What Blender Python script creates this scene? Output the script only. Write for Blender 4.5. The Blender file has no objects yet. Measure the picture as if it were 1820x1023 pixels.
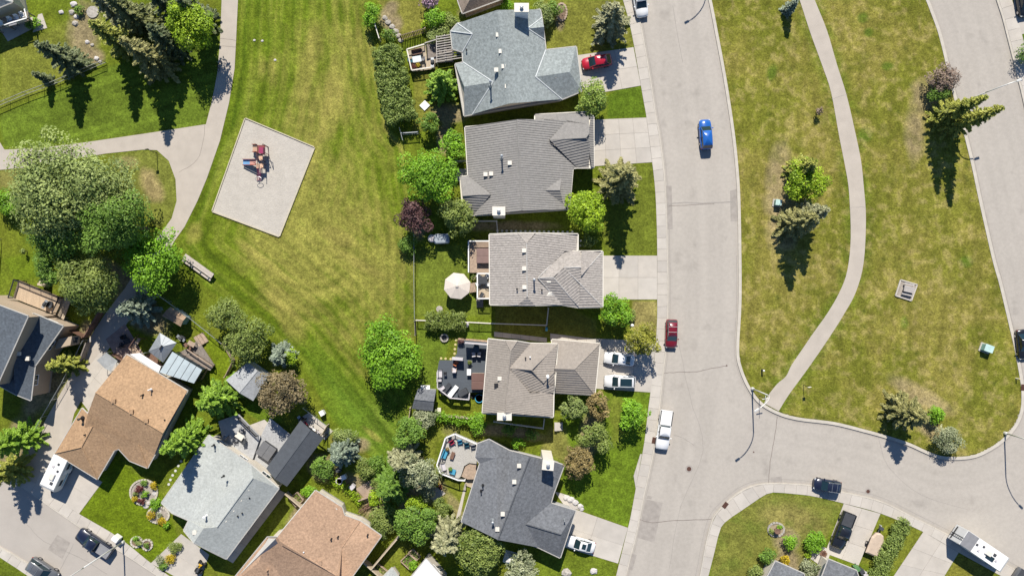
import bpy, bmesh, math, random
import numpy as np
from mathutils import Vector, Matrix
from mathutils.geometry import tessellate_polygon
random.seed(7); rng = np.random.default_rng(11)
C = bpy.context.scene.collection
S = 0.085                      # metres per photo pixel on the ground
H = 1230 * S                   # drone height
CX, CY = 910.0, 511.5

# ---------------------------------------------------------------- camera, sky, sun, exposure
sc = bpy.context.scene
cam = bpy.data.cameras.new('drone_camera'); camo = bpy.data.objects.new('drone_camera', cam); C.objects.link(camo)
camo.location = (0, 0, H); camo.rotation_euler = (0, 0, 0)
cam.sensor_width = 36; cam.lens = 36 * 1230 / 1820; cam.clip_start = 1; cam.clip_end = 3000
sc.camera = camo
SUN_EL, SUN_DRIFT = 45.0, 2.0
w = bpy.data.worlds.new('World'); sc.world = w; w.use_nodes = True
nt = w.node_tree; nt.nodes.clear()
sky = nt.nodes.new('ShaderNodeTexSky'); sky.sky_type = 'NISHITA'; sky.sun_disc = False
sky.sun_elevation = math.radians(SUN_EL); sky.sun_rotation = math.radians(-SUN_DRIFT)
sky.altitude = 1100; sky.dust_density = 0.1; sky.ozone_density = 6.0
bg = nt.nodes.new('ShaderNodeBackground'); bg.inputs['Strength'].default_value = 0.076
wo = nt.nodes.new('ShaderNodeOutputWorld')
nt.links.new(sky.outputs[0], bg.inputs[0]); nt.links.new(bg.outputs[0], wo.inputs[0])
sl = bpy.data.lights.new('sun', 'SUN'); sl.energy = 4.6; sl.angle = math.radians(0.5); sl.color = (1.0, 0.945, 0.85)
so = bpy.data.objects.new('sun', sl); C.objects.link(so)
d_ = Vector((math.sin(math.radians(SUN_DRIFT)), -math.cos(math.radians(SUN_DRIFT)), -math.tan(math.radians(SUN_EL))))
so.rotation_euler = d_.to_track_quat('-Z', 'Y').to_euler(); so.location = (0, 60, 120)
vs = sc.view_settings; vs.view_transform = 'Standard'; vs.look = 'None'; vs.gamma = 1; vs.use_curve_mapping = False
vs.exposure = 0.57

# ---------------------------------------------------------------- helpers
def P(px, py, z=0.0):
    f = (H - z) / H * S
    return Vector(((px - CX) * f, (CY - py) * f, z))

def tag(o, label, cat=None, group=None, kind=None):
    o['label'] = label
    if cat: o['category'] = cat
    if group: o['group'] = group
    if kind: o['kind'] = kind
    return o

def thing(name, label, cat, loc=(0, 0, 0), rz=0.0, group=None):
    o = bpy.data.objects.new(name, None); C.objects.link(o)
    o.location = loc; o.rotation_euler = (0, 0, rz); o.empty_display_size = .3
    return tag(o, label, cat, group)

def kids(o):
    return [c for c in bpy.data.objects if c.parent == o]

def copy_tree(o, parent=None, depth=0, kidmap=None):
    c = o.copy(); C.objects.link(c)
    if parent: c.parent = parent
    for ch in o.children: copy_tree(ch, c)
    return c

class MB:
    """collects faces, then becomes one mesh object"""
    def __init__(s, org=(0, 0, 0)):
        s.v = []; s.f = []; s.m = []; s.o = Vector(org); s.k = 0
    def add(s, vs_, fs):
        b = len(s.v)
        for p in vs_: s.v.append((p[0] - s.o.x, p[1] - s.o.y, p[2] - s.o.z))
        for f in fs: s.f.append(tuple(b + i for i in f)); s.m.append(s.k)
        return s
    def poly(s, pts):
        return s.add(pts, [tuple(range(len(pts)))])
    def prism(s, pts, z0, z1, bottom=False):
        n = len(pts)
        a = sum(pts[i][0] * pts[(i + 1) % n][1] - pts[(i + 1) % n][0] * pts[i][1] for i in range(n))
        if a < 0: pts = pts[::-1]
        V = [(p[0], p[1], z0) for p in pts] + [(p[0], p[1], z1) for p in pts]
        F = [tuple(range(n, 2 * n))] + [(i, (i + 1) % n, n + (i + 1) % n, n + i) for i in range(n)]
        if bottom: F.append(tuple(range(n - 1, -1, -1)))
        return s.add(V, F)
    def box(s, c, size, rz=0.0, tilt=None):
        x, y, z = size[0] / 2, size[1] / 2, size[2] / 2
        M = Matrix.Rotation(rz, 3, 'Z')
        if tilt is not None: M = M @ tilt
        V = [M @ Vector((a * x, b * y, e * z)) + Vector(c) for e in (-1, 1) for b in (-1, 1) for a in (-1, 1)]
        return s.add(V, [(0, 2, 3, 1), (4, 5, 7, 6), (0, 1, 5, 4), (2, 6, 7, 3), (0, 4, 6, 2), (1, 3, 7, 5)])
    def beam(s, a, b, w_, h_):
        """box from a to b, top at a.z"""
        a = Vector(a); b = Vector(b); d = b - a
        L = d.length
        if L < 1e-5: return s
        rz = math.atan2(d.y, d.x); el = math.atan2(d.z, math.hypot(d.x, d.y))
        c = (a + b) / 2
        return s.box(c, (L, w_, h_), rz, Matrix.Rotation(-el, 3, 'Y'))
    def tube(s, pts, r, n=6, cap=True):
        pts = [Vector(p) for p in pts]
        rs = r if isinstance(r, (list, tuple)) else [r] * len(pts)
        V = []; F = []
        for i, p in enumerate(pts):
            d = (pts[min(i + 1, len(pts) - 1)] - pts[max(i - 1, 0)])
            if d.length < 1e-6: d = Vector((0, 0, 1))
            d.normalize()
            u = d.cross(Vector((0, 0, 1)))
            if u.length < .05: u = d.cross(Vector((1, 0, 0)))
            u.normalize(); q = d.cross(u)
            for k in range(n):
                a = 2 * math.pi * k / n
                V.append(p + (u * math.cos(a) + q * math.sin(a)) * rs[i])
        for i in range(len(pts) - 1):
            for k in range(n):
                F.append((i * n + k, i * n + (k + 1) % n, (i + 1) * n + (k + 1) % n, (i + 1) * n + k))
        if cap:
            F.append(tuple(range(n - 1, -1, -1))); F.append(tuple((len(pts) - 1) * n + k for k in range(n)))
        return s.add(V, F)
    def lathe(s, c, prof, n=12, sx=1, sy=1):
        V = []; F = []
        for (r, z) in prof:
            for k in range(n):
                a = 2 * math.pi * k / n
                V.append((c[0] + r * sx * math.cos(a), c[1] + r * sy * math.sin(a), c[2] + z))
        m = len(prof)
        for i in range(m - 1):
            for k in range(n):
                F.append((i * n + k, i * n + (k + 1) % n, (i + 1) * n + (k + 1) % n, (i + 1) * n + k))
        F.append(tuple(range(n - 1, -1, -1))); F.append(tuple((m - 1) * n + k for k in range(n)))
        return s.add(V, F)
    def build(s, name, mats, parent=None, smooth=False, kind=None, bevel=0):
        me = bpy.data.meshes.new(name); me.from_pydata(s.v, [], s.f); me.update()
        for m in (mats if isinstance(mats, (list, tuple)) else [mats]): me.materials.append(m)
        if any(s.m): me.polygons.foreach_set('material_index', s.m)
        if smooth: me.polygons.foreach_set('use_smooth', [True] * len(me.polygons))
        o = bpy.data.objects.new(name, me); C.objects.link(o)
        if parent is not None: o.parent = parent
        else: o.location = s.o
        if kind: o['kind'] = kind
        if bevel:
            b = o.modifiers.new('b', 'BEVEL'); b.width = bevel; b.segments = 2; b.limit_method = 'ANGLE'
        return o

def px_poly(pts, z=0): return [P(x, y, z) for x, y in pts]

def catmull(pts, n=6):
    out = []
    q = [pts[0]] + list(pts) + [pts[-1]]
    for i in range(1, len(q) - 2):
        p0, p1, p2, p3 = [np.array(a, float) for a in q[i - 1:i + 3]]
        for k in range(n):
            t = k / n
            out.append(tuple(.5 * (2 * p1 + (p2 - p0) * t + (2 * p0 - 5 * p1 + 4 * p2 - p3) * t * t + (3 * p1 - p0 - 3 * p2 + p3) * t ** 3)))
    out.append(tuple(pts[-1])); return out

def resample(pts, step):
    pts = [np.array(p[:2], float) for p in pts]
    L = [0]
    for a, b in zip(pts, pts[1:]): L.append(L[-1] + np.linalg.norm(b - a))
    n = max(1, int(round(L[-1] / step)))
    out = []
    for k in range(n + 1):
        t = L[-1] * k / n
        i = min(len(L) - 2, max(0, int(np.searchsorted(L, t)) - 1))
        f = (t - L[i]) / max(1e-9, L[i + 1] - L[i])
        out.append(pts[i] + (pts[i + 1] - pts[i]) * f)
    return out

def normals2(pts):
    out = []
    for i in range(len(pts)):
        a = np.array(pts[max(0, i - 1)]); b = np.array(pts[min(len(pts) - 1, i + 1)])
        d = b - a; d = d / max(1e-9, np.linalg.norm(d)); out.append(np.array([-d[1], d[0]]))
    return out

def ribbon(mb, pts, a, b, z, zb=None, closed=False):
    """strip between offsets a and b (m) of a world polyline; zb gives side walls down to zb"""
    ns = normals2(pts)
    A = [np.array(p[:2]) + n * a for p, n in zip(pts, ns)]; B = [np.array(p[:2]) + n * b for p, n in zip(pts, ns)]
    n = len(pts); V = [(p[0], p[1], z) for p in A] + [(p[0], p[1], z) for p in B]
    sg = 1 if a > b else -1
    def o_(f): return f if sg < 0 else f[::-1]
    F = [o_((i, n + i, n + i + 1, i + 1))[::-1] for i in range(n - 1)]
    if zb is not None:
        V += [(p[0], p[1], zb) for p in A] + [(p[0], p[1], zb) for p in B]
        F += [(i, i + 1, 2 * n + i + 1, 2 * n + i) for i in range(n - 1)] + [(n + i, 3 * n + i, 3 * n + i + 1, n + i + 1) for i in range(n - 1)]
    mb.add(V, F); return mb

def inside(poly, X, Y):
    r = np.zeros(X.shape, bool); n = len(poly)
    for i in range(n):
        x0, y0 = poly[i][:2]; x1, y1 = poly[(i + 1) % n][:2]
        if y0 == y1: continue
        c = ((Y < y0) != (Y < y1)) & (X < (x1 - x0) * (Y - y0) / (y1 - y0) + x0)
        r ^= c
    return r

def dist_line(pts, X, Y, closed=False):
    D = np.full(X.shape, 1e9)
    q = list(pts) + ([pts[0]] if closed else [])
    for a, b in zip(q, q[1:]):
        ax, ay = a[:2]; dx, dy = b[0] - ax, b[1] - ay; L = dx * dx + dy * dy
        if L < 1e-9: continue
        t = np.clip(((X - ax) * dx + (Y - ay) * dy) / L, 0, 1)
        D = np.minimum(D, np.hypot(X - ax - t * dx, Y - ay - t * dy))
    return D

# ---------------------------------------------------------------- materials
MATS = {}
def mat(name, col, rough=.8, metal=0, var=.12, scale=1.5, fine=.08, fscale=18, bump=0.0, bscale=30, coat=0, col2=None, stretch=None, macro=.05, spec=.4):
    """procedural surface: base colour broken up by two noises, fine relief"""
    if name in MATS: return MATS[name]
    m = bpy.data.materials.new(name); m.use_nodes = True; t = m.node_tree; N = t.nodes; L = t.links
    b = N['Principled BSDF']
    b.inputs['Roughness'].default_value = rough; b.inputs['Metallic'].default_value = metal
    b.inputs['Specular IOR Level'].default_value = spec
    if coat: b.inputs['Coat Weight'].default_value = coat; b.inputs['Coat Roughness'].default_value = .06
    g = N.new('ShaderNodeNewGeometry'); src = g.outputs['Position']
    if stretch:
        mp = N.new('ShaderNodeMapping'); mp.inputs['Scale'].default_value = stretch[:3]
        if len(stretch) > 3: mp.inputs['Rotation'].default_value = (0, 0, stretch[3])
        L.new(src, mp.inputs[0]); src = mp.outputs[0]
    n1 = N.new('ShaderNodeTexNoise'); n1.inputs['Scale'].default_value = scale; n1.inputs['Detail'].default_value = 5
    n2 = N.new('ShaderNodeTexNoise'); n2.inputs['Scale'].default_value = fscale; n2.inputs['Detail'].default_value = 3
    L.new(src, n1.inputs['Vector']); L.new(src, n2.inputs['Vector'])
    c = N.new('ShaderNodeValToRGB'); c.color_ramp.elements[0].position = .3; c.color_ramp.elements[1].position = .7
    c2 = col2 or tuple(min(1, x * (1 + var)) for x in col)
    c.color_ramp.elements[0].color = (*[x * (1 - var) for x in col], 1) if not col2 else (*col, 1)
    c.color_ramp.elements[1].color = (*c2, 1)
    L.new(n1.outputs['Fac'], c.inputs[0])
    mr = N.new('ShaderNodeMapRange'); mr.inputs['From Min'].default_value = .25; mr.inputs['From Max'].default_value = .75
    mr.inputs['To Min'].default_value = 1 - fine; mr.inputs['To Max'].default_value = 1 + fine
    L.new(n2.outputs['Fac'], mr.inputs[0])
    mx = N.new('ShaderNodeMix'); mx.data_type = 'RGBA'; mx.blend_type = 'MULTIPLY'; mx.inputs['Factor'].default_value = 1
    L.new(c.outputs[0], mx.inputs['A']); L.new(mr.outputs[0], mx.inputs['B']); res = mx.outputs['Result']
    if macro:
        n4 = N.new('ShaderNodeTexNoise'); n4.inputs['Scale'].default_value = .33; n4.inputs['Detail'].default_value = 6; n4.inputs['Roughness'].default_value = .65; L.new(g.outputs['Position'], n4.inputs['Vector'])
        m4 = N.new('ShaderNodeMapRange'); m4.inputs['From Min'].default_value = .3; m4.inputs['From Max'].default_value = .7; m4.inputs['To Min'].default_value = 1 - macro; m4.inputs['To Max'].default_value = 1 + macro; L.new(n4.outputs['Fac'], m4.inputs[0])
        m5 = N.new('ShaderNodeMix'); m5.data_type = 'RGBA'; m5.blend_type = 'MULTIPLY'; m5.inputs['Factor'].default_value = 1; L.new(res, m5.inputs['A']); L.new(m4.outputs[0], m5.inputs['B']); res = m5.outputs['Result']
    L.new(res, b.inputs['Base Color'])
    if bump:
        n3 = N.new('ShaderNodeTexNoise'); n3.inputs['Scale'].default_value = bscale; n3.inputs['Detail'].default_value = 3
        L.new(src, n3.inputs['Vector'])
        bp = N.new('ShaderNodeBump'); bp.inputs['Strength'].default_value = 1; bp.inputs['Distance'].default_value = bump
        L.new(n3.outputs['Fac'], bp.inputs['Height']); L.new(bp.outputs[0], b.inputs['Normal'])
    MATS[name] = m; return m

def leaf_mat(name, dark, light, trans=.18):
    if name in MATS: return MATS[name]
    m = bpy.data.materials.new(name); m.use_nodes = True; t = m.node_tree; N = t.nodes; L = t.links
    b = N['Principled BSDF']; b.inputs['Roughness'].default_value = .55; b.inputs['Specular IOR Level'].default_value = .3
    a = N.new('ShaderNodeAttribute'); a.attribute_name = 'tint'
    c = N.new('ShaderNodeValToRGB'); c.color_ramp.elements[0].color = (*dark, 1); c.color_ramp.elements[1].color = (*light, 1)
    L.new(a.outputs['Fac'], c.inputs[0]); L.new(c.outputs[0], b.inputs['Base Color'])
    tr = N.new('ShaderNodeBsdfTranslucent'); L.new(c.outputs[0], tr.inputs[0])
    mx = N.new('ShaderNodeMixShader'); mx.inputs[0].default_value = trans
    L.new(b.outputs[0], mx.inputs[1]); L.new(tr.outputs[0], mx.inputs[2]); L.new(mx.outputs[0], N['Material Output'].inputs[0])
    MATS[name] = m; return m

M_conc = mat('concrete_slab', (.455, .415, .365), .9, var=.05, scale=.9, fine=.05, bump=.004, macro=.07)
M_conc2 = mat('concrete_pale', (.475, .437, .388), .9, var=.05, scale=.8, fine=.05, bump=.004, macro=.07)
M_conc3 = mat('concrete_grey', (.43, .395, .352), .9, var=.06, scale=.7, fine=.05, bump=.004)
M_kerb = mat('kerb_concrete', (.47, .43, .37), .9, var=.09, scale=1.2, fine=.06, bump=.004)
M_path = mat('path_asphalt', (.42, .372, .318), .92, var=.06, scale=.6, fine=.06, fscale=30, bump=.004)
M_sand = mat('play_sand', (.435, .40, .35), .95, var=.05, scale=.9, fine=.10, fscale=7, bump=.035, bscale=4)
M_wood = mat('bare_wood', (.36, .27, .20), .8, var=.18, scale=3, fine=.1, bump=.004)
M_wood_pale = mat('pale_wood', (.46, .38, .28), .8, var=.15, scale=3, bump=.004)
M_wood_brown = mat('brown_wood', (.17, .095, .065), .7, var=.2, scale=3, bump=.004)
M_wood_grey = mat('weathered_wood', (.22, .19, .165), .85, var=.2, scale=3, bump=.004)
M_white = mat('white_paint', (.78, .77, .75), .5, var=.03)
M_trim = mat('pale_eave_paint', (.44, .42, .385), .6, var=.05)
M_offwhite = mat('cream_paint', (.66, .62, .54), .6, var=.05)
M_metal = mat('galvanised_metal', (.42, .44, .45), .4, .6, var=.08)
M_lamp = mat('lamp_post_paint', (.62, .61, .58), .4, .2, var=.04)
M_dark = mat('black_plastic', (.018, .018, .02), .5, var=.1)
M_rubber = mat('tyre_rubber', (.016, .016, .017), .85, var=.15)
M_rim = mat('alloy_rim', (.5, .5, .52), .3, .9, var=.04)
M_glass = mat('window_glass', (.02, .035, .045), .06, var=.05, spec=.8)
M_cglass = mat('car_glass', (.012, .03, .038), .05, var=.05, spec=.8)
M_mulch = mat('bark_mulch', (.17, .115, .08), .95, var=.3, scale=4, fine=.3, fscale=9, bump=.03, bscale=12)
M_gravel = mat('pea_gravel', (.33, .29, .25), .95, var=.2, scale=3, fine=.25, fscale=9, bump=.03, bscale=12)
M_rock = mat('garden_rock', (.36, .33, .29), .9, var=.25, scale=3, fine=.15, bump=.03, bscale=6)
M_trunk = mat('tree_bark', (.11, .085, .065), .9, var=.25, scale=3, bump=.02, bscale=9)
M_blue = mat('blue_fabric', (.06, .28, .42), .8, var=.1)
M_teal = mat('dark_teal_fabric', (.015, .10, .14), .8, var=.1)
M_crim = mat('crimson_fabric', (.30, .02, .05), .8, var=.1)
M_grey = mat('mid_grey_fabric', (.22, .22, .23), .8, var=.1)
M_lgrey = mat('pale_grey_fabric', (.50, .47, .48), .85, var=.06)
M_dgrey = mat('charcoal_fabric', (.05, .053, .06), .8, var=.12)
M_iron = mat('rusty_iron', (.12, .06, .045), .7, .5, var=.25, scale=8)
# ================================================================ ground, roads, paths
W_EDGE = [(1115,-60),(1131,0),(1142,57),(1152,113),(1160,162),(1167,209),(1173,240),(1180,295),(1183,333),(1185,372),(1187,454),(1188,505),(1187,567),(1184,622),(1179,663),(1175,705),(1169,755),(1163,799),(1154,842),(1144,886),(1132,947),(1123,983),(1114,1019),(1098,1085)]
W_IN = [(1092,-60),(1107,0),(1117,35),(1126,77),(1135,129),(1144,181),(1149,209),(1159,288),(1163,322),(1166,366),(1168,443),(1168,530),(1167.5,576),(1163,640),(1156.5,693),(1151,735),(1147,771),(1142,804),(1130,867),(1121,916),(1116,937),(1095,1022),(1080,1085)]
MED = [(1250,-60),(1264,0),(1276,61),(1289,131),(1297,180),(1305,235),(1311,290),(1315,350),(1317,454),(1317,540),(1313,620),(1318,653),(1333,688),(1353,714),(1384,732),(1420,742),(1483,750),(1540,764),(1576,774),(1616,787),(1647,801),(1672,810),(1702,812),(1733,808),(1761,795),(1784,778),(1804,754),(1814,729),(1816,703),(1814,677),(1804,622),(1789,557),(1776,503),(1764,460),(1741,359),(1727,293),(1713,236),(1700,190),(1690,150),(1679,103),(1673,78),(1666,53),(1655,23),(1646,0),(1622,-60)]
NE_E = [(1752,-60),(1771,0),(1781,31),(1790,66),(1799,101),(1809,141),(1814,160),(1823,200),(1838,260),(1858,340),(1880,450)]
S_EDGE = [(1228,1085),(1244,1019),(1254,966),(1266,922),(1285,898),(1315,873),(1344,861),(1372,858),(1410,859),(1444,862),(1500,874),(1566,890),(1632,922),(1704,958),(1770,992),(1830,1025),(1890,1062)]
S_IN = [(1243,1085),(1259,1023),(1270,980),(1278,947),(1288,928),(1325,902),(1363,877),(1385,875),(1410,877),(1444,881),(1500,894),(1566,912),(1640,944),(1704,981),(1760,1012),(1820,1046),(1880,1080)]
BIG = W_EDGE + S_EDGE + [(2050,1085),(2050,450)] + NE_E[::-1]
SW_N = [(-60,796),(0,838),(60,880),(99,908),(154,945),(200,972),(250,1004),(300,1038),(350,1075)]
SW_NI = [(-40,788),(20,832),(75,866),(110,892),(140,912),(211,954),(266,998),(312,1030),(365,1068)]
SW_S = [(-60,930),(0,971),(30,988),(75,1018),(150,1075)]
SW_SI = [(-60,948),(0,990),(22,1004),(60,1030),(130,1080)]
SWP = SW_N + SW_S[::-1]
PATH_L = [(394,-40),(394,0),(391,76),(386,132),(376,183),(366,221)]
PATH = [(394,-40),(394,0),(391,76),(386,132),(376,183),(366,221),(300,231),(254,238),(145,254),(74,263),(8,266),(-2,250),(-30,235),(-30,306),(0,302),(40,298),(188,273),(254,266),(279,267),(300,286),(312,319),(314,357),(305,388),(287,413),(258,455),(222,512),(188,556),(158,602),(119,678),(69,767),(30,838),(75,872),(112,812),(132,734),(142,716),(150,701),(183,634),(224,577),(262,520),(290,466),(310,428),(328,403),(351,357),(368,316),(391,250),(396,229),(407,183),(417,122),(419,84),(423,0),(423,-40)]
EP_L = [(1405,-40),(1421,0),(1440,58),(1460,113),(1477,164),(1491,240),(1503,301),(1509,342),(1512,421),(1506,480),(1492,519),(1470,557),(1445,592),(1426,620),(1407,648),(1397,668),(1382,681),(1366,701),(1358,716)]
EP_R = [(1433,-40),(1448,0),(1470,55),(1487,113),(1504,167),(1518,226),(1530,284),(1535,330),(1539,387),(1535,466),(1521,519),(1500,558),(1480,590),(1460,620),(1432,660),(1402,701),(1384,730)]

# ---- colour of the lawns, on a fine grid (dry patches, mown stripes, beds)
step = 3
gx = np.arange(-90, 1911, step, dtype=float); gy = np.arange(-90, 1114, step, dtype=float)
X, Y = np.meshgrid(gx, gy)
def vnoise(cell, seed, octv=4):
    r = np.random.default_rng(seed); out = np.zeros(X.shape); amp = 1; tot = 0
    for o in range(octv):
        c = cell / 2 ** o
        nx, ny = int(2300 / c) + 3, int(1500 / c) + 3
        g = r.random((ny, nx)); u = (X + 120) / c; v = (Y + 120) / c
        i = u.astype(int); j = v.astype(int); fu = u - i; fv = v - j
        fu = fu * fu * (3 - 2 * fu); fv = fv * fv * (3 - 2 * fv)
        out += amp * ((g[j, i] * (1 - fu) + g[j, i + 1] * fu) * (1 - fv) + (g[j + 1, i] * (1 - fu) + g[j + 1, i + 1] * fu) * fv)
        tot += amp; amp *= .55
    return out / tot
nA, nB, nC, nD = vnoise(150, 1), vnoise(60, 2), vnoise(22, 3), vnoise(9, 4, 2)
def soft(poly, wid=5):
    d = dist_line(poly, X, Y, True); s = np.where(inside(poly, X, Y), d, -d)
    return np.clip(s / wid + .5, 0, 1)
def blob(x, y, rx, ry, rot=0):
    c, s_ = math.cos(rot), math.sin(rot); dx, dy = X - x, Y - y
    u = (dx * c + dy * s_) / rx; v = (-dx * s_ + dy * c) / ry
    return np.clip(1.35 - (u * u + v * v) - 1.1 * (nC - .5) - .9 * (nB - .5), 0, 1)
LUSH, PARK, MEDC, TAN, DIRT = [np.array(c) for c in ((.085,.135,.007), (.112,.148,.012), (.172,.167,.027), (.27,.235,.060), (.25,.195,.115))]
col = np.zeros(X.shape + (3,)); col[:] = PARK
def lay(c, a): 
    global col
    col = col * (1 - a[..., None]) + np.array(c) * a[..., None]
# private lots: yellowish mix
lay((.135,.150,.016), np.clip((nB - .35) * 2, 0, .9))
# --- park field, mown in swathes that follow its left side
field = [(424,-60),(424,0),(418,120),(396,235),(368,320),(312,430),(322,470),(380,520),(480,590),(545,660),(590,745),(650,800),(700,860),(725,760),(735,600),(738,440),(716,260),(690,230),(660,60),(640,-60)]
left = [(424,-60),(424,0),(418,120),(396,235),(345,370),(318,430),(345,478),(430,545),(520,620),(600,720),(690,830)]
fm = soft(field, 6)
u = dist_line(left, X, Y) + 7 * (nA - .5)
right = [(640,-60),(660,60),(690,230),(716,260),(738,440),(735,600),(725,760)]
u2 = dist_line(right, X, Y) + 8 * (nA - .5)
st = np.sin(u * 2 * math.pi / 21) * .5 + np.sin(u * 2 * math.pi / 8.5 + 1) * .25
st2 = np.sin(u2 * 2 * math.pi / 18) * .5 + np.sin(np.hypot(X - 560, (Y - 470) * .8) * 2 * math.pi / 13) * .35 * np.exp(-((X - 560) / 120) ** 2 - ((Y - 490) / 120) ** 2)
fld = np.clip(.62 * st * np.exp(-u / 230) + .5 * st2 * np.exp(-u2 / 120), -1, 1)
fine_ = vnoise(16, 9, 3)
lay((.108,.150,.010), fm)
dry = (nB - .5) * 1.2 + (nA - .5) * 1.3 + .42 * np.exp(-((X - 590) / 95) ** 2 - ((Y - 250) / 190) ** 2) + .5 * np.exp(-((X - 545) / 150) ** 2 - ((Y - 490) / 120) ** 2) + .25 * np.exp(-((X - 690) / 30) ** 2 - ((Y - 430) / 160) ** 2) - .45 * np.exp(-((u - 10) / 28) ** 2) + .05 + .50 * fld
lay(TAN, np.clip(dry * 1.0 - .08, 0, .62) * fm)
lay((.058,.112,.006), np.clip(.62 * np.clip(-fld, 0, 1) + .5 * np.clip(-dry, 0, 1), 0, .75) * fm)
lay((.085,.15,.014), soft([(560,620),(640,700),(720,700),(722,770),(680,860),(600,760)], 60) * .7 * fm)
for b in ((535,300,20,60,.5),(600,420,35,14,.4),(470,470,60,12,.7),(640,470,60,10,.5),(510,560,20,60,-.5),(545,120,18,80,.2),(590,170,18,90,.15),(600,790,30,12,.9),(660,770,24,6,.7),(345,415,14,22,.4)):
    lay(TAN, blob(*b) * .55)
# --- triangle lawns left of the path
lay((.105,.155,.016), soft([(0,205),(110,155),(195,118),(390,60),(386,132),(366,221),(254,236),(74,261),(8,262),(0,225)], 6) * .9)
lay((.165,.175,.03), soft([(0,60),(60,70),(130,30),(190,100),(100,150),(0,190)], 12) * .7)
tri = soft([(190,276),(254,268),(279,269),(300,288),(312,319),(313,357),(303,388),(280,405),(200,320)], 4)
lay((.15,.165,.03), tri); lay((.30,.23,.11), blob(268,330,20,30,-.5) * tri * .8); lay((.30,.24,.12), blob(225,290,20,12,0) * tri * .5); lay((.22,.2,.06), blob(20,320,45,20) * .8)
# --- island of lawn in the middle of the roads, dry and mottled
mm = soft(MED, 4)
lay(MEDC, mm)
lay((.25,.203,.055), np.clip((nB - .45) * 1.5 + (nA - .5) * 1.5, 0, .35) * mm)
lay((.125,.142,.014), np.clip((.5 - nB) * 2.0 + (.5 - nA) * 1.6 + np.clip((Y - 480) / 500, 0, .35), 0, .5) * mm)
dpath = dist_line(EP_L + EP_R[::-1], X, Y, True)
lay((.10,.15,.014), np.exp(-(dpath / 12) ** 2) * .55 * mm * (nC > .42))
rr = np.random.default_rng(5)
for k in range(150):
    x, y = rr.uniform(1270, 1800), rr.uniform(0, 800); r = rr.uniform(1.8, 4.5)
    lay((.06,.085,.014), np.exp(-((X - x) ** 2 + (Y - y) ** 2) / r ** 2) * .6 * mm)
for b in ((1372,130,10,18,.2),(1533,32,10,10,0),(1543,58,8,8,0),(1577,118,12,8,0),(1536,240,14,14,.4),(1718,465,12,10,0),(1607,572,8,14,0)): lay((.075,.135,.012), blob(*b) * .75 * mm)
for b in ((1382,330,24,75,.1),(1395,395,30,60,.2),(1625,240,18,55,0),(1650,170,30,30,.2),(1640,705,60,18,.5),(1660,765,40,16,.5)): lay((.30,.235,.13), blob(*b) * .8 * mm)
# --- private lawns
def lawn(p, c, a=.85, w=4): lay(c, soft(p, w) * a)
lawn([(1095,160),(1139,152),(1149,209),(1080,211),(1080,170)], (.08,.135,.010)); 
lawn([(965,0),(1107,0),(1126,82),(1030,98),(965,88)], (.165,.165,.03)); lawn([(1105,300),(1159,290),(1168,450),(1080,452),(1060,380)], (.12,.145,.018))
lawn([(1125,535),(1168,535),(1168,600),(1120,585)], (.26,.215,.08)); lawn([(1060,570),(1010,545),(880,545),(880,600),(1060,600)], (.15,.155,.03))
lawn([(1000,700),(1156,695),(1147,771),(1130,867),(1116,936),(1040,908),(1000,880)], (.105,.165,.012)); lawn([(960,985),(1058,990),(1096,1002),(1085,1060),(960,1060)], (.12,.16,.014))
lay((.17,.18,.03), blob(1095,740,16,50) * .6); lay((.19,.17,.05), soft([(975,760),(1005,760),(1020,830),(960,800)], 8) * .7)
lawn([(670,0),(752,0),(768,45),(757,58),(715,72)], (.185,.175,.035)); lawn([(735,90),(770,85),(780,180),(760,230),(735,235)], (.17,.17,.03))
lawn([(742,440),(872,430),(872,560),(742,562)], (.13,.165,.022)); lawn([(742,575),(880,572),(880,600),(800,600),(780,690),(742,690)], (.105,.155,.016))
lawn([(755,760),(860,755),(850,785),(775,785),(778,850),(832,850),(825,930),(780,880),(750,820)], (.15,.17,.022))
lay(DIRT, blob(812,905,10,30,-.5) * .6); lay(DIRT, blob(800,765,16,12,0) * .3)
lawn([(345,570),(400,620),(425,650),(380,690),(365,690),(378,640)], (.125,.175,.008)); lawn([(5,460),(100,440),(85,490),(30,500)], (.115,.165,.01))
lawn([(170,820),(205,805),(225,830),(290,880),(330,990),(300,1015),(266,996),(141,911)], (.108,.155,.006)); lawn([(300,860),(330,800),(345,800)], (.11,.16,.01))
lawn([(455,715),(500,745),(480,760),(420,720)], (.10,.16,.012)); lawn([(545,735),(585,755),(575,765),(540,750)], (.10,.16,.012)); lawn([(505,880),(545,880),(540,910),(480,990),(440,1010)], (.13,.155,.02))
lawn([(0,985),(20,1003),(50,1023),(0,1040)], (.10,.13,.012)); lawn([(690,960),(730,965),(735,1000),(690,1000)], (.15,.17,.022))
SOUTH = [(1259,1040),(1278,947),(1284,932),(1363,877),(1444,882),(1499,895),(1465,965),(1440,990),(1410,1023)]
lawn(SOUTH, (.165,.165,.035)); lay((.25,.205,.07), blob(1405,925,60,30,.2) * .6); lay((.105,.14,.02), np.clip((.5 - nC) * 3, 0, .6) * soft(SOUTH))
lawn([(1565,913),(1640,944),(1592,1015),(1530,1000)], (.15,.165,.02)); lawn([(1704,983),(1760,1012),(1760,1060),(1670,1040)], (.19,.175,.03)); lawn([(1808,64),(1850,55),(1850,100),(1815,120)], (.08,.14,.012))
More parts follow.
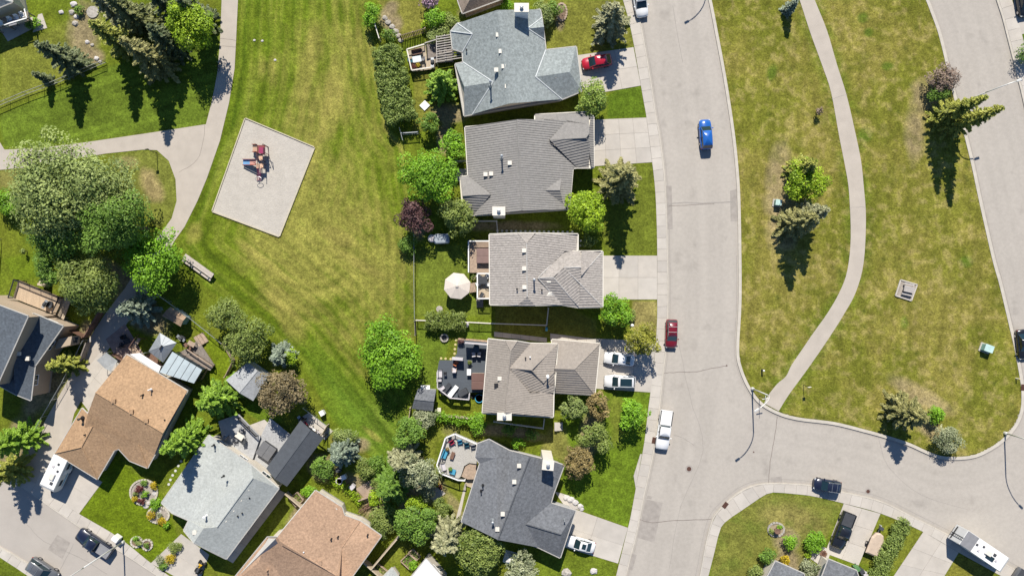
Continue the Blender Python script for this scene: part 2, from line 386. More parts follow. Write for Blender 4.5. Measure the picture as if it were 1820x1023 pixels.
# --- bare ground and planting beds
for b in ((150,60,30,60,.2),(170,100,18,14,0),(690,22,12,28,.6),(700,45,14,20,.6),(800,200,34,18,0),(790,245,14,28,0),(745,400,14,26,0),(900,402,90,10,0),(845,15,30,10,-.3),(995,40,8,14,0),
          (632,862,30,20,.5),(665,895,24,28,.6),(640,930,12,14,0),(735,885,26,40,0),(760,870,30,24,0),(880,765,40,12,0),(930,770,40,12,.2),(1050,770,20,40,0),(1035,810,20,20,0),
          (1395,960,24,24,0),(1400,1000,28,28,0),(330,985,14,14,.5),(80,690,30,60,.5),(150,590,14,24,.4),(60,790,10,50,.4),(30,800,28,80,.3),(575,830,30,24,.4),(640,790,20,14,.4),(530,905,8,40,.6),(225,505,60,18,.8),(250,555,60,26,.6),(1620,995,4,6,0)):
    lay(DIRT, blob(*b) * .85)
def anis(u_, v_, cu, cv, seed):
    r = np.random.default_rng(seed); a = u_ / cu + 40; b = v_ / cv + 40; i = np.floor(a).astype(int); j = np.floor(b).astype(int)
    g = r.random((int(j.max()) + 3, int(i.max()) + 3)); fu = a - i; fv = b - j; fu = fu * fu * (3 - 2 * fu); fv = fv * fv * (3 - 2 * fv)
    return (g[j, i] * (1 - fu) + g[j, i + 1] * fu) * (1 - fv) + (g[j + 1, i] * (1 - fu) + g[j + 1, i + 1] * fu) * fv - .5
swirl = np.hypot(X - 555, (Y - 430) * 1.0)
wl = np.exp(-u / 170); wr_ = np.exp(-u2 / 70); ws = np.exp(-((X - 560) / 110) ** 2 - ((Y - 500) / 110) ** 2)
streak = (anis(u, Y, 7, 150, 21) + .7 * anis(u, Y, 4, 90, 22)) * wl + (anis(u2, Y, 6, 160, 23) + .7 * anis(u2, Y, 3.6, 120, 24)) * wr_ + 1.1 * anis(swirl, np.arctan2(Y - 430, X - 555) * 60, 6, 70, 25) * ws
diag = anis(X * .77 - Y * .64, X * .64 + Y * .77, 7, 160, 26) * np.clip((Y - 480) / 120, 0, 1) * .45
col *= (1 + .11 * np.clip(st * np.exp(-u / 150) + .8 * st2 * np.exp(-u2 / 90), -1.2, 1.2) * fm * np.clip((nB + .2), .4, 1))[..., None]
col *= (1 + np.clip(streak * .95 + diag, -.5, .6) * .5 * fm)[..., None]
lay(TAN, np.clip(streak * .6, 0, .4) * fm * np.clip((760 - Y) / 250, .15, 1))
vst = (anis(X + .12 * Y, Y, 8, 200, 27) + .6 * anis(X - .2 * Y, Y, 5, 120, 28))
col *= (1 + vst * .30 * mm)[..., None]
lay((.27, .215, .085), np.clip((nD - .52) * 2.2 + (fine_ - .5) * .8, 0, .5) * mm)
lay((.10, .115, .012), np.clip((.42 - nC) * 2.4, 0, .5) * mm)
tl = soft([(0,205),(110,155),(195,118),(390,60),(386,132),(366,221),(254,236),(74,261),(8,262),(0,225)], 6)
col *= (1 + anis(Y + .3 * X, X, 7, 150, 29) * .55 * tl)[..., None]
col *= (1 + (nD - .5)[..., None] * .42) * (1 + (fine_ - .5)[..., None] * .42)
col = np.clip(col, .005, .5)
# --- height: cut the road beds out
def sdist(poly): 
    d = dist_line(poly, X, Y, True); return np.where(inside(poly, X, Y), d, -d)
zz = np.zeros(X.shape)
zz[(sdist(BIG) > -2.2) & (-sdist(MED) > 1.2)] = -.3
zz[sdist(SWP) > -2.2] = -.3
zz += np.where(zz < -.1, 0, -nC * .05)
XX = (X - CX) * S; YY = (CY - Y) * S
XX[:, 0] = -420; XX[:, -1] = 420; YY[0, :] = 420; YY[-1, :] = -420
ny, nx = X.shape
vco = np.stack([XX, YY, zz], -1).reshape(-1, 3)
i = np.arange(ny - 1)[:, None] * nx + np.arange(nx - 1)[None]
quads = np.stack([i, i + nx, i + nx + 1, i + 1], -1).reshape(-1, 4)
def np_mesh(name, verts, quads_):
    me = bpy.data.meshes.new(name); n = len(verts); m = len(quads_); k = quads_.shape[1]
    me.vertices.add(n); me.vertices.foreach_set('co', np.ascontiguousarray(verts, np.float32).ravel())
    me.loops.add(m * k); me.loops.foreach_set('vertex_index', np.ascontiguousarray(quads_, np.int32).ravel())
    me.polygons.add(m); me.polygons.foreach_set('loop_start', np.arange(0, m * k, k, dtype=np.int32))
    me.update(calc_edges=True); me.validate(); return me
gme = np_mesh('ground', vco, quads)
at = gme.color_attributes.new('soil', 'FLOAT_COLOR', 'POINT')
at.data.foreach_set('color', np.concatenate([col.reshape(-1, 3), np.ones((nx * ny, 1))], 1).astype(np.float32).ravel())
def lawn_mat():
    m = bpy.data.materials.new('mown_lawn'); m.use_nodes = True; t = m.node_tree; N = t.nodes; L = t.links
    b = N['Principled BSDF']; b.inputs['Roughness'].default_value = .95; b.inputs['Specular IOR Level'].default_value = .1
    a = N.new('ShaderNodeVertexColor'); a.layer_name = 'soil'
    g = N.new('ShaderNodeNewGeometry')
    prev = a.outputs['Color']
    for sc_, amt in ((.4, .10), (1.7, .20), (3.6, .30), (8, .25)):
        n = N.new('ShaderNodeTexNoise'); n.inputs['Scale'].default_value = sc_; n.inputs['Detail'].default_value = 3; L.new(g.outputs['Position'], n.inputs['Vector'])
        r = N.new('ShaderNodeMapRange'); r.inputs['From Min'].default_value = .3; r.inputs['From Max'].default_value = .7; r.inputs['To Min'].default_value = 1 - amt; r.inputs['To Max'].default_value = 1 + amt
        L.new(n.outputs['Fac'], r.inputs[0])
        x = N.new('ShaderNodeMix'); x.data_type = 'RGBA'; x.blend_type = 'MULTIPLY'; x.inputs['Factor'].default_value = 1
        L.new(prev, x.inputs['A']); L.new(r.outputs[0], x.inputs['B']); prev = x.outputs['Result']
    L.new(prev, b.inputs['Base Color'])
    n = N.new('ShaderNodeTexNoise'); n.inputs['Scale'].default_value = 7; n.inputs['Detail'].default_value = 4; L.new(g.outputs['Position'], n.inputs['Vector'])
    bp = N.new('ShaderNodeBump'); bp.inputs['Distance'].default_value = .06; L.new(n.outputs['Fac'], bp.inputs['Height']); L.new(bp.outputs[0], b.inputs['Normal'])
    return m
gme.materials.append(lawn_mat())
go = bpy.data.objects.new('ground', gme); C.objects.link(go)
tag(go, 'mown lawn and bare soil spreading under the whole neighbourhood', 'ground', kind='structure')

# ---- sheets
def sheet(name, pts, z, m, label, cat):
    me = bpy.data.meshes.new(name)
    w = [P(x, y, 0) for x, y in pts]; w = [Vector((v.x, v.y, z)) for v in w]
    tris = tessellate_polygon([w]); 
    me.from_pydata(w, [], [tuple(t) for t in tris]); me.update()
    bm = bmesh.new(); bm.from_mesh(me); bmesh.ops.recalc_face_normals(bm, faces=bm.faces)
    for f in bm.faces:
        if f.normal.z < 0: f.normal_flip()
    bm.to_mesh(me); bm.free(); me.materials.append(m)
    o = bpy.data.objects.new(name, me); C.objects.link(o); return tag(o, label, cat, kind='structure')
def road_mat(name, c, wear):
    m = mat(name, c, .9, var=.06, scale=.35, fine=.05, fscale=9, bump=.004, bscale=40)
    return m
M_road = mat('road_surface', (.372, .345, .315), .9, var=.05, scale=.22, fine=.05, fscale=8, bump=.003, stretch=(1, .25, 1))
M_road2 = mat('side_road_surface', (.375, .340, .302), .9, var=.045, scale=.25, fine=.05, fscale=8, bump=.003)
cm = lambda p, n=4: catmull(p, n)
def road_grid():
    sd = sdist(BIG); keep = (sd > -4); cells = keep[:-1, :-1] & keep[1:, 1:] & keep[1:, :-1] & keep[:-1, 1:]
    base = np.array((.395, .360, .318)); c = np.ones(X.shape + (1,)) * base
    dW = dist_line(W_EDGE, X, Y); dM = dist_line(MED, X, Y, True); dS = dist_line(S_EDGE, X, Y); dN = dist_line(NE_E, X, Y)
    f = np.ones(X.shape); main = np.clip((1330 - X) / 40, 0, 1)
    for d0, a_ in ((34, .05), (52, .05), (76, .05), (94, .05)): f -= a_ * np.exp(-((dW - d0) / 6) ** 2) * main * (.5 + vnoise(90, 41))
    f -= .035 * np.exp(-((dW - 43) / 5) ** 2) * main; f -= .035 * np.exp(-((dW - 85) / 5) ** 2) * main
    for d0 in (30, 50, 78, 96): f -= .04 * np.exp(-((dM - d0) / 6) ** 2) * (1 - main) * (.5 + vnoise(90, 42))
    for d_ in (dW, dS, dN): f -= .09 * np.exp(-(d_ / 7) ** 2) * (.4 + 1.2 * vnoise(40, 43))
    f -= .07 * np.exp(-((dM - 5) / 6) ** 2) * (.4 + 1.2 * vnoise(40, 44))
    f += (vnoise(120, 45) - .5) * .10 + (vnoise(30, 46) - .5) * .06
    f -= np.clip(vnoise(26, 47) - .68, 0, 1) * .9 + anis(X, Y, 5, 200, 48) * .03 * main
    r2 = np.random.default_rng(8)
    for k in range(70):
        x, y, q = r2.uniform(1130, 1800), r2.uniform(0, 1000), r2.uniform(1.5, 3.5); f -= .14 * np.exp(-((X - x) ** 2 + (Y - y) ** 2 * r2.uniform(.3, 1)) / q ** 2)
    c = c * np.clip(f, .6, 1.15)[..., None]
    idx = -np.ones(X.shape, int); use = np.zeros(X.shape, bool)
    for a_, b_ in ((slice(None, -1), slice(None, -1)), (slice(1, None), slice(1, None)), (slice(1, None), slice(None, -1)), (slice(None, -1), slice(1, None))): use[a_, b_] |= cells
    idx[use] = np.arange(use.sum())
    q = np.stack([idx[:-1, :-1], idx[1:, :-1], idx[1:, 1:], idx[:-1, 1:]], -1)[cells]
    me = np_mesh('road', np.stack([XX[use], YY[use], np.full(use.sum(), -.12)], -1), q)
    at = me.color_attributes.new('soil', 'FLOAT_COLOR', 'POINT'); at.data.foreach_set('color', np.concatenate([c[use], np.ones((use.sum(), 1))], 1).astype(np.float32).ravel())
    m = bpy.data.materials.new('road_surface'); m.use_nodes = True; t = m.node_tree; b = t.nodes['Principled BSDF']; b.inputs['Roughness'].default_value = .9; b.inputs['Specular IOR Level'].default_value = .2
    a = t.nodes.new('ShaderNodeVertexColor'); a.layer_name = 'soil'; g = t.nodes.new('ShaderNodeNewGeometry'); prev = a.outputs['Color']
    for sc_, am in ((2.2, .05), (9, .06)):
        n = t.nodes.new('ShaderNodeTexNoise'); n.inputs['Scale'].default_value = sc_; n.inputs['Detail'].default_value = 4; t.links.new(g.outputs['Position'], n.inputs['Vector'])
        r = t.nodes.new('ShaderNodeMapRange'); r.inputs['From Min'].default_value = .3; r.inputs['From Max'].default_value = .7; r.inputs['To Min'].default_value = 1 - am; r.inputs['To Max'].default_value = 1 + am; t.links.new(n.outputs['Fac'], r.inputs[0])
        x = t.nodes.new('ShaderNodeMix'); x.data_type = 'RGBA'; x.blend_type = 'MULTIPLY'; x.inputs['Factor'].default_value = 1; t.links.new(prev, x.inputs['A']); t.links.new(r.outputs[0], x.inputs['B']); prev = x.outputs['Result']
    t.links.new(prev, b.inputs['Base Color']); me.materials.append(m)
    o = bpy.data.objects.new('road', me); C.objects.link(o); tag(o, 'pale worn asphalt roads meeting around the lawn island', 'road', kind='structure')
road_grid()
sheet('side_street', cm(SW_N) + cm(SW_S)[::-1], -.12, M_road2, 'pale street crossing the corner with parked dark pickup', 'street')
sheet('footpath', PATH, .012, M_path, 'pale asphalt footpath forking beside the playground field', 'footpath')
sheet('island_footpath', cm(EP_L) + cm(EP_R)[::-1], .012, M_path, 'pale curving footpath crossing the lawn island', 'footpath')
# road wear: patches, seams, cracks
M_patch = mat('asphalt_patch', (.31, .28, .25), .92, var=.12, scale=1.5, fine=.1, bump=.004)
M_seam = mat('crack_sealant', (.20, .17, .15), .9, var=.2)
M_seam2 = mat('hairline_joint', (.29, .265, .24), .9, var=.1)
pl = [([(1149,887),(1178,893),(1163,964),(1132,955)],'large grey rectangular asphalt patch beside the lower kerb'),([(1122,983),(1132,986),(1124,1014),(1114,1010)],'small grey asphalt patch low beside the kerb'),
      ([(1151,880),(1160,882),(1158,887),(1149,886)],'tiny asphalt patch just above the large one'),([(1184,330),(1194,330),(1196,407),(1187,407)],'narrow grey asphalt strip beside the sidewalk gutter'),
      ([(1298,339),(1310,336),(1312,393),(1299,393)],'narrow asphalt patch beside the island kerb'),([(1371,848),(1390,846),(1391,858),(1371,857)],'small asphalt patch at the corner gutter'),
      ([(101,950),(124,964),(110,993),(84,976)],'square dark asphalt patch in the corner street')]
for p, lb in pl: sheet('road_patch', p, -.116, M_patch, lb, 'road patch')
def crack(pts, wd, m, lb, z=-.114):
    q = [P(x, y) for x, y in catmull(pts, 4)]; q = [(p.x + rr.normal(0, .03), p.y + rr.normal(0, .03)) for p in q]
    mb = MB(); ribbon(mb, q, wd / 2, -wd / 2, z); o = mb.build('road_crack', m); return tag(o, lb, 'road crack', kind='structure')
crack([(1187,363),(1215,360),(1250,361),(1306,358)], .16, M_seam2, 'crack across the road beside the narrow patches')
crack([(1188,366),(1230,364),(1270,362)], .08, M_seam, 'dark thread crack crossing the road near the spruce drive')
crack([(1180,663),(1205,661),(1240,660),(1262,655),(1292,650)], .09, M_seam, 'crack running across the road above the white pickup')
crack([(1137,923),(1160,928),(1200,925),(1266,922)], .10, M_seam, 'crack crossing the road through the large patch')
crack([(1382,740),(1378,770),(1370,820),(1366,857)], .09, M_seam, 'crack across the side road mouth by the lamp')
crack([(1198,773),(1215,778),(1234,791)], .07, M_seam2, 'short curved crack beside the white pickup')
crack([(1196,10),(1204,60),(1214,110)], .07, M_seam2, 'lengthwise crack near the white SUV')
crack([(1560,768),(1580,830),(1640,880),(1720,905)], .05, M_seam2, 'faint long crack in the side road')
crack([(1205,600),(1225,700),(1250,800),(1210,900),(1190,1010)], .06, M_seam2, 'faint lengthwise crack down the main road')
crack([(48,932),(78,962),(140,990),(190,1020)], .08, M_seam2, 'long crack in the corner street below the dark pickup')
crack([(130,966),(118,990),(104,1015)], .08, M_seam2, 'short crack beside the square dark patch')
crack([(364,222),(362,245),(350,285),(318,306)], .05, M_seam, 'curved joint where the footpath forks', .016)
crack([(391,69),(405,70),(420,72)], .05, M_seam, 'upper cross joint of the field footpath', .016); crack([(390,82),(405,83),(419,84)], .05, M_seam, 'lower cross joint of the field footpath', .016)
crack([(1478,176),(1490,172),(1506,168)], .05, M_seam2, 'upper cross joint of the island footpath', .016); crack([(1510,369),(1525,368),(1538,368)], .05, M_seam2, 'lower cross joint of the island footpath', .016)

# ---- kerbs
def kerb(pts, a, b, lb, n=5, m=M_kerb):
    q = [P(x, y) for x, y in catmull(pts, n)]
    mb = MB(); ribbon(mb, q, a, b, .03, -.16); o = mb.build('kerb', m); return tag(o, lb, 'kerb', kind='structure')
kerb(MED, 0.06, -.40, 'pale concrete kerb ringing the lawn island')
kerb(W_EDGE, 0.0, -.17, 'kerb along the house side of the main road')
kerb(S_EDGE, .0, -.17, 'kerb curving round the lower corner lot'); kerb(NE_E, .32, .0, 'kerb beyond the upper side road'); kerb(SW_N, .17, .0, 'kerb of the corner street on the house side'); kerb(SW_S, .0, -.25, 'far kerb of the corner street')
# gutter line in the road
for pts, a, lb in ((W_EDGE, .32, 'gutter seam along the house side kerb'), (S_EDGE, .55, 'gutter seam round the lower corner'), (MED[8:40], -.62, 'gutter seam around the island kerb')):
    q = [P(x, y) for x, y in catmull(pts, 5)]; mb = MB(); ribbon(mb, q, a + .03, a - .03, -.113); tag(mb.build('gutter_seam', M_seam2), lb, 'gutter seam', kind='structure')

# ---- sidewalks and drives of separate slabs
slab_cache = {}
def slab(parent, quad, z=.025, gap=.017, mats_=(M_conc, M_conc2, M_conc3)):
    q = [np.array(p[:2], float) for p in quad]; c = sum(q) / 4
    q = [p + (c - p) / max(.01, np.linalg.norm(c - p)) * gap * 1.2 for p in q]
    mb = MB(); mb.prism([tuple(p) for p in q], -.12, z + rr.uniform(-.004, .004)); mb.build('slab', mats_[rr.choice(len(mats_), p=[.5, .3, .2] if len(mats_) == 3 else None)], parent)
M_joint = mat('slab_joint', (.21, .185, .16), .95)
def sidewalk(inner, outer, n, label, trim=.17):
    B = [np.array(p) for p in resample([P(x, y) for x, y in catmull(outer, 4)], 1.72)]
    q_ = np.array(resample([P(x, y) for x, y in catmull(inner, 4)], .15)); A = []; last = 0; n = len(B) - 1
    for p in B:
        k = int(np.argmin(np.hypot(q_[:, 0] - p[0], q_[:, 1] - p[1]))); k = max(k, last); last = k; A.append(q_[k])
    B = [b + (a - b) / np.linalg.norm(a - b) * trim for a, b in zip(A, B)]
    mb = MB(); 
    for k in range(n): mb.add([(*A[k], .0), (*B[k], .0), (*B[k + 1], .0), (*A[k + 1], .0)], [(0, 1, 2, 3)])
    o = mb.build('sidewalk', M_joint); tag(o, label, 'sidewalk', kind='structure')
    for k in range(n):
        c = P(-60, -40), P(1880, 1070)
        mid = (A[k] + B[k]) / 2
        if not (c[0].x - 4 < mid[0] < c[1].x and c[1].y < mid[1] < c[0].y): continue
        slab(o, [A[k], B[k], B[k + 1], A[k + 1]])
    return o
sidewalk(W_IN, W_EDGE, 0, 'sidewalk of concrete slabs along the main road')
sidewalk(S_IN, S_EDGE, 0, 'sidewalk of concrete slabs round the lower corner')
sidewalk([(x + 27, y + -2) for x, y in NE_E], NE_E, 0, 'sidewalk of concrete slabs in the upper corner', .33)
sidewalk(SW_NI, SW_N, 0, 'sidewalk of slabs beside the corner street')
sidewalk(SW_SI, SW_S, 0, 'sidewalk of slabs across the corner street', .26)
def drive(quad, nu, nv, label, name='driveway', mats_=(M_conc, M_conc2, M_conc3), z=.022, gap=.018):
    q = [np.array(P(x, y)[:2]) for x, y in quad]
    f = lambda u, v: (q[0] * (1 - u) + q[1] * u) * (1 - v) + (q[3] * (1 - u) + q[2] * u) * v
    mb = MB(); mb.add([(*p, .006) for p in q[::-1]], [(0, 1, 2, 3)]); o = mb.build(name, M_joint); tag(o, label, name, kind='structure')
    for i_ in range(nu):
        for j_ in range(nv):
            slab(o, [f(i_ / nu, j_ / nv), f((i_ + 1) / nu, j_ / nv), f((i_ + 1) / nu, (j_ + 1) / nv), f(i_ / nu, (j_ + 1) / nv)], z, gap, mats_)
    return o
drive([(1022,99),(1126,84),(1139,152.5),(1040,170)], 3, 2, 'concrete driveway with the red car')
drive([(1050,213),(1149,209),(1159,288.5),(1050,296)], 4, 3, 'empty concrete driveway above the tall spruce')
drive([(1066,454),(1168,454),(1168,532),(1066,532)], 3, 2, 'empty driveway of the shake roofed house')
drive([(1056,601),(1166,606),(1157,697),(1056,690)], 3, 2, 'driveway holding two white cars')
drive([(1008,899),(1116,937),(1098.5,1000.5),(985,966)], 2, 2, 'driveway with the white coupe')
drive([(88,797),(182,856),(140.5,912.5),(62,862)], 2, 2, 'driveway with the white camper trailer')
drive([(322,948),(372,985),(350,1045),(268,1000)], 1, 2, 'driveway beside the pale grey house')
drive([(1499.5,894),(1565,912),(1526,1004),(1466,982)], 2, 3, 'driveway with the black pickup')
drive([(1641,944),(1704,981),(1668,1040),(1582,1032)], 2, 3, 'empty driveway beside the long hedge')
drive([(1797,-40),(1860,-50),(1860,48),(1808,64)], 2, 2, 'driveway in the upper right corner')
drive([(978,592),(1058,602),(1058,612),(978,606)], 5, 1, 'narrow walk beside the tiled garage', 'walkway')
drive([(878,589),(972,600),(972,608),(878,598)], 6, 1, 'shaded narrow walk north of the tan house', 'walkway')
drive([(985,872),(1012,880),(1030,905),(1006,902)], 2, 1, 'short walk to the slate house door', 'walkway')
drive([(1432,986),(1453,968),(1478,976),(1466,1010)], 2, 1, 'pale entry walk beside the round bush', 'walkway', (M_conc2,))
drive([(1448,1005),(1466,1008),(1462,1045),(1440,1040)], 1, 2, 'pale entry step of the dark roofed corner house', 'walkway', (M_conc2,))
drive([(808,930),(826,860),(832,850),(815,930)], 1, 4, 'thin walk along the slate house wall', 'walkway')
drive([(1130,868),(1126,845),(1138,806),(1141,806)], 1, 3, 'curved strip of pavers beside the sidewalk', 'walkway')
drive([(813,300),(832,300),(836,322),(808,322)], 1, 2, 'small patio pad behind the grey tiled house', 'patio', (M_conc2,))
drive([(746,865),(764,852),(792,876),(772,892)], 2, 2, 'small concrete pad among the shrubs', 'patio', (M_conc2,))
drive([(14,74),(60,50),(58,30),(0,52)], 2, 1, 'concrete patio in the upper corner yard', 'patio', (M_conc,))
drive([(58,58),(84,50),(75,24),(68,26)], 1, 2, 'pale patio edge round the corner bushes', 'patio', (M_conc,))
drive([(496,869),(508,876),(414,1000),(402,993)], 1, 8, 'pale walk along the pale grey house long wall', 'walkway', (M_conc2,))
drive([(188,602),(222,575),(262,640),(228,676)], 3, 3, 'shaded paver patio behind the tan house', 'patio', (mat('rose_pavers', (.30,.22,.19), .9, var=.15, fine=.15, fscale=14),))
drive([(128,690),(178,625),(228,655),(168,745)], 2, 3, 'concrete apron left of the tan house', 'patio', (M_conc,))
drive([(632,868),(662,850),(690,870),(668,905)], 2, 2, 'bare stone patio behind the pink roofed house', 'patio', (mat('tan_pavers', (.33,.25,.19), .9, var=.15, fine=.15, fscale=14),))
drive([(430,760),(470,745),(520,790),(505,840)], 3, 3, 'pale patio behind the grey house', 'patio', (M_conc2,))
# iron covers and grates
def manhole(px, py, r, lb):
    c = P(px, py); t = thing('manhole_cover', lb, 'manhole cover', (c.x, c.y, -.118))
    m = MB(); m.lathe((0, 0, 0), [(r, 0), (r, .008), (r * .82, .012)], 16); m.build('lid', M_iron, t)
    m = MB(); m.lathe((0, 0, -.001), [(r * 1.7, 0), (r * 1.7, .004)], 20); m.build('collar', M_patch, t)
manhole(1225, 833, .34, 'iron manhole cover in the middle of the main road'); manhole(1543.5, 873, .28, 'iron manhole cover in the side road')
manhole(1292, 649.5, .1, 'tiny iron valve cap near the island tip'); manhole(1340, 803, .1, 'tiny valve cap below the lamp post')
def drain(px, py, rz, lb):
    c = P(px, py); t = thing('storm_drain', lb, 'storm drain', (c.x, c.y, .03), rz)
    m = MB(); m.box((0, 0, .0), (.95, .62, .05)); m.build('frame', M_iron, t)
    m = MB()
    for k in range(6): m.box((-.35 + k * .14, 0, .035), (.07, .5, .03))
    m.build('grate', M_iron, t, kind='stuff')
drain(1162.5, 782, math.radians(80), 'rusty kerb drain beside the white pickup'); drain(1289, 897, math.radians(52), 'rusty kerb drain at the lower corner curve'); drain(1818, 688, math.radians(85), 'rusty kerb drain at the island right edge')
# ================================================================ houses
def shingle(name, c, var=.22, blend=.12):
    return mat(name, c, .92, var=var, scale=2.6, fine=blend * 1.5, fscale=4.5, bump=.025, bscale=6, macro=.08)
R_blue = shingle('blue_grey_shingle', (.24, .265, .262)); R_slate = shingle('slate_shingle', (.135, .141, .152)); R_dark = shingle('dark_slate_shingle', (.085, .10, .118))
R_pale = shingle('pale_grey_shingle', (.345, .36, .345), .1, .1); R_pink = shingle('pink_tan_shingle', (.36, .235, .155), .15, .14); R_tan = shingle('tan_shingle', (.35, .225, .13), .15, .14)
R_brown = shingle('brown_shingle', (.24, .19, .15))
T_grey = mat('grey_roof_tile', (.232, .22, .206), .75, var=.10, scale=2.5, fine=.14, fscale=6); T_shake = mat('grey_shake_tile', (.33, .30, .272), .85, var=.22, scale=2.6, fine=.22, fscale=5, stretch=(1, 2.2, 1)); T_tan = mat('tan_roof_tile', (.285, .25, .215), .75, var=.10, scale=2.5, fine=.12, fscale=6)
W_blue = mat('blue_siding', (.06, .17, .30), .7, var=.06, stretch=(1, 1, 7)); W_tan = mat('tan_siding', (.38, .30, .22), .8, var=.06, stretch=(1, 1, 7)); W_cream = mat('cream_stucco', (.55, .50, .42), .9, var=.06, bump=.01); W_grey = mat('grey_siding', (.36, .36, .35), .8, var=.06, stretch=(1, 1, 7)); W_brick = mat('brown_stucco', (.30, .22, .17), .9, var=.08, bump=.01)
M_found = mat('foundation_concrete', (.30, .29, .27), .9)

def newell(p):
    n = Vector((0, 0, 0))
    for a, b in zip(p, p[1:] + p[:1]): n += Vector(((a.y - b.y) * (a.z + b.z), (a.z - b.z) * (a.x + b.x), (a.x - b.x) * (a.y + b.y)))
    return n.normalized()

def clip(poly, k, lo, keep_ge):
    out = []
    for a, b in zip(poly, poly[1:] + poly[:1]):
        ia = (a[k] >= lo) == keep_ge; ib = (b[k] >= lo) == keep_ge
        if a[k] == lo: ia = True
        if b[k] == lo: ib = True
        if ia: out.append(a)
        if ia != ib:
            t = (lo - a[k]) / (b[k] - a[k]); out.append(tuple(a[i] + (b[i] - a[i]) * t for i in range(2)))
    return out

def tile_face(mb, pts, pitch=.40, lift=.085, rib=None):
    """roof plane laid in real courses (or ribs): strips that step over each other"""
    n = newell(pts)
    if n.z < 0: pts = pts[::-1]; n = -n
    c = sum(pts, Vector()) / len(pts)
    up = Vector((-n.x, -n.y, 0)); up = up - n * up.dot(n)
    if up.length < 1e-4: mb.poly(pts); return
    up.normalize(); al = up.cross(n)
    ew = abs(n.x) > abs(n.y)
    if rib is None: rib = ew
    # strip direction: course -> v = up-slope; rib -> v along eave, its riser on the shaded (-Y) side
    vd, ud = (up, al) if not rib else ((al if al.y > 0 else -al), up)
    if rib: pitch *= .85; lift *= .62
    uv = [((p - c).dot(ud), (p - c).dot(vd)) for p in pts]
    v0 = min(q[1] for q in uv); v1 = max(q[1] for q in uv); k = int(math.ceil((v1 - v0) / pitch))
    for j in range(k):
        lo, hi = v0 + j * pitch, min(v1, v0 + (j + 1) * pitch)
        q = clip(clip(uv, 1, lo, True), 1, hi, False)
        if len(q) < 3: continue
        V = [c + ud * a + vd * b + n * (lift * (1 - (b - lo) / pitch)) for a, b in q]
        nn = newell(V)
        if nn.dot(n) < 0: V = V[::-1]; q = q[::-1]
        mb.poly(V)
        for (a0, b0), (a1, b1), A, B in zip(q, q[1:] + q[:1], V, V[1:] + V[:1]):
            if abs(b0 - lo) < 1e-4 and abs(b1 - lo) < 1e-4 and (B - A).length > .02:
                mb.poly([B, A, A - n * lift * 1.4, B - n * lift * 1.4])

def inset(poly, d):
    n = len(poly); a = sum(poly[i].x * poly[(i + 1) % n].y - poly[(i + 1) % n].x * poly[i].y for i in range(n))
    s = 1 if a > 0 else -1; out = []
    for i in range(n):
        p0, p1, p2 = poly[i - 1], poly[i], poly[(i + 1) % n]
        e1 = (p1 - p0).to_2d().normalized(); e2 = (p2 - p1).to_2d().normalized()
        n1 = Vector((-e1.y, e1.x)) * s; n2 = Vector((-e2.y, e2.x)) * s
        b = n1 + n2
        if b.length < .3: b = n1
        b = b.normalized() * (d / max(.45, b.normalized().dot(n1)))
        out.append(Vector((p1.x + b.x, p1.y + b.y, p1.z)))
    return out

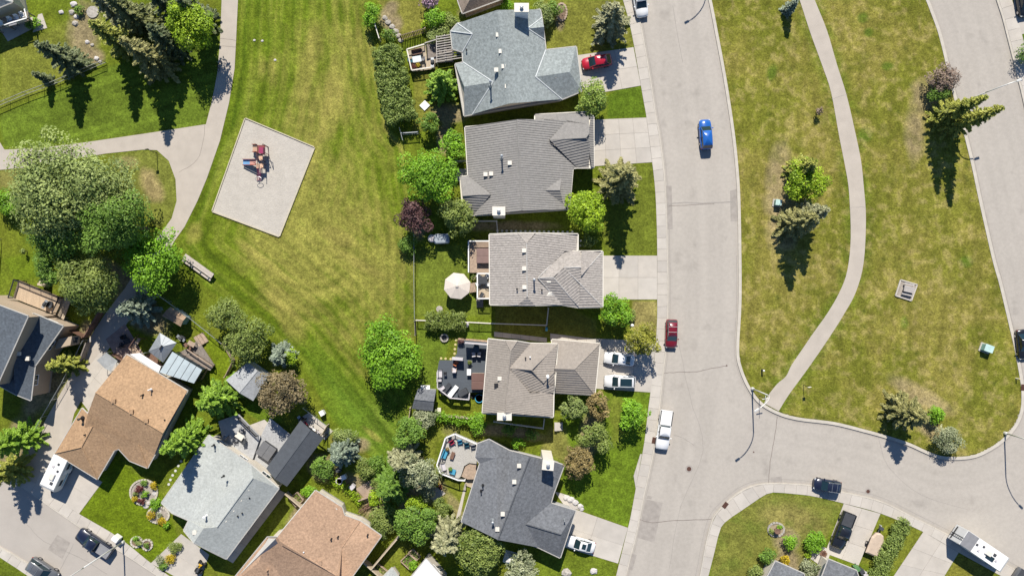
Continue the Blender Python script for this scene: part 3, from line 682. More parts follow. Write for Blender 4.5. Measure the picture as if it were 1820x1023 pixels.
def house(name, label, V, faces, outline, roof_m, wall_m, tile=False, caps=(), cap_m=None, vents=(), pipes=(), chims=(), gables=(), trim=None, nowin=(), garage=(), ov=.5, cap_r=.09, zs=1.0):
    ez = min(v[2] for v in V.values()); Z = lambda z: ez + (z - ez) * zs
    pos = {k: P(v[0], v[1], Z(v[2])) for k, v in V.items()}
    out = [pos[k] for k in outline]
    c = sum(out, Vector()) / len(out); org = Vector((c.x, c.y, 0))
    t = thing(name, label, 'house', org)
    trim = trim or M_trim
    L_ = lambda *a: MB(org)
    # roof
    mb = L_(); face_n = []
    for f in faces:
        pts = [pos[k] for k in f]
        if tile: tile_face(mb, pts)
        else:
            if newell(pts).z < 0: pts = pts[::-1]
            tr = [tuple(x) for x in tessellate_polygon([pts])]; mb.add(pts, tr); face_n += [newell(pts)] * len(tr)
    roof = mb.build('roof', roof_m, t)
    # make faces point up
    if not tile:
        bm = bmesh.new(); bm.from_mesh(roof.data)
        for f in bm.faces:
            if f.normal.z < 0: f.normal_flip()
        bm.to_mesh(roof.data); bm.free()
        roof.data.polygons.foreach_set('use_smooth', [True] * len(roof.data.polygons))
        roof.data.normals_split_custom_set([tuple(face_n[p_.index]) for p_ in roof.data.polygons for _ in p_.loop_indices])
    # soffit just below the eave
    so_ = L_(); sp = [Vector((p.x, p.y, p.z - .2)) for p in out]
    tri = tessellate_polygon([sp]); so_.add(sp, [tuple(x) for x in tri]); so_.build('soffit', trim, t)
    # fascia + gutter round the eave outline
    fb = L_(); gb = L_(); n = len(out)
    ar = sum(out[i].x * out[(i + 1) % n].y - out[(i + 1) % n].x * out[i].y for i in range(n)); sg = 1 if ar > 0 else -1
    for i in range(n):
        a, b = out[i], out[(i + 1) % n]
        d = (b - a); 
        if d.length < .2: continue
        o_ = Vector((d.y, -d.x, 0)).normalized() * sg
        fb.beam(a + o_ * .02 - Vector((0, 0, .09)), b + o_ * .02 - Vector((0, 0, .09)), .04, .22)
        gb.beam(a + o_ * .08 - Vector((0, 0, .05)), b + o_ * .08 - Vector((0, 0, .05)), .09, .09)
    fb.build('fascia', trim, t); gb.build('gutter', trim, t)
    # walls
    wl = inset(out, ov); mb = L_(); fd = L_()
    nn = len(wl)
    for i in range(nn):
        a, b = wl[i], wl[(i + 1) % nn]
        q = [Vector((a.x, a.y, .35)), Vector((b.x, b.y, .35)), Vector((b.x, b.y, b.z - .1)), Vector((a.x, a.y, a.z - .1))]
        if sg < 0: q = q[::-1]
        mb.poly(q)
        e = (b - a).to_2d(); 
        q2 = [Vector((a.x, a.y, -.05)), Vector((b.x, b.y, -.05)), Vector((b.x, b.y, .35)), Vector((a.x, a.y, .35))]
        fd.poly(q2 if sg > 0 else q2[::-1])
    for g in gables:
        pts = [pos[k] for k in g]; m_ = c.to_2d()
        cc = sum(pts, Vector()) / len(pts); inn = Vector((m_.x - cc.x, m_.y - cc.y, 0)).normalized() * .28
        pts = [p + inn - Vector((0, 0, .12)) for p in pts]; mb.poly(pts)
    mb.build('wall', wall_m, t); fd.build('foundation', M_found, t)
    # windows and doors
    for i in range(nn):
        a, b = wl[i], wl[(i + 1) % nn]; d = b - a; ln = d.to_2d().length
        if ln < 2.2 or i in nowin: continue
        u = Vector((d.x, d.y, 0)).normalized(); o_ = Vector((d.y, -d.x, 0)).normalized() * sg; rz = math.atan2(u.y, u.x)
        top = min(a.z, b.z) - .35
        if i in garage:
            c0 = (a + b) / 2; wd = min(4.9, ln - .7); m = MB(org); m.box((c0.x + o_.x * .03, c0.y + o_.y * .03, 1.12), (wd + .3, .06, 2.4), rz); fr = m.build('garage_door', trim, t)
            for r in range(4):
                m = MB(org); m.box((c0.x + o_.x * .07, c0.y + o_.y * .07, .30 + r * .54), (wd, .05, .5), rz); m.build('panel', M_offwhite, fr)
            continue
        k = max(1, int(ln / 3.4))
        for j in range(k):
            f = (j + .5) / k; p = a + d * f; wd = 1.3 if k > 1 else min(1.5, ln * .5); hh = 1.15; z = top - hh / 2
            m = MB(org)
            for sx in (-1, 1): m.box((p.x + u.x * sx * wd / 2 + o_.x * .04, p.y + u.y * sx * wd / 2 + o_.y * .04, z), (.09, .09, hh + .09), rz)
            for sz in (-1, 1): m.box((p.x + o_.x * .04, p.y + o_.y * .04, z + sz * hh / 2), (wd - .09, .10, .09), rz)
            m.box((p.x + o_.x * .04, p.y + o_.y * .04, z), (.06, .07, hh - .1), rz)
            fr = m.build('window', M_white, t)
            m = MB(org); m.box((p.x + o_.x * .012, p.y + o_.y * .012, z), (wd - .08, .03, hh - .08), rz); m.build('pane', M_glass, fr)
    # ridge caps
    if caps:
        for a, b in caps:
            m = MB(org); m.tube([pos[a] + Vector((0, 0, .02)), pos[b] + Vector((0, 0, .02))], cap_r, 6); m.build('ridge_cap', cap_m or roof_m, roof)
    # vents, pipes, chimneys stand on the roof: (px,py,z of the roof there)
    def vent(v):
        x, y, z = v[:3]; q = P(x, y, Z(z)); m = MB(org)
        m.box(q + Vector((0, 0, .06)), (.5, .5, .3)); m.box(q + Vector((0, 0, .24)), (.58, .58, .06)); m.build('roof_vent', v[3] if len(v) > 3 else M_offwhite, roof)
    for v in vents: vent(v)
    for v in pipes:
        x, y, z = v[:3]; hgt = v[3] if len(v) > 3 else 1.0; q = P(x, y, Z(z)); m = MB(org)
        k_ = 1.0 if hgt > .5 else .55; m.tube([q - Vector((0, 0, .3)), q + Vector((0, 0, hgt))], .11 * k_, 8); m.lathe(q + Vector((0, 0, hgt + .05)), [(.2 * k_, 0), (.2 * k_, .12), (.05, .2)], 8); m.lathe(q - Vector((0, 0, .25)), [(.35 * k_, 0), (.16 * k_, .4)], 8)
        m.build('vent_pipe', v[4] if len(v) > 4 else M_metal, roof)
    for ch in chims:
        x, y, z0, z1, lx, ly, rz, cm_ = ch
        q = P(x, y, z1); m = MB(org); m.box((q.x, q.y, z1 / 2), (lx, ly, z1 - .1), rz); o2 = m.build('chimney', cm_, t)
        m = MB(org); m.box((q.x, q.y, z1 + .02), (lx + .16, ly + .16, .14), rz); m.build('chimney_cap', M_offwhite, o2)
        m = MB(org); m.lathe((q.x, q.y, z1 + .09), [(.22, 0), (.22, .25), (.28, .27), (.28, .33), (.1, .38)], 10); m.build('flue', M_metal, o2)
    return t

e = 3.2
# 1 blue-grey shingle house
house('house', 'blue grey shingled house with white ridge lines beside the red car',
  dict(a=(813,42,e),n=(884,18,5.7),b=(960,17,e),c=(968,71,e),c2=(970,89,e),g1=(1024,83,e),g2=(1034,162,e),g3=(998.5,176.5,e),s=(905,184,5.7),d=(840,203,e),d2=(825,206,e),e1=(809,114,e),e2=(823,111,e),f=(822,92.5,e),f1=(804.5,87,e),f2=(801,56,e),
       q=(840,61,4.05),w=(876.5,146,4.55),wr=(825,154,4.5),k=(952,137,4.3),kr=(1012,128,4.3),m=(938,51,4.2),mr=(967,48,4.1),c0=(963,32,e)),
  [('a','n','s','d','w','e2','f','q'),('n','b','c0','m','c','c2','k','g3','s'),('a','q','f2'),('f2','q','f','f1'),('e2','w','wr','e1'),('wr','w','d','d2'),('c2','g1','kr','k'),('k','kr','g2','g3'),('g1','g2','kr'),('c0','mr','m'),('m','mr','c')],
  ['a','f2','f1','f','e2','e1','d2','d','g3','g2','g1','c2','c','c0','b'], R_blue, W_cream, caps=[('a','q'),('q','f'),('e2','w'),('w','d'),('c2','k'),('k','g3'),('m','c'),('m','c0'),('f2','q')], cap_m=mat('pale_valley_metal',(.50,.52,.52),.6), cap_r=.10,
  vents=[(885,63,5.3),(890,92,5.4),(895,119,5.45),(882,125,5.3),(901,154,5.4),(985,136,3.9)], pipes=[(872,152,4.6,2.0),(829,90,3.4,.4,M_dark)], chims=[(927,14,3.3,7.0,1.9,1.1,0,M_white)],
  gables=[('a','n','b'),('d','s','g3'),('e1','wr','d2'),('c0','mr','c')], garage=(9,), zs=1.3)
# 2 grey tiled house
house('house', 'grey tiled house with long ridge above the row of stepping stones',
  dict(a=(826.6,226,e),n=(919,212.5,5.5),b=(951,215,3.5),g0=(951,204,e),g1=(1044,199,e),g2=(1055,207,e),g3=(1055,298,e),b3=(1026,298,e),b4=(1018,299,e),b5=(1012,372,e),s=(927.5,374,5.5),d=(842,383,e),d0=(832,378,e),h1=(823,376,e),h2=(818,314,e),h3=(832,313,e),
       w=(872,345,4.3),wr=(822,348,4.3),k=(977,248.5,4.5),kr=(1041,245,4.5),v=(1008.5,213.5,3.45),r1=(1047,237,3.9),r2=(1048,253,3.9),gb=(1046.5,207,e),gc=(1047,297,e),m=(970,338,4.4),mr=(995.6,338,4.4),m1=(998.6,308.5,3.5),m2=(1002.6,367,3.5)),
  [('a','n','s','d','w','h3'),('n','v','k','b3','b4','b5','s'),('h3','w','wr','h2'),('wr','w','d','d0','h1'),('b','g0','g1','gb','r1','kr','k','v'),('k','kr','r2','gc','b3'),('gb','g2','g3','gc','r2','kr','r1'),('m1','mr','m'),('m','mr','m2')],
  ['a','h3','h2','h1','d0','d','b5','b4','b3','g3','g2','g1','g0','b'], T_grey, W_cream, tile=True, caps=[('n','s'),('k','kr'),('wr','w'),('m','mr'),('kr','r2'),('kr','r1')], trim=M_offwhite,
  vents=[(906,290,5.1),(863,310,4.1),(873,309,4.3)], pipes=[(892,281,4.9,1.7)], chims=[(886.5,375,3.4,5.4,1.7,1.1,0,M_white)], gables=[('a','n','v'),('d','s','b5'),('h2','wr','h1'),('m1','mr','m2')], garage=(9,), zs=1.25)
# 3 shake-tile house
e3 = 4.9
house('house', 'pale grey shake roofed house with two small end gablets',
  dict(a=(870,416.5,e3),a1=(920,414.5,6.3),a2=(951,414.5,6.3),b=(1027,416,e3),b1=(1027,446,e3),g1=(1071,446.5,e3),g2=(1071,545,e3),g3=(1029,546,e3),g4=(999.6,541.5,e3),s2=(951,542,6.3),s1=(921,542,6.3),d=(871,541,e3),
       n=(936,433,6.9),s=(937,527,6.9),k=(956,494,6.5),k1=(984,493,6.5),c1=(1002,446.5,e3),c2=(1032,446.5,e3),p=(1002,475,6.3),p2=(1033,475,6.3),x=(1032,491,5.9),y=(1030,503,5.8)),
  [('a','a1','n','s','s1','d'),('a2','b','b1','c1','k','g4','s2','s','n'),('a1','a2','n'),('s1','s','s2'),('c1','p','k1','k'),('k','k1','g3','g4'),('k1','p','y','g3'),('c1','c2','p2','p'),('p','p2','x','y'),('c2','g1','x','p2'),('g1','g2','y','x'),('y','g2','g3')],
  ['a','d','s1','s2','g4','g3','g2','g1','c2','c1','b1','b','a2','a1'], T_shake, W_grey, tile=True, caps=[('n','s'),('k','k1'),('c1','k'),('k','g4'),('g1','x'),('p','y'),('p','p2'),('g2','y'),('k1','g3')], cap_m=mat('pale_cap_tile',(.42,.40,.375),.8), trim=M_offwhite,
  vents=[(931.5,445,6.8),(931.5,477,6.8),(932,510,6.8),(975.5,498.5,6.1)], pipes=[(949,497,6.5,1.5),(919,513,6.4,.35,M_dark),(963,515,6.1,.3,M_dark)], garage=(6,))
# 4 tan tiled house
e4 = 4.7
house('house', 'tan tiled house with white chimney above the big charcoal deck',
  dict(a=(868,602,e4),a1=(899,605,6.2),a2=(919,606,6.3),b=(943,610,e4),b1=(991,611,e4),c1=(986,684,e4),c2=(984,697,e4),c3=(983,740.5,e4),d=(857.5,733.5,e4),n=(907.6,623,6.7),s=(897.5,733,6.7),k=(906,653.5,6.5),k1=(944.6,657,6.5),v=(940,697.5,5.4),q=(965,680,5.4),q2=(985.5,660,5.4)),
  [('a','a1','n','s','d'),('a1','a2','n'),('a2','b','k','n'),('b','b1','k1','k'),('b1','q2','q','k1'),('q2','c1','q'),('k','k1','q','c1','c2','v'),('n','k','v','c2','c3','s')],
  ['a','d','c3','c2','c1','b1','b','a2','a1'], T_tan, W_tan, tile=True, caps=[('n','s'),('k','k1'),('k1','b1'),('k1','q'),('q','q2'),('a1','n'),('a2','n')], trim=M_offwhite,
  vents=[(882,684,5.7,M_dark),(888,672,5.9)], pipes=[(973,668,5.5,1.1,M_white),(934,636,5.8,.35,M_dark),(942,634,5.6,.4,M_white)], chims=[(896.5,739.5,4.3,6.6,1.9,.95,0,M_offwhite)], gables=[('d','s','c3')], ov=.45)
e4g = 3.0
house('garage', 'low tan tiled hip roofed garage behind the white cars',
  dict(a=(981,603,e4g),b=(1066,610.5,e4g),c=(1057,701,e4g),d=(986,697,e4g),k=(984,654.5,4.9),k1=(1021,655.7,4.9)),
  [('a','b','k1','k'),('b','c','k1'),('k','k1','c','d')], ['a','d','c','b'], T_tan, W_tan, tile=True, caps=[('k','k1'),('k1','b'),('k1','c')], trim=M_offwhite, garage=(2,), nowin=(0,))
# 5 slate house
e5 = 3.4
house('house', 'dark slate shingled house with white chimney beside the pale octagon deck',
  dict(a=(869,780.5,e5),b=(941.5,812,5.9),b0=(905,800,e5),c0=(984,820,e5),c=(1002.5,826,e5),c1=(984,876,e5),c2=(979,893.5,e5),g1=(1023,907,e5),g2=(995.5,990.5,e5),g3=(957,972,e5),s=(885,958.5,5.9),d=(820,926.7,e5),f=(853,823,e5),f1=(844.5,812,e5),f2=(849,788,e5),
       q=(882,813.5,4.6),k=(934.6,930.5,4.9),k1=(997,949,4.6),k2=(1005,921,4.0)),
  [('a','b0','b','s','d','f','q'),('a','q','f1','f2'),('f1','q','f'),('b','c0','c','c1','c2','k','g3','s'),('b0','c0','b'),('k','c2','g1','k1'),('g1','g2','k1'),('k','k1','g2','g3')],
  ['a','f2','f1','f','d','g3','g2','g1','c2','c1','c','c0','b0'], R_slate, W_grey, caps=[('b','s'),('k','k1')], cap_m=shingle('slate_cap',(.09,.095,.105)), cap_r=.11,
  vents=[(922.5,826.5,5.5),(914,855,5.6),(893.5,912,5.8),(884,939,5.7)], pipes=[(876,924,5.4,.9),(855,872,4.5,.3,M_dark),(1003,923,4.1,.5),(858,862,4.6,.3,M_dark)], chims=[(974,826,3.4,6.5,1.5,1.25,-.1,M_offwhite)], gables=[('d','s','g3')], garage=(6,))
# 6 pale grey house
house('house', 'pale grey shingled house with a spruce shadow on its roof',
  dict(a=(371,773,3.2),a1=(447,826,3.3),r=(449.6,849,5.9),b=(495.5,867,4.2),c=(402,992.5,4.2),d=(344.5,964,6.5),d1=(326.6,942,4.9),d2=(335.5,924,4.7),f=(306,911,3.9),g=(287,893,3.2),k=(386,936,5.9),k2=(362,938,6.5),kb=(362,938,5.4)),
  [('a','a1','r','k','kb','d2','f','g'),('a1','b','r'),('r','b','c','d','k2','k'),('k2','d','d1','d2'),('k','k2','kb'),('kb','k2','d2')],
  ['a','g','f','d2','d1','d','c','b','a1'], R_pale, W_cream, caps=[('r','k')], vents=[(440.5,867,5.4),(427.5,885.5,5.4),(414,904,5.4),(400.5,922.5,5.4),(347,945,5.9)], pipes=[(368,915,5.1,.9,M_white),(396.5,846,5.0,.35,M_dark),(379,791,3.8,.3,M_dark),(445,883,5.0,.25,M_dark),(432,910,4.9,.25,M_dark),(424,915,5.0,.25,M_dark)], ov=.35)
# 7 pink-tan house
house('house', 'pink tan shingled house at the bottom edge beside the flower trellises',
  dict(a=(560.6,871,e),a1=(608,901,e),a2=(612,915,e),a3=(640,925,e),b=(677.6,951.5,e),c=(600,1060,e),d=(480,1110,e),d1=(395,1052,e),f=(475,954,4.4),g=(492.5,954,5.9),h=(500,962,e),k=(494,956.5,5.0),r0=(497,960,5.9),r=(598,1022,5.9),q=(608,972,4.7),w=(460,998,4.8),w2=(484,999,4.8),w3=(520,1060,4.8)),
  [('a','a1','a2','a3','q','b','c','r','r0','g'),('a3','b','q'),('g','r0','r','c','d','w3','w2','w','f'),('f','w','d1'),('w','w2','w3','d','d1')],
  ['a','g','f','d1','d','c','b','a3','a2','a1'], R_pink, W_cream, caps=[('r0','r'),('a3','q')], vents=[(523,963,5.2,R_pink),(569,998.5,5.7,R_pink)], pipes=[(542,978,5.3,.5,M_white),(601,953,4.4,.25,M_dark),(589,957,4.7,.25,M_dark),(653.5,950,3.6,.25,M_dark),(475,1013,5,.3,R_pink)], nowin=(4,))
# 8 tan house
e8 = 2.6
house('house', 'tan shingled house beside the white camper trailer and standing seam sunroom',
  dict(a=(225,629.5,e),b=(333,694,e),d=(274.5,808,3.4),d1=(262,831,e),d2=(230,818,3.0),d3=(211,797,3.3),d4=(203,800,e8),f=(173,851,e8),f1=(98,805,e8),f2=(146,725,e8),f3=(156,735,3.5),g=(170,697,5.6),r=(290,769,5.6),w=(165,757,4.0),w0=(150,759.5,3.2),w1=(145,794,4.0),m=(246.5,790,4.0)),
  [('a','b','r','g'),('g','r','d','m','d3','w','w0','f3'),('f3','w0','w','w1','f1','f2'),('w','d3','d4','f','w1'),('f1','w1','f'),('d3','m','d2'),('d2','m','d1'),('m','d','d1')],
  ['a','f3','f2','f1','f','d4','d3','d2','d1','d','b'], R_tan, W_cream, caps=[('g','r'),('w','w1'),('m','d1'),('w1','f1'),('w1','f')], vents=[(203,712,5.5,R_tan),(234.5,731,5.5,R_tan),(261,747,5.5,R_tan)], pipes=[(267,692,4.6,.4,M_white),(253,702,4.7,.25,M_dark),(295,745,4.7,.3,M_dark),(145,743,3.4,.6,M_dark),(152,772,3.7,.2,M_dark)], gables=[('a','g','f3'),('b','r','d')], garage=(3,))
# 9 dark house at the left edge, two roof levels
hd_ = house('house', 'dark slate house at the left edge with tan walls and bump out window',
  dict(a=(60,557,4.6),b=(112,579,4.6),c=(62,650,4.6),d=(54.7,711,4.6),f=(26.7,700,4.6),g=(-10,680,4.6),h=(20,570,4.6),r=(23,630,5.8),r2=(42,575,5.6)),
  [('a','b','c','r','r2'),('r','c','d','f'),('h','a','r2','r','f','g')], ['a','h','g','f','d','c','b'], R_dark, W_tan, caps=[('r','c')], vents=[(34,628,5.6),(50.5,636.5,5.4)], ov=.35)
q = [P(*p, 3.3) for p in ((104,602),(128,597),(125,613),(97,620))]; m = MB(hd_.location); m.prism([(p.x, p.y) for p in q], 1.2, 3.3, True); bo_ = m.build('bump_out', W_tan, hd_)
a_, b_ = q[1], q[2]; m = MB(hd_.location); mid_ = (a_ + b_) / 2; m.box((mid_.x + .03, mid_.y, 2.3), (.06, .9, 1.0), math.atan2((b_ - a_).y, (b_ - a_).x) - math.pi / 2); m.build('window', M_glass, bo_)
house('house', 'taller dark slate roof rising over the left edge of the photo',
  dict(a=(-60,520,7.6),b=(0,543,7.6),c=(49.6,561.5,7.6),d=(-8,690,7.6),f=(-70,660,7.6),r=(-40,540,8.6),r2=(-60,640,8.6)),
  [('a','b','c','d','r'),('a','r','d','f')], ['a','f','d','c','b'], R_dark, W_tan, ov=.3, nowin=(0,1,2,3,4))
# corner roofs cut by the frame
house('house', 'brown shingled roof cut by the top edge', dict(a=(813,-30,e),b=(814,2,e),c=(822,24,e),d=(862,9,e),f=(900,-5,e),g=(900,-60,e),r=(845,-20,5)), [('a','b','c','r'),('c','d','f','r'),('f','g','a','r')], ['a','g','f','d','c','b'], R_brown, W_brick)
house('house', 'pale shingled roof in the top left corner', dict(a=(-50,-40,4),b=(14,-40,4),c=(22,4,4),d=(2,12,4),f=(-50,34,4),r=(-30,-10,5.5)), [('a','b','c','r'),('c','d','f','r'),('f','a','r')], ['a','f','d','c','b'], R_pale, W_cream, nowin=(0,))
house('house', 'grey roofed house peeking over the bottom edge beside the round bush', dict(a=(1378.5,996.5,e),b=(1429,1019,e),c=(1440,1080,e),d=(1335,1080,e),r=(1400,1070,5)), [('a','b','r'),('b','c','d','r'),('d','a','r')], ['a','d','c','b'], R_slate, W_cream)
house('garage', 'grey roofed garage at the bottom edge below the black pickup', dict(a=(1472.5,993,e),b=(1522,1013,e),c=(1545,1080,e),d=(1440,1080,e),r=(1490,1075,5)), [('a','b','r'),('b','c','d','r'),('d','a','r')], ['a','d','c','b'], R_slate, W_cream)
house('house', 'small grey roof with white eaves at the bottom beside the vegetable beds', dict(a=(697,1008,2.6),b=(712,1030,2.6),c=(700,1075,2.6),d=(665,1040,2.6),r=(693,1040,3.4)), [('a','b','r'),('b','c','r'),('c','d','r'),('d','a','r')], ['a','d','c','b'], R_pale, W_cream)
house('house', 'white flat roofed porch at the bottom edge', dict(a=(757.5,992,3.6),b=(795,1035,3.6),c=(760,1090,3.6),d=(715,1045,3.6),r=(757,1032,3.75)), [('a','b','r'),('b','c','r'),('c','d','r'),('d','a','r')], ['a','d','c','b'], mat('white_membrane',(.68,.68,.67),.7,var=.04), W_cream, ov=.3)

# ---- sheds, gazebos
def shed(label, quad, z, rise, roof_m, wall_m, long_edge=0, name='shed', open_=False, posts_m=None, over=.18, share=.5):
    """quad px at eave height; ridge runs parallel to edge 0-1"""
    q = [P(x, y, z) for x, y in quad]; c = sum(q, Vector()) / 4; org = Vector((c.x, c.y, 0)); t = thing(name, label, name, org)
    r0 = q[0] * (1 - share) + q[3] * share + Vector((0, 0, rise)); r1 = q[1] * (1 - share) + q[2] * share + Vector((0, 0, rise))
    r0.z = r1.z = z + rise
    for nm, pts in (('roof_slope', [q[0], q[1], r1, r0]), ('roof_slope', [r0, r1, q[2], q[3]])):
        if newell(pts).z < 0: pts = pts[::-1]
        m = MB(org); m.poly(pts); m.poly([p - Vector((0, 0, .1)) for p in pts[::-1]])
        for a, b in zip(pts, pts[1:] + pts[:1]): m.poly([b, a, a - Vector((0, 0, .1)), b - Vector((0, 0, .1))])
        m.build(nm, roof_m, t)
    m = MB(org); m.tube([r0, r1], .06, 6); m.build('ridge_cap', roof_m, t)
    w = inset(q, over)
    if open_:
        for p in w + [(w[0] + w[1]) / 2, (w[2] + w[3]) / 2]:
            m = MB(org); m.box((p.x, p.y, z / 2 - .05), (.14, .14, z)); m.build('post', posts_m or M_dark, t)
        m = MB(org)
        for a, b in zip(w, w[1:] + w[:1]): m.beam(a - Vector((0, 0, .17)), b - Vector((0, 0, .17)), .12, .2)
        m.build('beam', posts_m or M_dark, t)
    else:
        m = MB(org); m.prism([(p.x, p.y) for p in w], 0, z - .06)
        ww = [(w[0], w[3], r0), (w[1], w[2], r1)]
        for a, b, r in ww: m.poly([a, b, Vector((r.x + (c.x - r.x) * .04, r.y + (c.y - r.y) * .04, r.z - .12))]); m.poly([b, a, Vector((r.x + (c.x - r.x) * .04, r.y + (c.y - r.y) * .04, r.z - .12))])
        m.build('wall', wall_m, t)
        a, b = w[2], w[3]; p = (a + b) / 2; d = (b - a); rz = math.atan2(d.y, d.x)
        m = MB(org); m.box((p.x, p.y, .95), (.9, .12, 1.9), rz); dd = m.build('door', M_offwhite, t)
        m = MB(org); m.box((p.x + .3 * math.cos(rz), p.y + .3 * math.sin(rz), .95), (.06, .22, .06), rz); m.build('handle', M_dark, dd)
    return t
shed('pale grey shed with white roof beside the rust coloured tree', [(442,643),(476,668),(450,712),(401,675)][0:4] if 0 else [(401.5,675),(441,643),(476,668),(450,712)][::-1], 2.4, .8, shingle('white_grey_shingle',(.34,.35,.36),.1,.08), W_grey, share=.42)
shed('charcoal shed tucked under the bright green tree', [(743,690),(775,693),(769.5,730),(732,726)], 2.2, .7, R_slate, W_grey)
shed('long charcoal pavilion roof over the hot tub patio', [(534,746.5),(473,832),(510,864),(575.5,777.5)], 2.9, .75, mat('charcoal_shingle',(.07,.078,.09),.9,var=.1,fine=.1,fscale=6), W_grey, name='pavilion', open_=True)
shed('brown roofed shed with teal sides under the pale spruce', [(288,561),(321,580),(331,563),(303,545)], 2.1, .3, mat('worn_brown_roof',(.30,.21,.14),.9,var=.3,scale=2), mat('teal_siding',(.16,.28,.30),.8), share=.62)

def canopy_square():
    zc = 2.4; q = [P(*p, zc) for p in ((284,591),(314,609),(290,644),(264,624))]; c = sum(q, Vector()) / 4; org = Vector((c.x, c.y, 0))
    t = thing('gazebo', 'square grey metal canopy gazebo with black centre vent', 'gazebo', org); top = P(286,616,3.3)
    mm_ = mat('grey_canopy_metal', (.26,.28,.30), .55, .2, var=.06)
    for a, b in zip(q, q[1:] + q[:1]):
        m = MB(org); pts = [a, b, top]; pts = pts if newell(pts).z > 0 else pts[::-1]; m.poly(pts); pn = m.build('roof_panel', mm_, t)
        m = MB(org)
        for f in (0, .33, .66): m.tube([a * (1 - f) + b * f, top], .025, 4)
        m.build('rib', M_metal, pn)
    for p in inset(q, .2):
        m = MB(org); m.box((p.x, p.y, zc / 2), (.1, .1, zc)); m.build('post', M_dark, t)
    m = MB(org); m.box(top + Vector((0, -.1, .03)), (.22, .75, .1), -.5); m.build('vent', M_dark, t)
canopy_square()

def sunroom():
    z = 2.8; q = [P(306,625,z+.5), P(360,657,z+.5), P(345.5,682,z), P(283,661,z)]; q = [P(306,624.5,z), P(359.5,657,z), P(345,681,z+.25), P(283,661,z+.6)]
    c = sum(q, Vector()) / 4; org = Vector((c.x, c.y, 0)); t = thing('sunroom', 'sunroom with five pale metal roof panels beside the tan house', 'sunroom', org)
    pm = mat('pale_metal_panel', (.40,.46,.48), .45, .2, var=.06)
    for k in range(5):
        a0, a1 = k / 5 + .008, (k + 1) / 5 - .008; m = MB(org)
        pts = [q[0].lerp(q[1], a0), q[0].lerp(q[1], a1), q[3].lerp(q[2], a1), q[3].lerp(q[2], a0)]
        pts = pts if newell(pts).z > 0 else pts[::-1]; m.poly(pts)
        for a, b in zip(pts, pts[1:] + pts[:1]): m.poly([b, a, a - Vector((0,0,.08)), b - Vector((0,0,.08))])
        m.build('roof_panel', pm, t)
    m = MB(org)
    for k in range(6): m.beam(q[0].lerp(q[1], k/5) - Vector((0,0,.05)), q[3].lerp(q[2], k/5) - Vector((0,0,.05)), .08, .1)
    m.build('roof_beam', M_dark, t)
    w = inset(q, .15); m = MB(org); m.prism([(p.x, p.y) for p in w], 0, .9); m.build('knee_wall', W_brick, t)
    for i in range(4):
        a, b = w[i], w[(i + 1) % 4]; n = 4
        for k in range(n):
            p0 = a.lerp(b, k / n); p1 = a.lerp(b, (k + 1) / n); m = MB(org); m.poly([Vector((p0.x,p0.y,.9)), Vector((p1.x,p1.y,.9)), Vector((p1.x,p1.y,p1.z-.15)), Vector((p0.x,p0.y,p0.z-.15))]); m.build('pane', M_glass, t)
            m = MB(org); m.box((p0.x, p0.y, (.9 + p0.z) / 2 - .1), (.08, .08, p0.z - .9)); m.build('mullion', M_dark, t)
sunroom()
# white patio awning between tan house and sunroom
q = [P(*p, 2.9) for p in ((231,629),(248,627),(286,651),(282,662))]; c = sum(q, Vector())/4
t = thing('awning', 'white strip awning along the back of the tan house', 'awning', (c.x,c.y,0)); m = MB((c.x,c.y,0)); m.prism([(p.x,p.y) for p in q], 2.82, 2.92, True); m.build('panel', M_white, t)
m = MB((c.x,c.y,0)); [m.box((p.x,p.y,1.4),(.1,.1,2.8)) for p in inset(q,.15)[1:3]]; m.build('post', M_white, t)
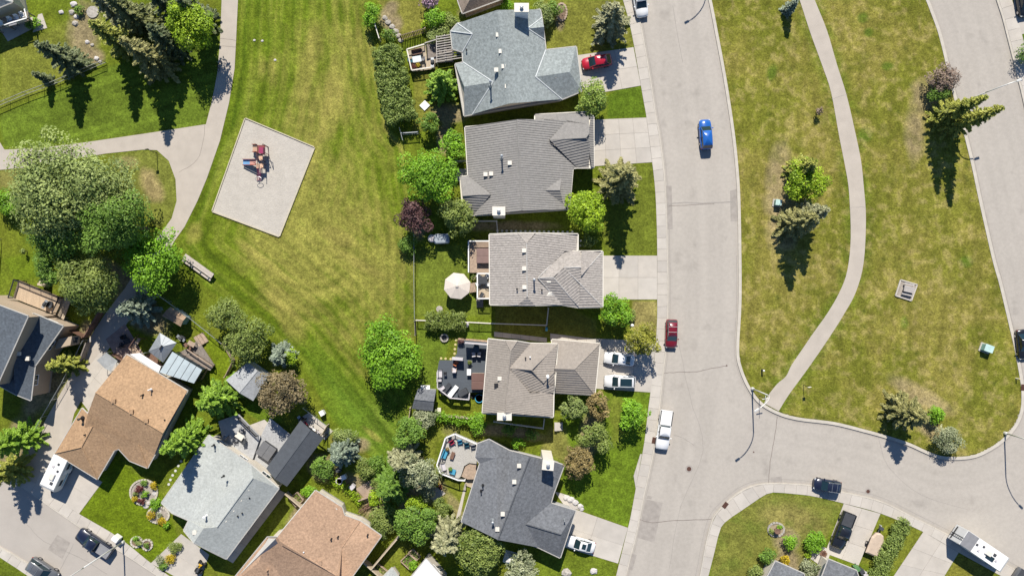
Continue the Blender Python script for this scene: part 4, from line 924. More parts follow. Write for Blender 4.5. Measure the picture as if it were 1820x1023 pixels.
# ================================================================ trees, shrubs, hedges
LM = dict(
 bright=leaf_mat('bright_leaf', (0.085,0.194,0.009), (0.264,0.496,0.028)), lime=leaf_mat('lime_leaf', (0.132,0.232,0.008), (0.403,0.558,0.028)), mid=leaf_mat('green_leaf', (0.070,0.147,0.016), (0.225,0.364,0.054)),
 olive=leaf_mat('olive_leaf', (0.085,0.132,0.022), (0.295,0.357,0.085)), silver=leaf_mat('silver_green_leaf', (.115,.165,.04), (.36,.43,.13)), white=leaf_mat('pale_flowering_leaf', (.11,.145,.055), (.44,.46,.28)),
 purple=leaf_mat('purple_leaf', (.05,.022,.024), (.19,.10,.095)), rust=leaf_mat('rust_leaf', (0.109,0.085,0.028), (0.388,0.295,0.116)), brown=leaf_mat('brown_purple_leaf', (0.093,0.074,0.034), (0.357,0.279,0.147)),
 ygreen=leaf_mat('yellow_green_leaf', (.11,.125,.016), (.40,.39,.05)), hedge=leaf_mat('cedar_leaf', (.105,.165,.03), (.32,.40,.10)), gspruce=leaf_mat('olive_spruce_needle', (.085,.10,.028), (.42,.39,.15), .06),
 pink=leaf_mat('pink_blossom', (0.139,0.093,0.078), (0.620,0.403,0.558)), gold=leaf_mat('gold_leaf', (0.202,0.155,0.008), (0.620,0.465,0.019)), burg=leaf_mat('burgundy_leaf', (0.062,0.019,0.019), (0.202,0.054,0.046)), crab=leaf_mat('flowering_crab_leaf', (.10,.185,.02), (.37,.47,.09)),
 spruce=leaf_mat('spruce_needle', (.06,.085,.025), (.29,.30,.11), .06), dspruce=leaf_mat('dark_spruce_needle', (.05,.078,.032), (.21,.24,.11), .06), yspruce=leaf_mat('yellow_spruce_needle', (0.085,0.123,0.019), (0.456,0.456,0.085), .06),
 bspruce=leaf_mat('blue_spruce_needle', (.10,.135,.095), (.36,.42,.30), .06), tspruce=leaf_mat('tan_spruce_needle', (.12,.135,.06), (.46,.45,.25), .06), larch=leaf_mat('larch_needle', (0.085,0.180,0.015), (0.323,0.494,0.053), .1), twig=leaf_mat('bare_twig', (0.093,0.065,0.054), (0.341,0.248,0.186), .02))

def leaf_obj(name, ctr, nrm, size, tint, m, parent, aspect=1.35, r=rng, spin=None):
    """many leaf-sized quads: centres, normals, sizes, tints -> one mesh"""
    n = len(ctr); nrm = nrm / np.maximum(1e-6, np.linalg.norm(nrm, axis=1, keepdims=True))
    a = r.normal(size=(n, 3)) if spin is None else spin
    t = np.cross(nrm, a); t /= np.maximum(1e-6, np.linalg.norm(t, axis=1, keepdims=True)); b = np.cross(nrm, t)
    if spin is not None: t, b = b, t
    s = size[:, None]
    V = np.stack([ctr - t * s * aspect * .5, ctr - b * s * .5 * .8 + nrm * s * .12, ctr + t * s * aspect * .5, ctr + b * s * .5 * .8 + nrm * s * .12], 1).reshape(-1, 3)
    me = np_mesh(name, V, np.arange(4 * n).reshape(-1, 4))
    at = me.attributes.new('tint', 'FLOAT', 'POINT'); at.data.foreach_set('value', np.repeat(np.clip(tint, 0, 1), 4).astype(np.float32))
    me.materials.append(m); o = bpy.data.objects.new(name, me); C.objects.link(o); o.parent = parent; return o

def trunk(t, h, r, rad, r_=None, limbs=5):
    r_ = r_ or rng; m = MB(); 
    m.tube([(0, 0, -.1), (.02 * h * .2, 0, h * .3), (0, .03, h * .62), (0, 0, h * .8)], [r * 1.25, r, r * .7, r * .3], 7)
    m.build('trunk', M_trunk, t, True)
    for k in range(limbs):
        a = k * 2.4 + r_.uniform(0, .8); z0 = h * r_.uniform(.3, .55); l = rad * r_.uniform(.5, .8); m = MB()
        m.tube([(0, 0, z0), (math.cos(a) * l * .5, math.sin(a) * l * .5, z0 + h * .13), (math.cos(a) * l, math.sin(a) * l, z0 + h * .28)], [r * .5, r * .32, r * .1], 5); m.build('limb', M_trunk, t, True)

def crown_pts(rx, ry, rz, N, r, lump=.24, clumps=None, flat=.0):
    """clumped leaf positions in an ellipsoid whose outline is broken by lobes"""
    R = (rx + ry) / 2
    K = clumps or int(np.clip(26 + 9 * R * R / 2.2, 16, 170))
    d = r.normal(size=(K, 3)); d[:, 2] = np.abs(d[:, 2]) * 1.1 - .45 * r.random(K); d /= np.linalg.norm(d, axis=1, keepdims=True)
    ph = r.uniform(0, 6.28, 4); az = np.arctan2(d[:, 1], d[:, 0])
    lob = 1 + .14 * np.sin(2 * az + ph[3]) * .6 + .14 * np.sin(3 * az + ph[0]) + .11 * np.sin(5 * az + ph[1]) + .09 * np.sin(9 * az + ph[2])
    rad = r.uniform(.35, 1, K) ** .5 * lob * r.uniform(.82, 1.0, K)
    cc = d * rad[:, None] * np.array([rx, ry, rz]) * .86
    cr = R * lump * r.uniform(.55, 1.4, K) * (1.35 if R < 1.6 else 1)
    ctint = r.normal(.5, .22, K)
    w = cr ** 2; k = r.choice(K, N, p=w / w.sum())
    e_ = r.normal(size=(N, 3)); e_[:, 2] = np.abs(e_[:, 2]) * .9 - .25; e_ /= np.linalg.norm(e_, axis=1, keepdims=True)
    rr_ = r.uniform(.25, 1, N) ** .45
    p = cc[k] + e_ * (cr[k] * rr_)[:, None]
    nr = e_ + .45 * r.normal(size=(N, 3)) + np.array([0, .25, .75])
    tint = ctint[k] + r.normal(0, .17, N) + .10 * (rr_ - .7)
    return p, nr, tint

def tree(px, py, rx, ry, h, kind, label, cat='tree', name=None, seed=None, group=None, dens=1.0, leaf=None, lump=.24, base=None):
    """px,py,rx,ry: crown as it appears in plan; h: height of the tree in metres"""
    sd = int(px * 7 + py * 13) if seed is None else seed; r = np.random.default_rng(sd)
    hc = h * .6; k = (H - hc) / H * S; c = P(px, py, hc); t = thing(name or 'tree', label, cat, (c.x, c.y, 0), 0, group)
    rx, ry = rx * k, ry * k; rz = h * .42; R = (rx + ry) / 2
    ls = leaf or float(np.clip(.155 + .011 * R, .16, .25))
    N = int(min(46000, dens * 2.9 * math.pi * rx * ry / (ls * ls * .55) * (1.25 if h > 6 else 1)))
    p, nr, tn = crown_pts(rx, ry, rz, N, r, lump)
    p[:, 2] += h - rz * 1.02; p[:, 2] = np.maximum(p[:, 2], .15)
    leaf_obj('crown', p, nr, ls * r.uniform(.5, 1.55, N), tn, LM[kind], t, r=r)
    trunk(t, h * .95, .04 + .018 * h, R, r); return t

def shrub(px, py, rx, ry, h, kind, label, cat='shrub', name='shrub', group=None, dens=1.0, leaf=.17, lump=.3, flowers=None):
    r = np.random.default_rng(int(px * 7 + py * 13)); c = P(px, py, h * .5); k = (H - h * .5) / H * S
    t = thing(name, label, cat, (c.x, c.y, 0), 0, group); rx, ry = rx * k, ry * k
    leaf = min(leaf, .13 + .05 * rx)
    N = int(np.clip(dens * 3.2 * math.pi * rx * ry / (leaf * leaf * .55), 60, 16000)); p, nr, tn = crown_pts(rx, ry, h * .55, N, r, lump)
    p[:, 2] += h * .5; p[:, 2] = np.maximum(p[:, 2], .04)
    leaf_obj('crown', p, nr, leaf * r.uniform(.7, 1.3, N), tn, LM[kind], t, r=r)
    if flowers:
        q = p[p[:, 2] > h * .5]; q = q[r.choice(len(q), max(6, len(q) // 14))]; q = q + np.array([0, 0, .06])
        leaf_obj('blossom', q, np.tile([0, 0, 1.], (len(q), 1)) + .4 * r.normal(size=(len(q), 3)), .2 * r.uniform(.6, 1.2, len(q)), r.uniform(.5, 1, len(q)), LM[flowers], t, r=r)
    m = MB()
    for q in range(4):
        a = q * 1.6; m.tube([(0, 0, -.05), (math.cos(a) * rx * .4, math.sin(a) * ry * .4, h * .55)], [.035, .012], 5)
    m.build('stem', M_trunk, t); return t

def spruce(bx, by, h, rad, kind, label, name='spruce_tree', cat='tree', dens=1.0, top=.02, droop=.35, group=None, tip=None, expo=.85, z0f=.07):
    """conifer: whorls of real boughs round a straight trunk; bx,by is the foot, rad in metres"""
    r = np.random.default_rng(int(bx * 5 + by * 11)); c = P(bx, by); t = thing(name, label, cat, (c.x, c.y, 0), r.uniform(0, 6), group)
    m = MB(); m.tube([(0, 0, -.1), (0, 0, h * .5), (0, 0, h * .99)], [.03 + .017 * h, .02 + .009 * h, .015], 7); m.build('trunk', M_trunk, t, True)
    CT, NM, SZ, TN, SP = [], [], [], [], []
    z = h * z0f; a0 = 0; nw = 0
    while z < h * .985:
        f = 1 - z / h; br = rad * (f ** expo) * r.uniform(.88, 1.06) + .10
        nb = int(np.clip(5 + 4.2 * f * dens, 5, 10)); a0 += 1.1
        for b in range(nb):
            a = a0 + 2 * math.pi * b / nb + r.normal(0, .12); L = br * r.uniform(.66, 1.16); up = .28 - droop * f * r.uniform(.7, 1.3)
            d = np.array([math.cos(a), math.sin(a), 0]); sd = np.array([-d[1], d[0], 0])
            ns = max(3, int(L / .19)); btint = r.normal(.45, .16)
            for s_ in range(ns + 1):
                q = (s_ + .4) / (ns + .4); pos = d * L * q + np.array([0, 0, z + up * L * q - .22 * L * q * q * f + .10 * L * q ** 3])
                wl = (.15 + .34 * L * (1 - q) ** .8 * (.4 + q * .6)) if q < .97 else .1
                for sg in (-1, 1):
                    dirv = d * .78 + sd * sg * .72 + np.array([0, 0, -.12]); l = max(.16, wl) * r.uniform(.7, 1.3)
                    nseg = max(1, int(l / .30))
                    for g in range(nseg):
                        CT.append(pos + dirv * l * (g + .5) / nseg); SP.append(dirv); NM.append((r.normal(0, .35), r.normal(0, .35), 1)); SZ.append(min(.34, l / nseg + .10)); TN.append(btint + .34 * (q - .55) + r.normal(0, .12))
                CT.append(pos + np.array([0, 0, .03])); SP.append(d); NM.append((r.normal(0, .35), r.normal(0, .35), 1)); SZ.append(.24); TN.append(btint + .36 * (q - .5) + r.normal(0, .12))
        z += max(.20, (.40 + .20 * f) * (h / 10) ** .4); nw += 1
    for q in range(5): CT.append(np.array([0, 0, h * (.97 + .006 * q)])); SP.append(np.array([r.normal(), r.normal(), 2.])); NM.append((r.normal(), r.normal(), .2)); SZ.append(.26); TN.append(.6)
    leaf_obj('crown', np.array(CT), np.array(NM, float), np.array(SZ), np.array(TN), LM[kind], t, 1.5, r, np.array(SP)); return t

def hedge(path, wpx, h, kind, label, cat='hedge', name='hedge', dens=1.0, leaf=.19):
    """clipped or loose row of shrubs along a px path"""
    k = (H - h * .6) / H; pts = [P(x, y, h * .6) for x, y in path]; q = resample([(p.x, p.y) for p in pts], .6); r = np.random.default_rng(int(path[0][0] + path[0][1]))
    c = q[len(q) // 2]; t = thing(name, label, cat, (c[0], c[1], 0)); W = wpx * S * k / 2; CC = []
    for a, n in zip(q, normals2(q)):
        for _ in range(18): o = r.uniform(-1, 1); CC.append((*(a - c + n * o * W * .95 + r.normal(0, .12, 2)), h * r.uniform(.5, .86) * (1 - .12 * o * o)))
    CC = np.array(CC); K = len(CC); L_ = .6 * (len(q) - 1); N = int(dens * 3.6 * L_ * 2 * W / (leaf * leaf * .55)); ki = r.choice(K, N); cr = min(W * .5, .5)
    e_ = r.normal(size=(N, 3)); e_[:, 2] = np.abs(e_[:, 2]) * .9 - .3; e_ /= np.linalg.norm(e_, axis=1, keepdims=True); p = CC[ki] + e_ * (cr * r.uniform(.3, 1, N) ** .5)[:, None]; p[:, 2] = np.maximum(.04, p[:, 2])
    ct = r.normal(.5, .08, K); leaf_obj('foliage', p, e_ + .5 * r.normal(size=(N, 3)) + np.array([0, 0, .4]), leaf * r.uniform(.7, 1.3, N), ct[ki] + r.normal(0, .16, N), LM[kind], t, r=r)
    for a in q[::3]:
        m = MB(); m.tube([(a[0] - c[0], a[1] - c[1], -.05), (a[0] - c[0], a[1] - c[1], h * .6)], .04, 5); m.build('stem', M_trunk, t)
    return t

# ---- conifers
for a in [
 (139,116,9.5,2.5,'dspruce','dark spruce leaning over the fence in the upper left lawn'),
 (90,144,3.9,.75,'dspruce','slim dark sapling spruce beside the pale fence'),
 (237,88,11,2.9,'yspruce','yellow tipped spruce behind the upper left fence'),
 (293,119,12,3.2,'gspruce','tall spruce whose shadow tip reaches the footpath'),
 (368,40,9.5,2.5,'dspruce','dark spruce hidden behind the bright green tree by the path'),
 (262,45,11,2.9,'spruce','spruce at the upper edge left of the bright tree'),
 (318,85,9,2.6,'dspruce','dark spruce between the bright tree and the shadowed lawn'),
 (222,30,9,2.4,'tspruce','pale orange tipped spruce beside the rock garden'),
 (312,20,10,2.5,'dspruce','dark spruce cut by the top edge above the bright tree'),
 (137,643,7,2.1,'yspruce','yellow green spruce leaning over the dark house wall'),
 (62,772,12,2.9,'larch','bright conifer at the left edge above the corner street'),
 (40,828,8.5,2.7,'yspruce','yellow olive conifer by the corner street'),
 (1080,52,9,3.4,'tspruce','broad spruce beside the driveway of the red car'),
 (1095,328,12.7,3.7,'gspruce','tall spruce casting a long shadow over the front lawn'),
 (1400,398,10,3.0,'gspruce','larger spruce below the lime tree on the lawn island'),
 (1425,384,8.8,2.2,'tspruce','narrow spruce beside the larger one on the lawn island'),
 (1412,304,7.2,2.4,'yspruce','yellow spruce behind the lime tree on the island'),
 (1662,209,11.5,2.0,'yspruce','left one of twin tall spruces leaning over the upper side road'),
 (1684,227,12,2.1,'yspruce','right one of twin tall spruces leaning over the upper side road'),
 (1592,727,8,3.2,'gspruce','round topped pale spruce at the island lower end'),
 (1397,20,4,.9,'bspruce','small bluish spruce by the island path at the top edge'),
 (259,549,7.5,2.6,'bspruce','pale blue spruce behind the brown roofed shed'),
 (507,629,5,2.2,'bspruce','blue grey spruce hugging the tiny lime shrub'),
 (617,795,7,2.9,'bspruce','wide blue spruce at the lower end of the field'),
 (797,940,9,3.4,'tspruce','large pale tan spruce left of the slate house'),
 (722,806,8,2.7,'tspruce','tan tipped conifer in the shrub belt below the field'),
 (790,160,8,2.8,'larch','yellow green conifer beside the blue grey house'),
 (700,850,8.5,3.0,'mid','soft green conifer left of the white flowering shrub'),
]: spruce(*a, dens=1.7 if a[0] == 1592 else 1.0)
spruce(352,772,11,3.0,'larch','lower one of two feathery bright trees between tan and grey houses', droop=.2, dens=1.3)
spruce(404,702,9.5,3.4,'larch','upper one of two feathery bright trees between tan and grey houses', droop=.2, dens=1.3)
# ---- broadleaf trees
for a in [
 (342,44,47,52,9,'lime','lime green tree beside the upper footpath'),
 (118,338,112,96,15,'silver','huge silvery poplar over the left footpath'),
 (196,345,62,60,13.5,'silver','silvery tree merging with the huge poplar on its path side'), (118,420,70,40,11,'mid','low green tree filling in under the huge poplar'),
 (205,398,68,62,14,'mid','darker green tree under the silvery poplar right side'),
 (160,500,62,56,10,'olive','olive tree above the dark left house deck'),
 (103,470,46,40,9,'mid','dark green tree left of the olive tree by the deck'),
 (273,458,56,60,9,'bright','vivid green tree above the long bench'),
 (402,560,35,35,5.5,'olive','upper one of two round olive trees on the field edge'),
 (440,600,47,46,6,'olive','lower one of two round olive trees on the field edge'),
 (497,698,46,44,6.5,'brown','brownish purple leaved tree beside the pale shed'),
 (690,628,58,66,6.5,'bright','dense bright green round tree beside the charcoal shed'),
 (763,313,54,50,8,'bright','large bright tree behind the grey tiled house'),
 (738,384,36,32,6,'purple','purple leaved plum tree on the field edge'),
 (813,386,35,40,6,'olive','yellow olive tree right of the purple plum'),
 (805,257,27,30,4.5,'bright','bright young tree against the grey tiled house wall'),
 (764,217,22,20,3.5,'mid','small green tree between the hedge end and chain fence'),
 (1042,373,40,40,6.5,'lime','lime green tree at the grey tiled house corner'),
 (1054,176,35,36,5,'crab','flowering crab tree beside the small square lawn'),
 (1094,553,32,36,6,'bright','green tree in front of the shake roofed house'),
 (1142,606,32,34,6,'ygreen','yellow green tree shading the two white cars'),
 (1433,322,44,38,5.5,'lime','bright lime tree on the lawn island','tree',None,5),
 (728,768,33,30,5,'mid','rounded green tree just below the charcoal shed'),
 (742,838,38,36,5.5,'white','white flowering tree between field and octagon deck'),
 (740,930,46,36,6,'mid','broad green tree above the wooden fence corner'),
 (850,975,46,48,5.5,'olive','flowering olive tree against the slate house'),
 (1028,820,31,32,5,'rust','orange rusty tree at the slate house front corner'),
 (1124,735,26,30,4.5,'bright','bright round tree on the lawn below the white cars'),
 (1018,722,25,26,4.5,'silver','pale green tree below the tan tiled garage'),
 (1063,720,23,28,4.5,'rust','rust leaved tree right of the pale green one'),
 (1057,776,32,30,5,'olive','olive tree between the rust trees'),
 (925,1012,32,32,4.5,'white','pale flowering tree at the bottom edge by the slate house'),
]: tree(*a)
# ---- shrubs
for a in [
 (661,28,17,26,3,'bright','bright bush at the top of the rear garden border'), (776,33,22,22,2.6,'bright','clipped bright dome bush near the brown roof'), (800,45,22,22,2.4,'olive','olive bush between bright dome and blue grey house'),
 (757,46,10,10,1.4,'lime','small lime bush beside the picket fence end'), (780,64,24,16,2,'silver','silvery bush above the deck pergola'), (765,4,20,12,2.2,'pink','pink blossom lilac bush at the top edge'),
 (692,62,14,10,1.6,'mid','small bush at the upper end of the cedar hedge'), (965,26,22,26,2.6,'silver','greyish bush beside the blue grey house chimney'), (985,15,14,16,2,'mid','green bush by the mulch bed at the top edge'),
 (725,432,16,18,2.4,'mid','dark bush at the chain fence top under the plum'), (900,10,12,10,1.6,'bright','bright low bush above the blue grey house'),
 (920,786,12,10,1.2,'bright','small fern like bush beside the slate house ridge end'), (848,752,16,20,2,'bright','bright bush at the end of the vine row'),
 (756,744,24,22,2.8,'white','dull white flowered bush below the charcoal shed'), (738,893,18,16,1.6,'lime','lime bush in the shrub belt above the broad green tree'), (786,903,20,18,1.8,'olive','olive dome bush beside the small concrete pad'),
 (680,925,24,32,2.6,'olive','olive bush at the pink roof corner'), (664,885,12,16,1.4,'lime','lime bush on the bare patio edge'), (612,776,26,18,2.6,'silver','pale feathery bush behind the wide blue spruce'), (572,828,24,22,2.8,'mid','green bush beside the charcoal pavilion'),
 (650,830,20,18,2.2,'olive','yellow olive bush right of the blue spruce'), (690,905,14,16,1.8,'mid','green bush by the bare stone patio'), (548,872,14,12,1.2,'bright','low bright plants at the pavilion lower end'),
 (517,632,13,14,2.8,'lime','tiny lime shrub beside the blue grey spruce'), (12,362,24,30,3,'bright','bright bush at the left edge below the poplar'), (42,446,4,5,1.6,'silver','thin sapling alone on the small left lawn'),
 (52,42,9,9,1,'mid','dark round bush on the corner patio'), (65,41,9,9,1,'bright','bright round bush on the corner patio'), (141,18,9,8,1,'mid','small bush in the rock garden by the pond'),
 (1675,140,30,26,3.2,'twig','bare brown bush beside the upper side road'), (1668,167,22,14,2.2,'mid','green bush at the foot of the twin spruces'), (1662,738,15,18,2.2,'bright','small bright bush between pale spruce and flowering bush'),
 (1684,778,28,26,2.8,'white','white flowering bush at the island lower end'), (1455,198,6,7,1.8,'twig','tiny bare sapling left of the island path'),
 (1448,962,24,20,1.6,'bright','big rounded bush beside the black pickup'), (1437,985,7,6,.8,'lime','small lime bush by the pale entry walk'), (1402,962,12,14,1.6,'bright','spiky bush beside the round stone bed'),
 (1365,988,15,15,1.6,'mid','green bush left of the yellow bush'), (1396,994,9,10,.9,'gold','yellow bush before the bottom grey roof'), (1344,1016,14,14,1.6,'olive','olive bush at the bottom edge beside the lawn'),
 (1440,1010,18,16,1.4,'white','pale spotted bush between the two bottom roofs'), (1824,95,14,22,2.6,'mid','dark bush cut by the right edge'),
 (708,880,15,17,2,'mid','green bush left of the lime bush in the shrub belt'), (760,872,15,14,1.9,'white','pale bush right of the lime bush in the shrub belt'), (716,848,17,15,2.4,'mid','green bush between soft conifer and white flowering tree'), (673,858,14,12,1.5,'olive','olive bush at the upper edge of the bare patio'), (668,822,16,15,2,'mid','green bush at the field lower tip'),
 (1120,560,12,10,1,'olive','low bush at the small dry lawn'), (630,985,6,6,.5,'mid','tiny plant by the wooden fence'), (1010,448,12,10,1.2,'olive','low bush beside the shake roof corner'),(1045,430,14,12,1.4,'olive','dull bush under the lime tree edge'),
 (905,762,14,10,1,'mid','dark fern in the shade below the tan house'), (945,772,12,9,.9,'mid','second dark fern in the shade nearer the slate house'),(735,1003,10,8,.8,'bright','low plants by the vegetable bed')
]: shrub(*a)
# flower beds near the corner street
for x, y, r_, k_, lb in [(247,868,7,'burg','upper burgundy mound in the curved flower bed'),(251,890,6.5,'burg','lower burgundy mound in the curved flower bed'),(273,863,7,'gold','upper yellow mound in the curved flower bed'),(240,886,6,'gold','left yellow mound in the curved flower bed'),
  (256,857,6,'mid','green mound at the top of the curved bed'),(241,877,5,'olive','olive mound at the curved bed left side'),(260,877,6,'bright','bright tuft in the middle of the curved bed'),(253,881,4,'mid','little green tuft between burgundy mounds'),(276,893,11,'bright','large green mound between the two flower beds'),
  (268,914,8,'gold','left yellow mound in the lower flower bed'),(288,926,8,'gold','right yellow mound in the lower flower bed'),(296,932,6,'bright','bright tuft at the lower bed end'),(284,915,5,'white','white flower tuft in the lower bed'),(303,993,9,'gold','yellow mound at the sidewalk bed'),(284,994,9,'white','white flower tuft at the sidewalk bed'),
  (290,1004,9,'mid','green tuft at the bottom of the sidewalk bed'),(312,972,12,'olive','dull olive shrub above the sidewalk bed'),(247,964,6,'silver','silver tuft in the left tree ring'),(241,957,5,'bright','bright tuft in the left tree ring'),(261,968,5,'mid','green tuft in the right tree ring')]:
    shrub(x, y, r_, r_, .7, k_, lb, 'flower' if k_ in ('gold','burg','white') else 'plant', 'flowering_plant' if k_ in ('gold','burg','white') else 'garden_plant', leaf=.12)
hedge([(688,88),(692,120),(703,170),(715,212)], 54, 3.3, 'hedge', 'thick cedar hedge along the field behind the blue grey house', dens=2.3)
hedge([(762,570),(822,569)], 30, 2.0, 'olive', 'clipped olive hedge block north of the charcoal deck', dens=2.2)
hedge([(772,738),(810,745),(842,748)], 14, 1.6, 'bright', 'low vine row along the fence below the charcoal deck')
hedge([(1607,928),(1588,962),(1567,1000),(1556,1030)], 26, 1.7, 'hedge', 'long dark hedge between the two lower driveways', dens=1.8)
hedge([(590,852),(618,868),(640,890)], 12, .9, 'lime', 'pale green vine row on the pink house trellises')
# ================================================================ fences
M_boards = M_wood_grey
def fence(pts, h, style, label, spacing=2.4, m=None, name='fence'):
    q = [P(x, y) for x, y in pts]; c = sum(q, Vector()) / len(q); t = thing(name, label, 'fence', (c.x, c.y, 0)); org = (c.x, c.y, 0)
    w2 = [(p.x, p.y) for p in q]
    for a, b in zip(w2, w2[1:]):
        s_ = resample([a, b], spacing); 
        for k, p in enumerate(s_):
            if k == len(s_) - 1 and b != w2[-1]: continue
            mm = MB(org)
            if style in ('chain', 'chaincap'): mm.tube([(p[0], p[1], -.1), (p[0], p[1], h + .05)], .04, 6); mm.build('post', M_metal, t)
            else: mm.box((p[0], p[1], h / 2 + .03), (.12, .12, h + .06)); mm.box((p[0], p[1], h + .08), (.15, .15, .05)); mm.build('post', m, t)
        for p0, p1 in zip(s_, s_[1:]):
            A = Vector((*p0, h)); B = Vector((*p1, h)); mm = MB(org)
            if style == 'chain': mm.tube([A, B], .045, 6); mm.build('top_rail', M_metal, t)
            elif style == 'rail':
                mm.beam(A, B, .12, .07); mm.build('top_rail', m, t); mm = MB(org); mm.beam(A - Vector((0, 0, h - .2)), B - Vector((0, 0, h - .2)), .05, .05); mm.build('bottom_rail', m, t)
            else:
                mm.beam(A - Vector((0, 0, .12)), B - Vector((0, 0, .12)), .05, .09); mm.build('top_rail', m, t); mm = MB(org); mm.beam(A - Vector((0, 0, h - .3)), B - Vector((0, 0, h - .3)), .05, .09); mm.build('bottom_rail', m, t)
                if style == 'cap': mm = MB(org); mm.beam(A + Vector((0, 0, .05)), B + Vector((0, 0, .05)), .16, .05); mm.build('cap_board', m, t)
        d = Vector((b[0] - a[0], b[1] - a[1], 0)); ln = d.length; d.normalize(); n = Vector((-d.y, d.x, 0)); mm = MB(org)
        if style in ('chain', 'chaincap'):
            k = int(ln / .34)
            for j in range(k):
                p = Vector((*a, 0)) + d * (j * .34); 
                mm.tube([p + Vector((0, 0, .06)), p + d * .34 + Vector((0, 0, h))], .006, 3, False); mm.tube([p + d * .34 + Vector((0, 0, .06)), p + Vector((0, 0, h))], .006, 3, False)
            mm.build('chain_mesh', M_metal, t, kind='stuff')
        elif style == 'rail':
            k = int(ln / .16)
            for j in range(k): p = Vector((*a, 0)) + d * (j * .16 + .08); mm.box((p.x, p.y, h / 2 + .03), (.035, .035, h - .2))
            mm.build('baluster', m, t, kind='stuff')
        else:
            pit = .26 if style == 'picket' else .155; k = int(ln / pit)
            for j in range(k):
                p = Vector((*a, 0)) + d * (j * pit + .08) + n * .05; mm.box((p.x, p.y, h / 2 + rr.uniform(-.01, .01)), (.14, .022, h - .06), math.atan2(d.y, d.x))
            mm.build('board', m, t, kind='stuff')
    return t
fence([(738,418),(738,500),(739,566)], 1.5, 'chain', 'long chain link fence between the field and the shake house lawn')
fence([(739,569),(740,594)], 1.7, 'board', 'short weathered fence stub beside the bright round tree', m=M_wood_grey)
fence([(742,568),(822,571),(880,574),(970,577)], 1.4, 'rail', 'white railed fence running past the olive hedge block', m=M_offwhite)
fence([(971,576),(974,547)], 1.4, 'rail', 'short white fence joining the shake house wall', m=M_offwhite)
fence([(-14,195),(50,168),(107,147),(190,112)], 1.3, 'chaincap', 'wire fence with wide pale cap crossing the upper left lawns', m=mat('pale_cap_wood',(.34,.34,.29),.85,var=.1))
fence([(285,521),(345,565),(400,609)], 1.4, 'chain', 'chain link fence behind the brown roofed shed')
fence([(400,609),(418,640),(404,668)], 1.2, 'board', 'low wooden fence beside the pale grey shed', m=M_wood)
fence([(543,722),(585,753)], 1.4, 'chain', 'chain link fence above the charcoal pavilion')
fence([(585,753),(575,770)], 1.6, 'board', 'pale short fence at the pavilion upper corner', m=M_wood_pale)
fence([(156,604),(119,678),(84,738),(50,801)], 1.3, 'chain', 'chain link fence along the footpath by the dark house')
fence([(162,608),(150,640)], 1.3, 'cap', 'low pale fence at the footpath bend', m=M_wood_grey)
fence([(712,230),(718,252)], 1.3, 'chain', 'little chain fence at the lower end of the cedar hedge')
fence([(716,240),(745,238)], 1.3, 'rail', 'pale blue railed fence beside the small green tree', m=M_metal)
fence([(800,290),(829,288)], 1.4, 'rail', 'white fence panel between bright trees and grey tiled house', m=M_offwhite)
fence([(845,394),(883,394),(885,416)], 1.3, 'rail', 'thin white fence below the grey tiled house chimney', m=M_offwhite)
fence([(667,42),(677,74)], 1.5, 'rail', 'short white fence behind the top border bush', m=M_offwhite)
fence([(714,71),(758,58)], 1.8, 'picket', 'open picket fence casting striped shadows beside the patio deck', m=M_wood)
fence([(664,1003),(714,944)], 1.7, 'cap', 'pale board fence right of the pink roof', m=M_wood_pale)
fence([(650,992),(684,1022)], 1.6, 'cap', 'pale board fence at the bottom beside the pink roof', m=M_wood_pale)
fence([(127,582),(158,598)], 1.7, 'board', 'brown board fence behind the dark house', m=M_wood_brown)
fence([(162,596),(188,553)], 1.8, 'cap', 'brown board fence along the shaded footpath', m=M_wood_brown)
fence([(878,747),(965,759),(967,743)], .95, 'rail', 'white balcony rail south of the tan tiled house', m=M_offwhite)
fence([(731,722),(727,748)], 1.2, 'board', 'short pale fence left of the charcoal shed', m=M_wood_pale)
fence([(770,735),(852,742)], 1.1, 'cap', 'low yellow wooden fence behind the vine row', m=M_wood_pale)
fence([(512,873),(540,897)], 1.3, 'cap', 'pale wooden fence between grey and pink houses', m=M_wood_pale)
fence([(205,628),(226,640)], 1.0, 'cap', 'brown rail at the paver patio edge', m=M_wood_brown)
fence([(640,886),(688,868)], .9, 'cap', 'low timber edge on the bare stone patio', m=M_wood)
fence([(2,425),(-4,520)], 1.5, 'chain', 'chain link fence at the left edge under the poplar')
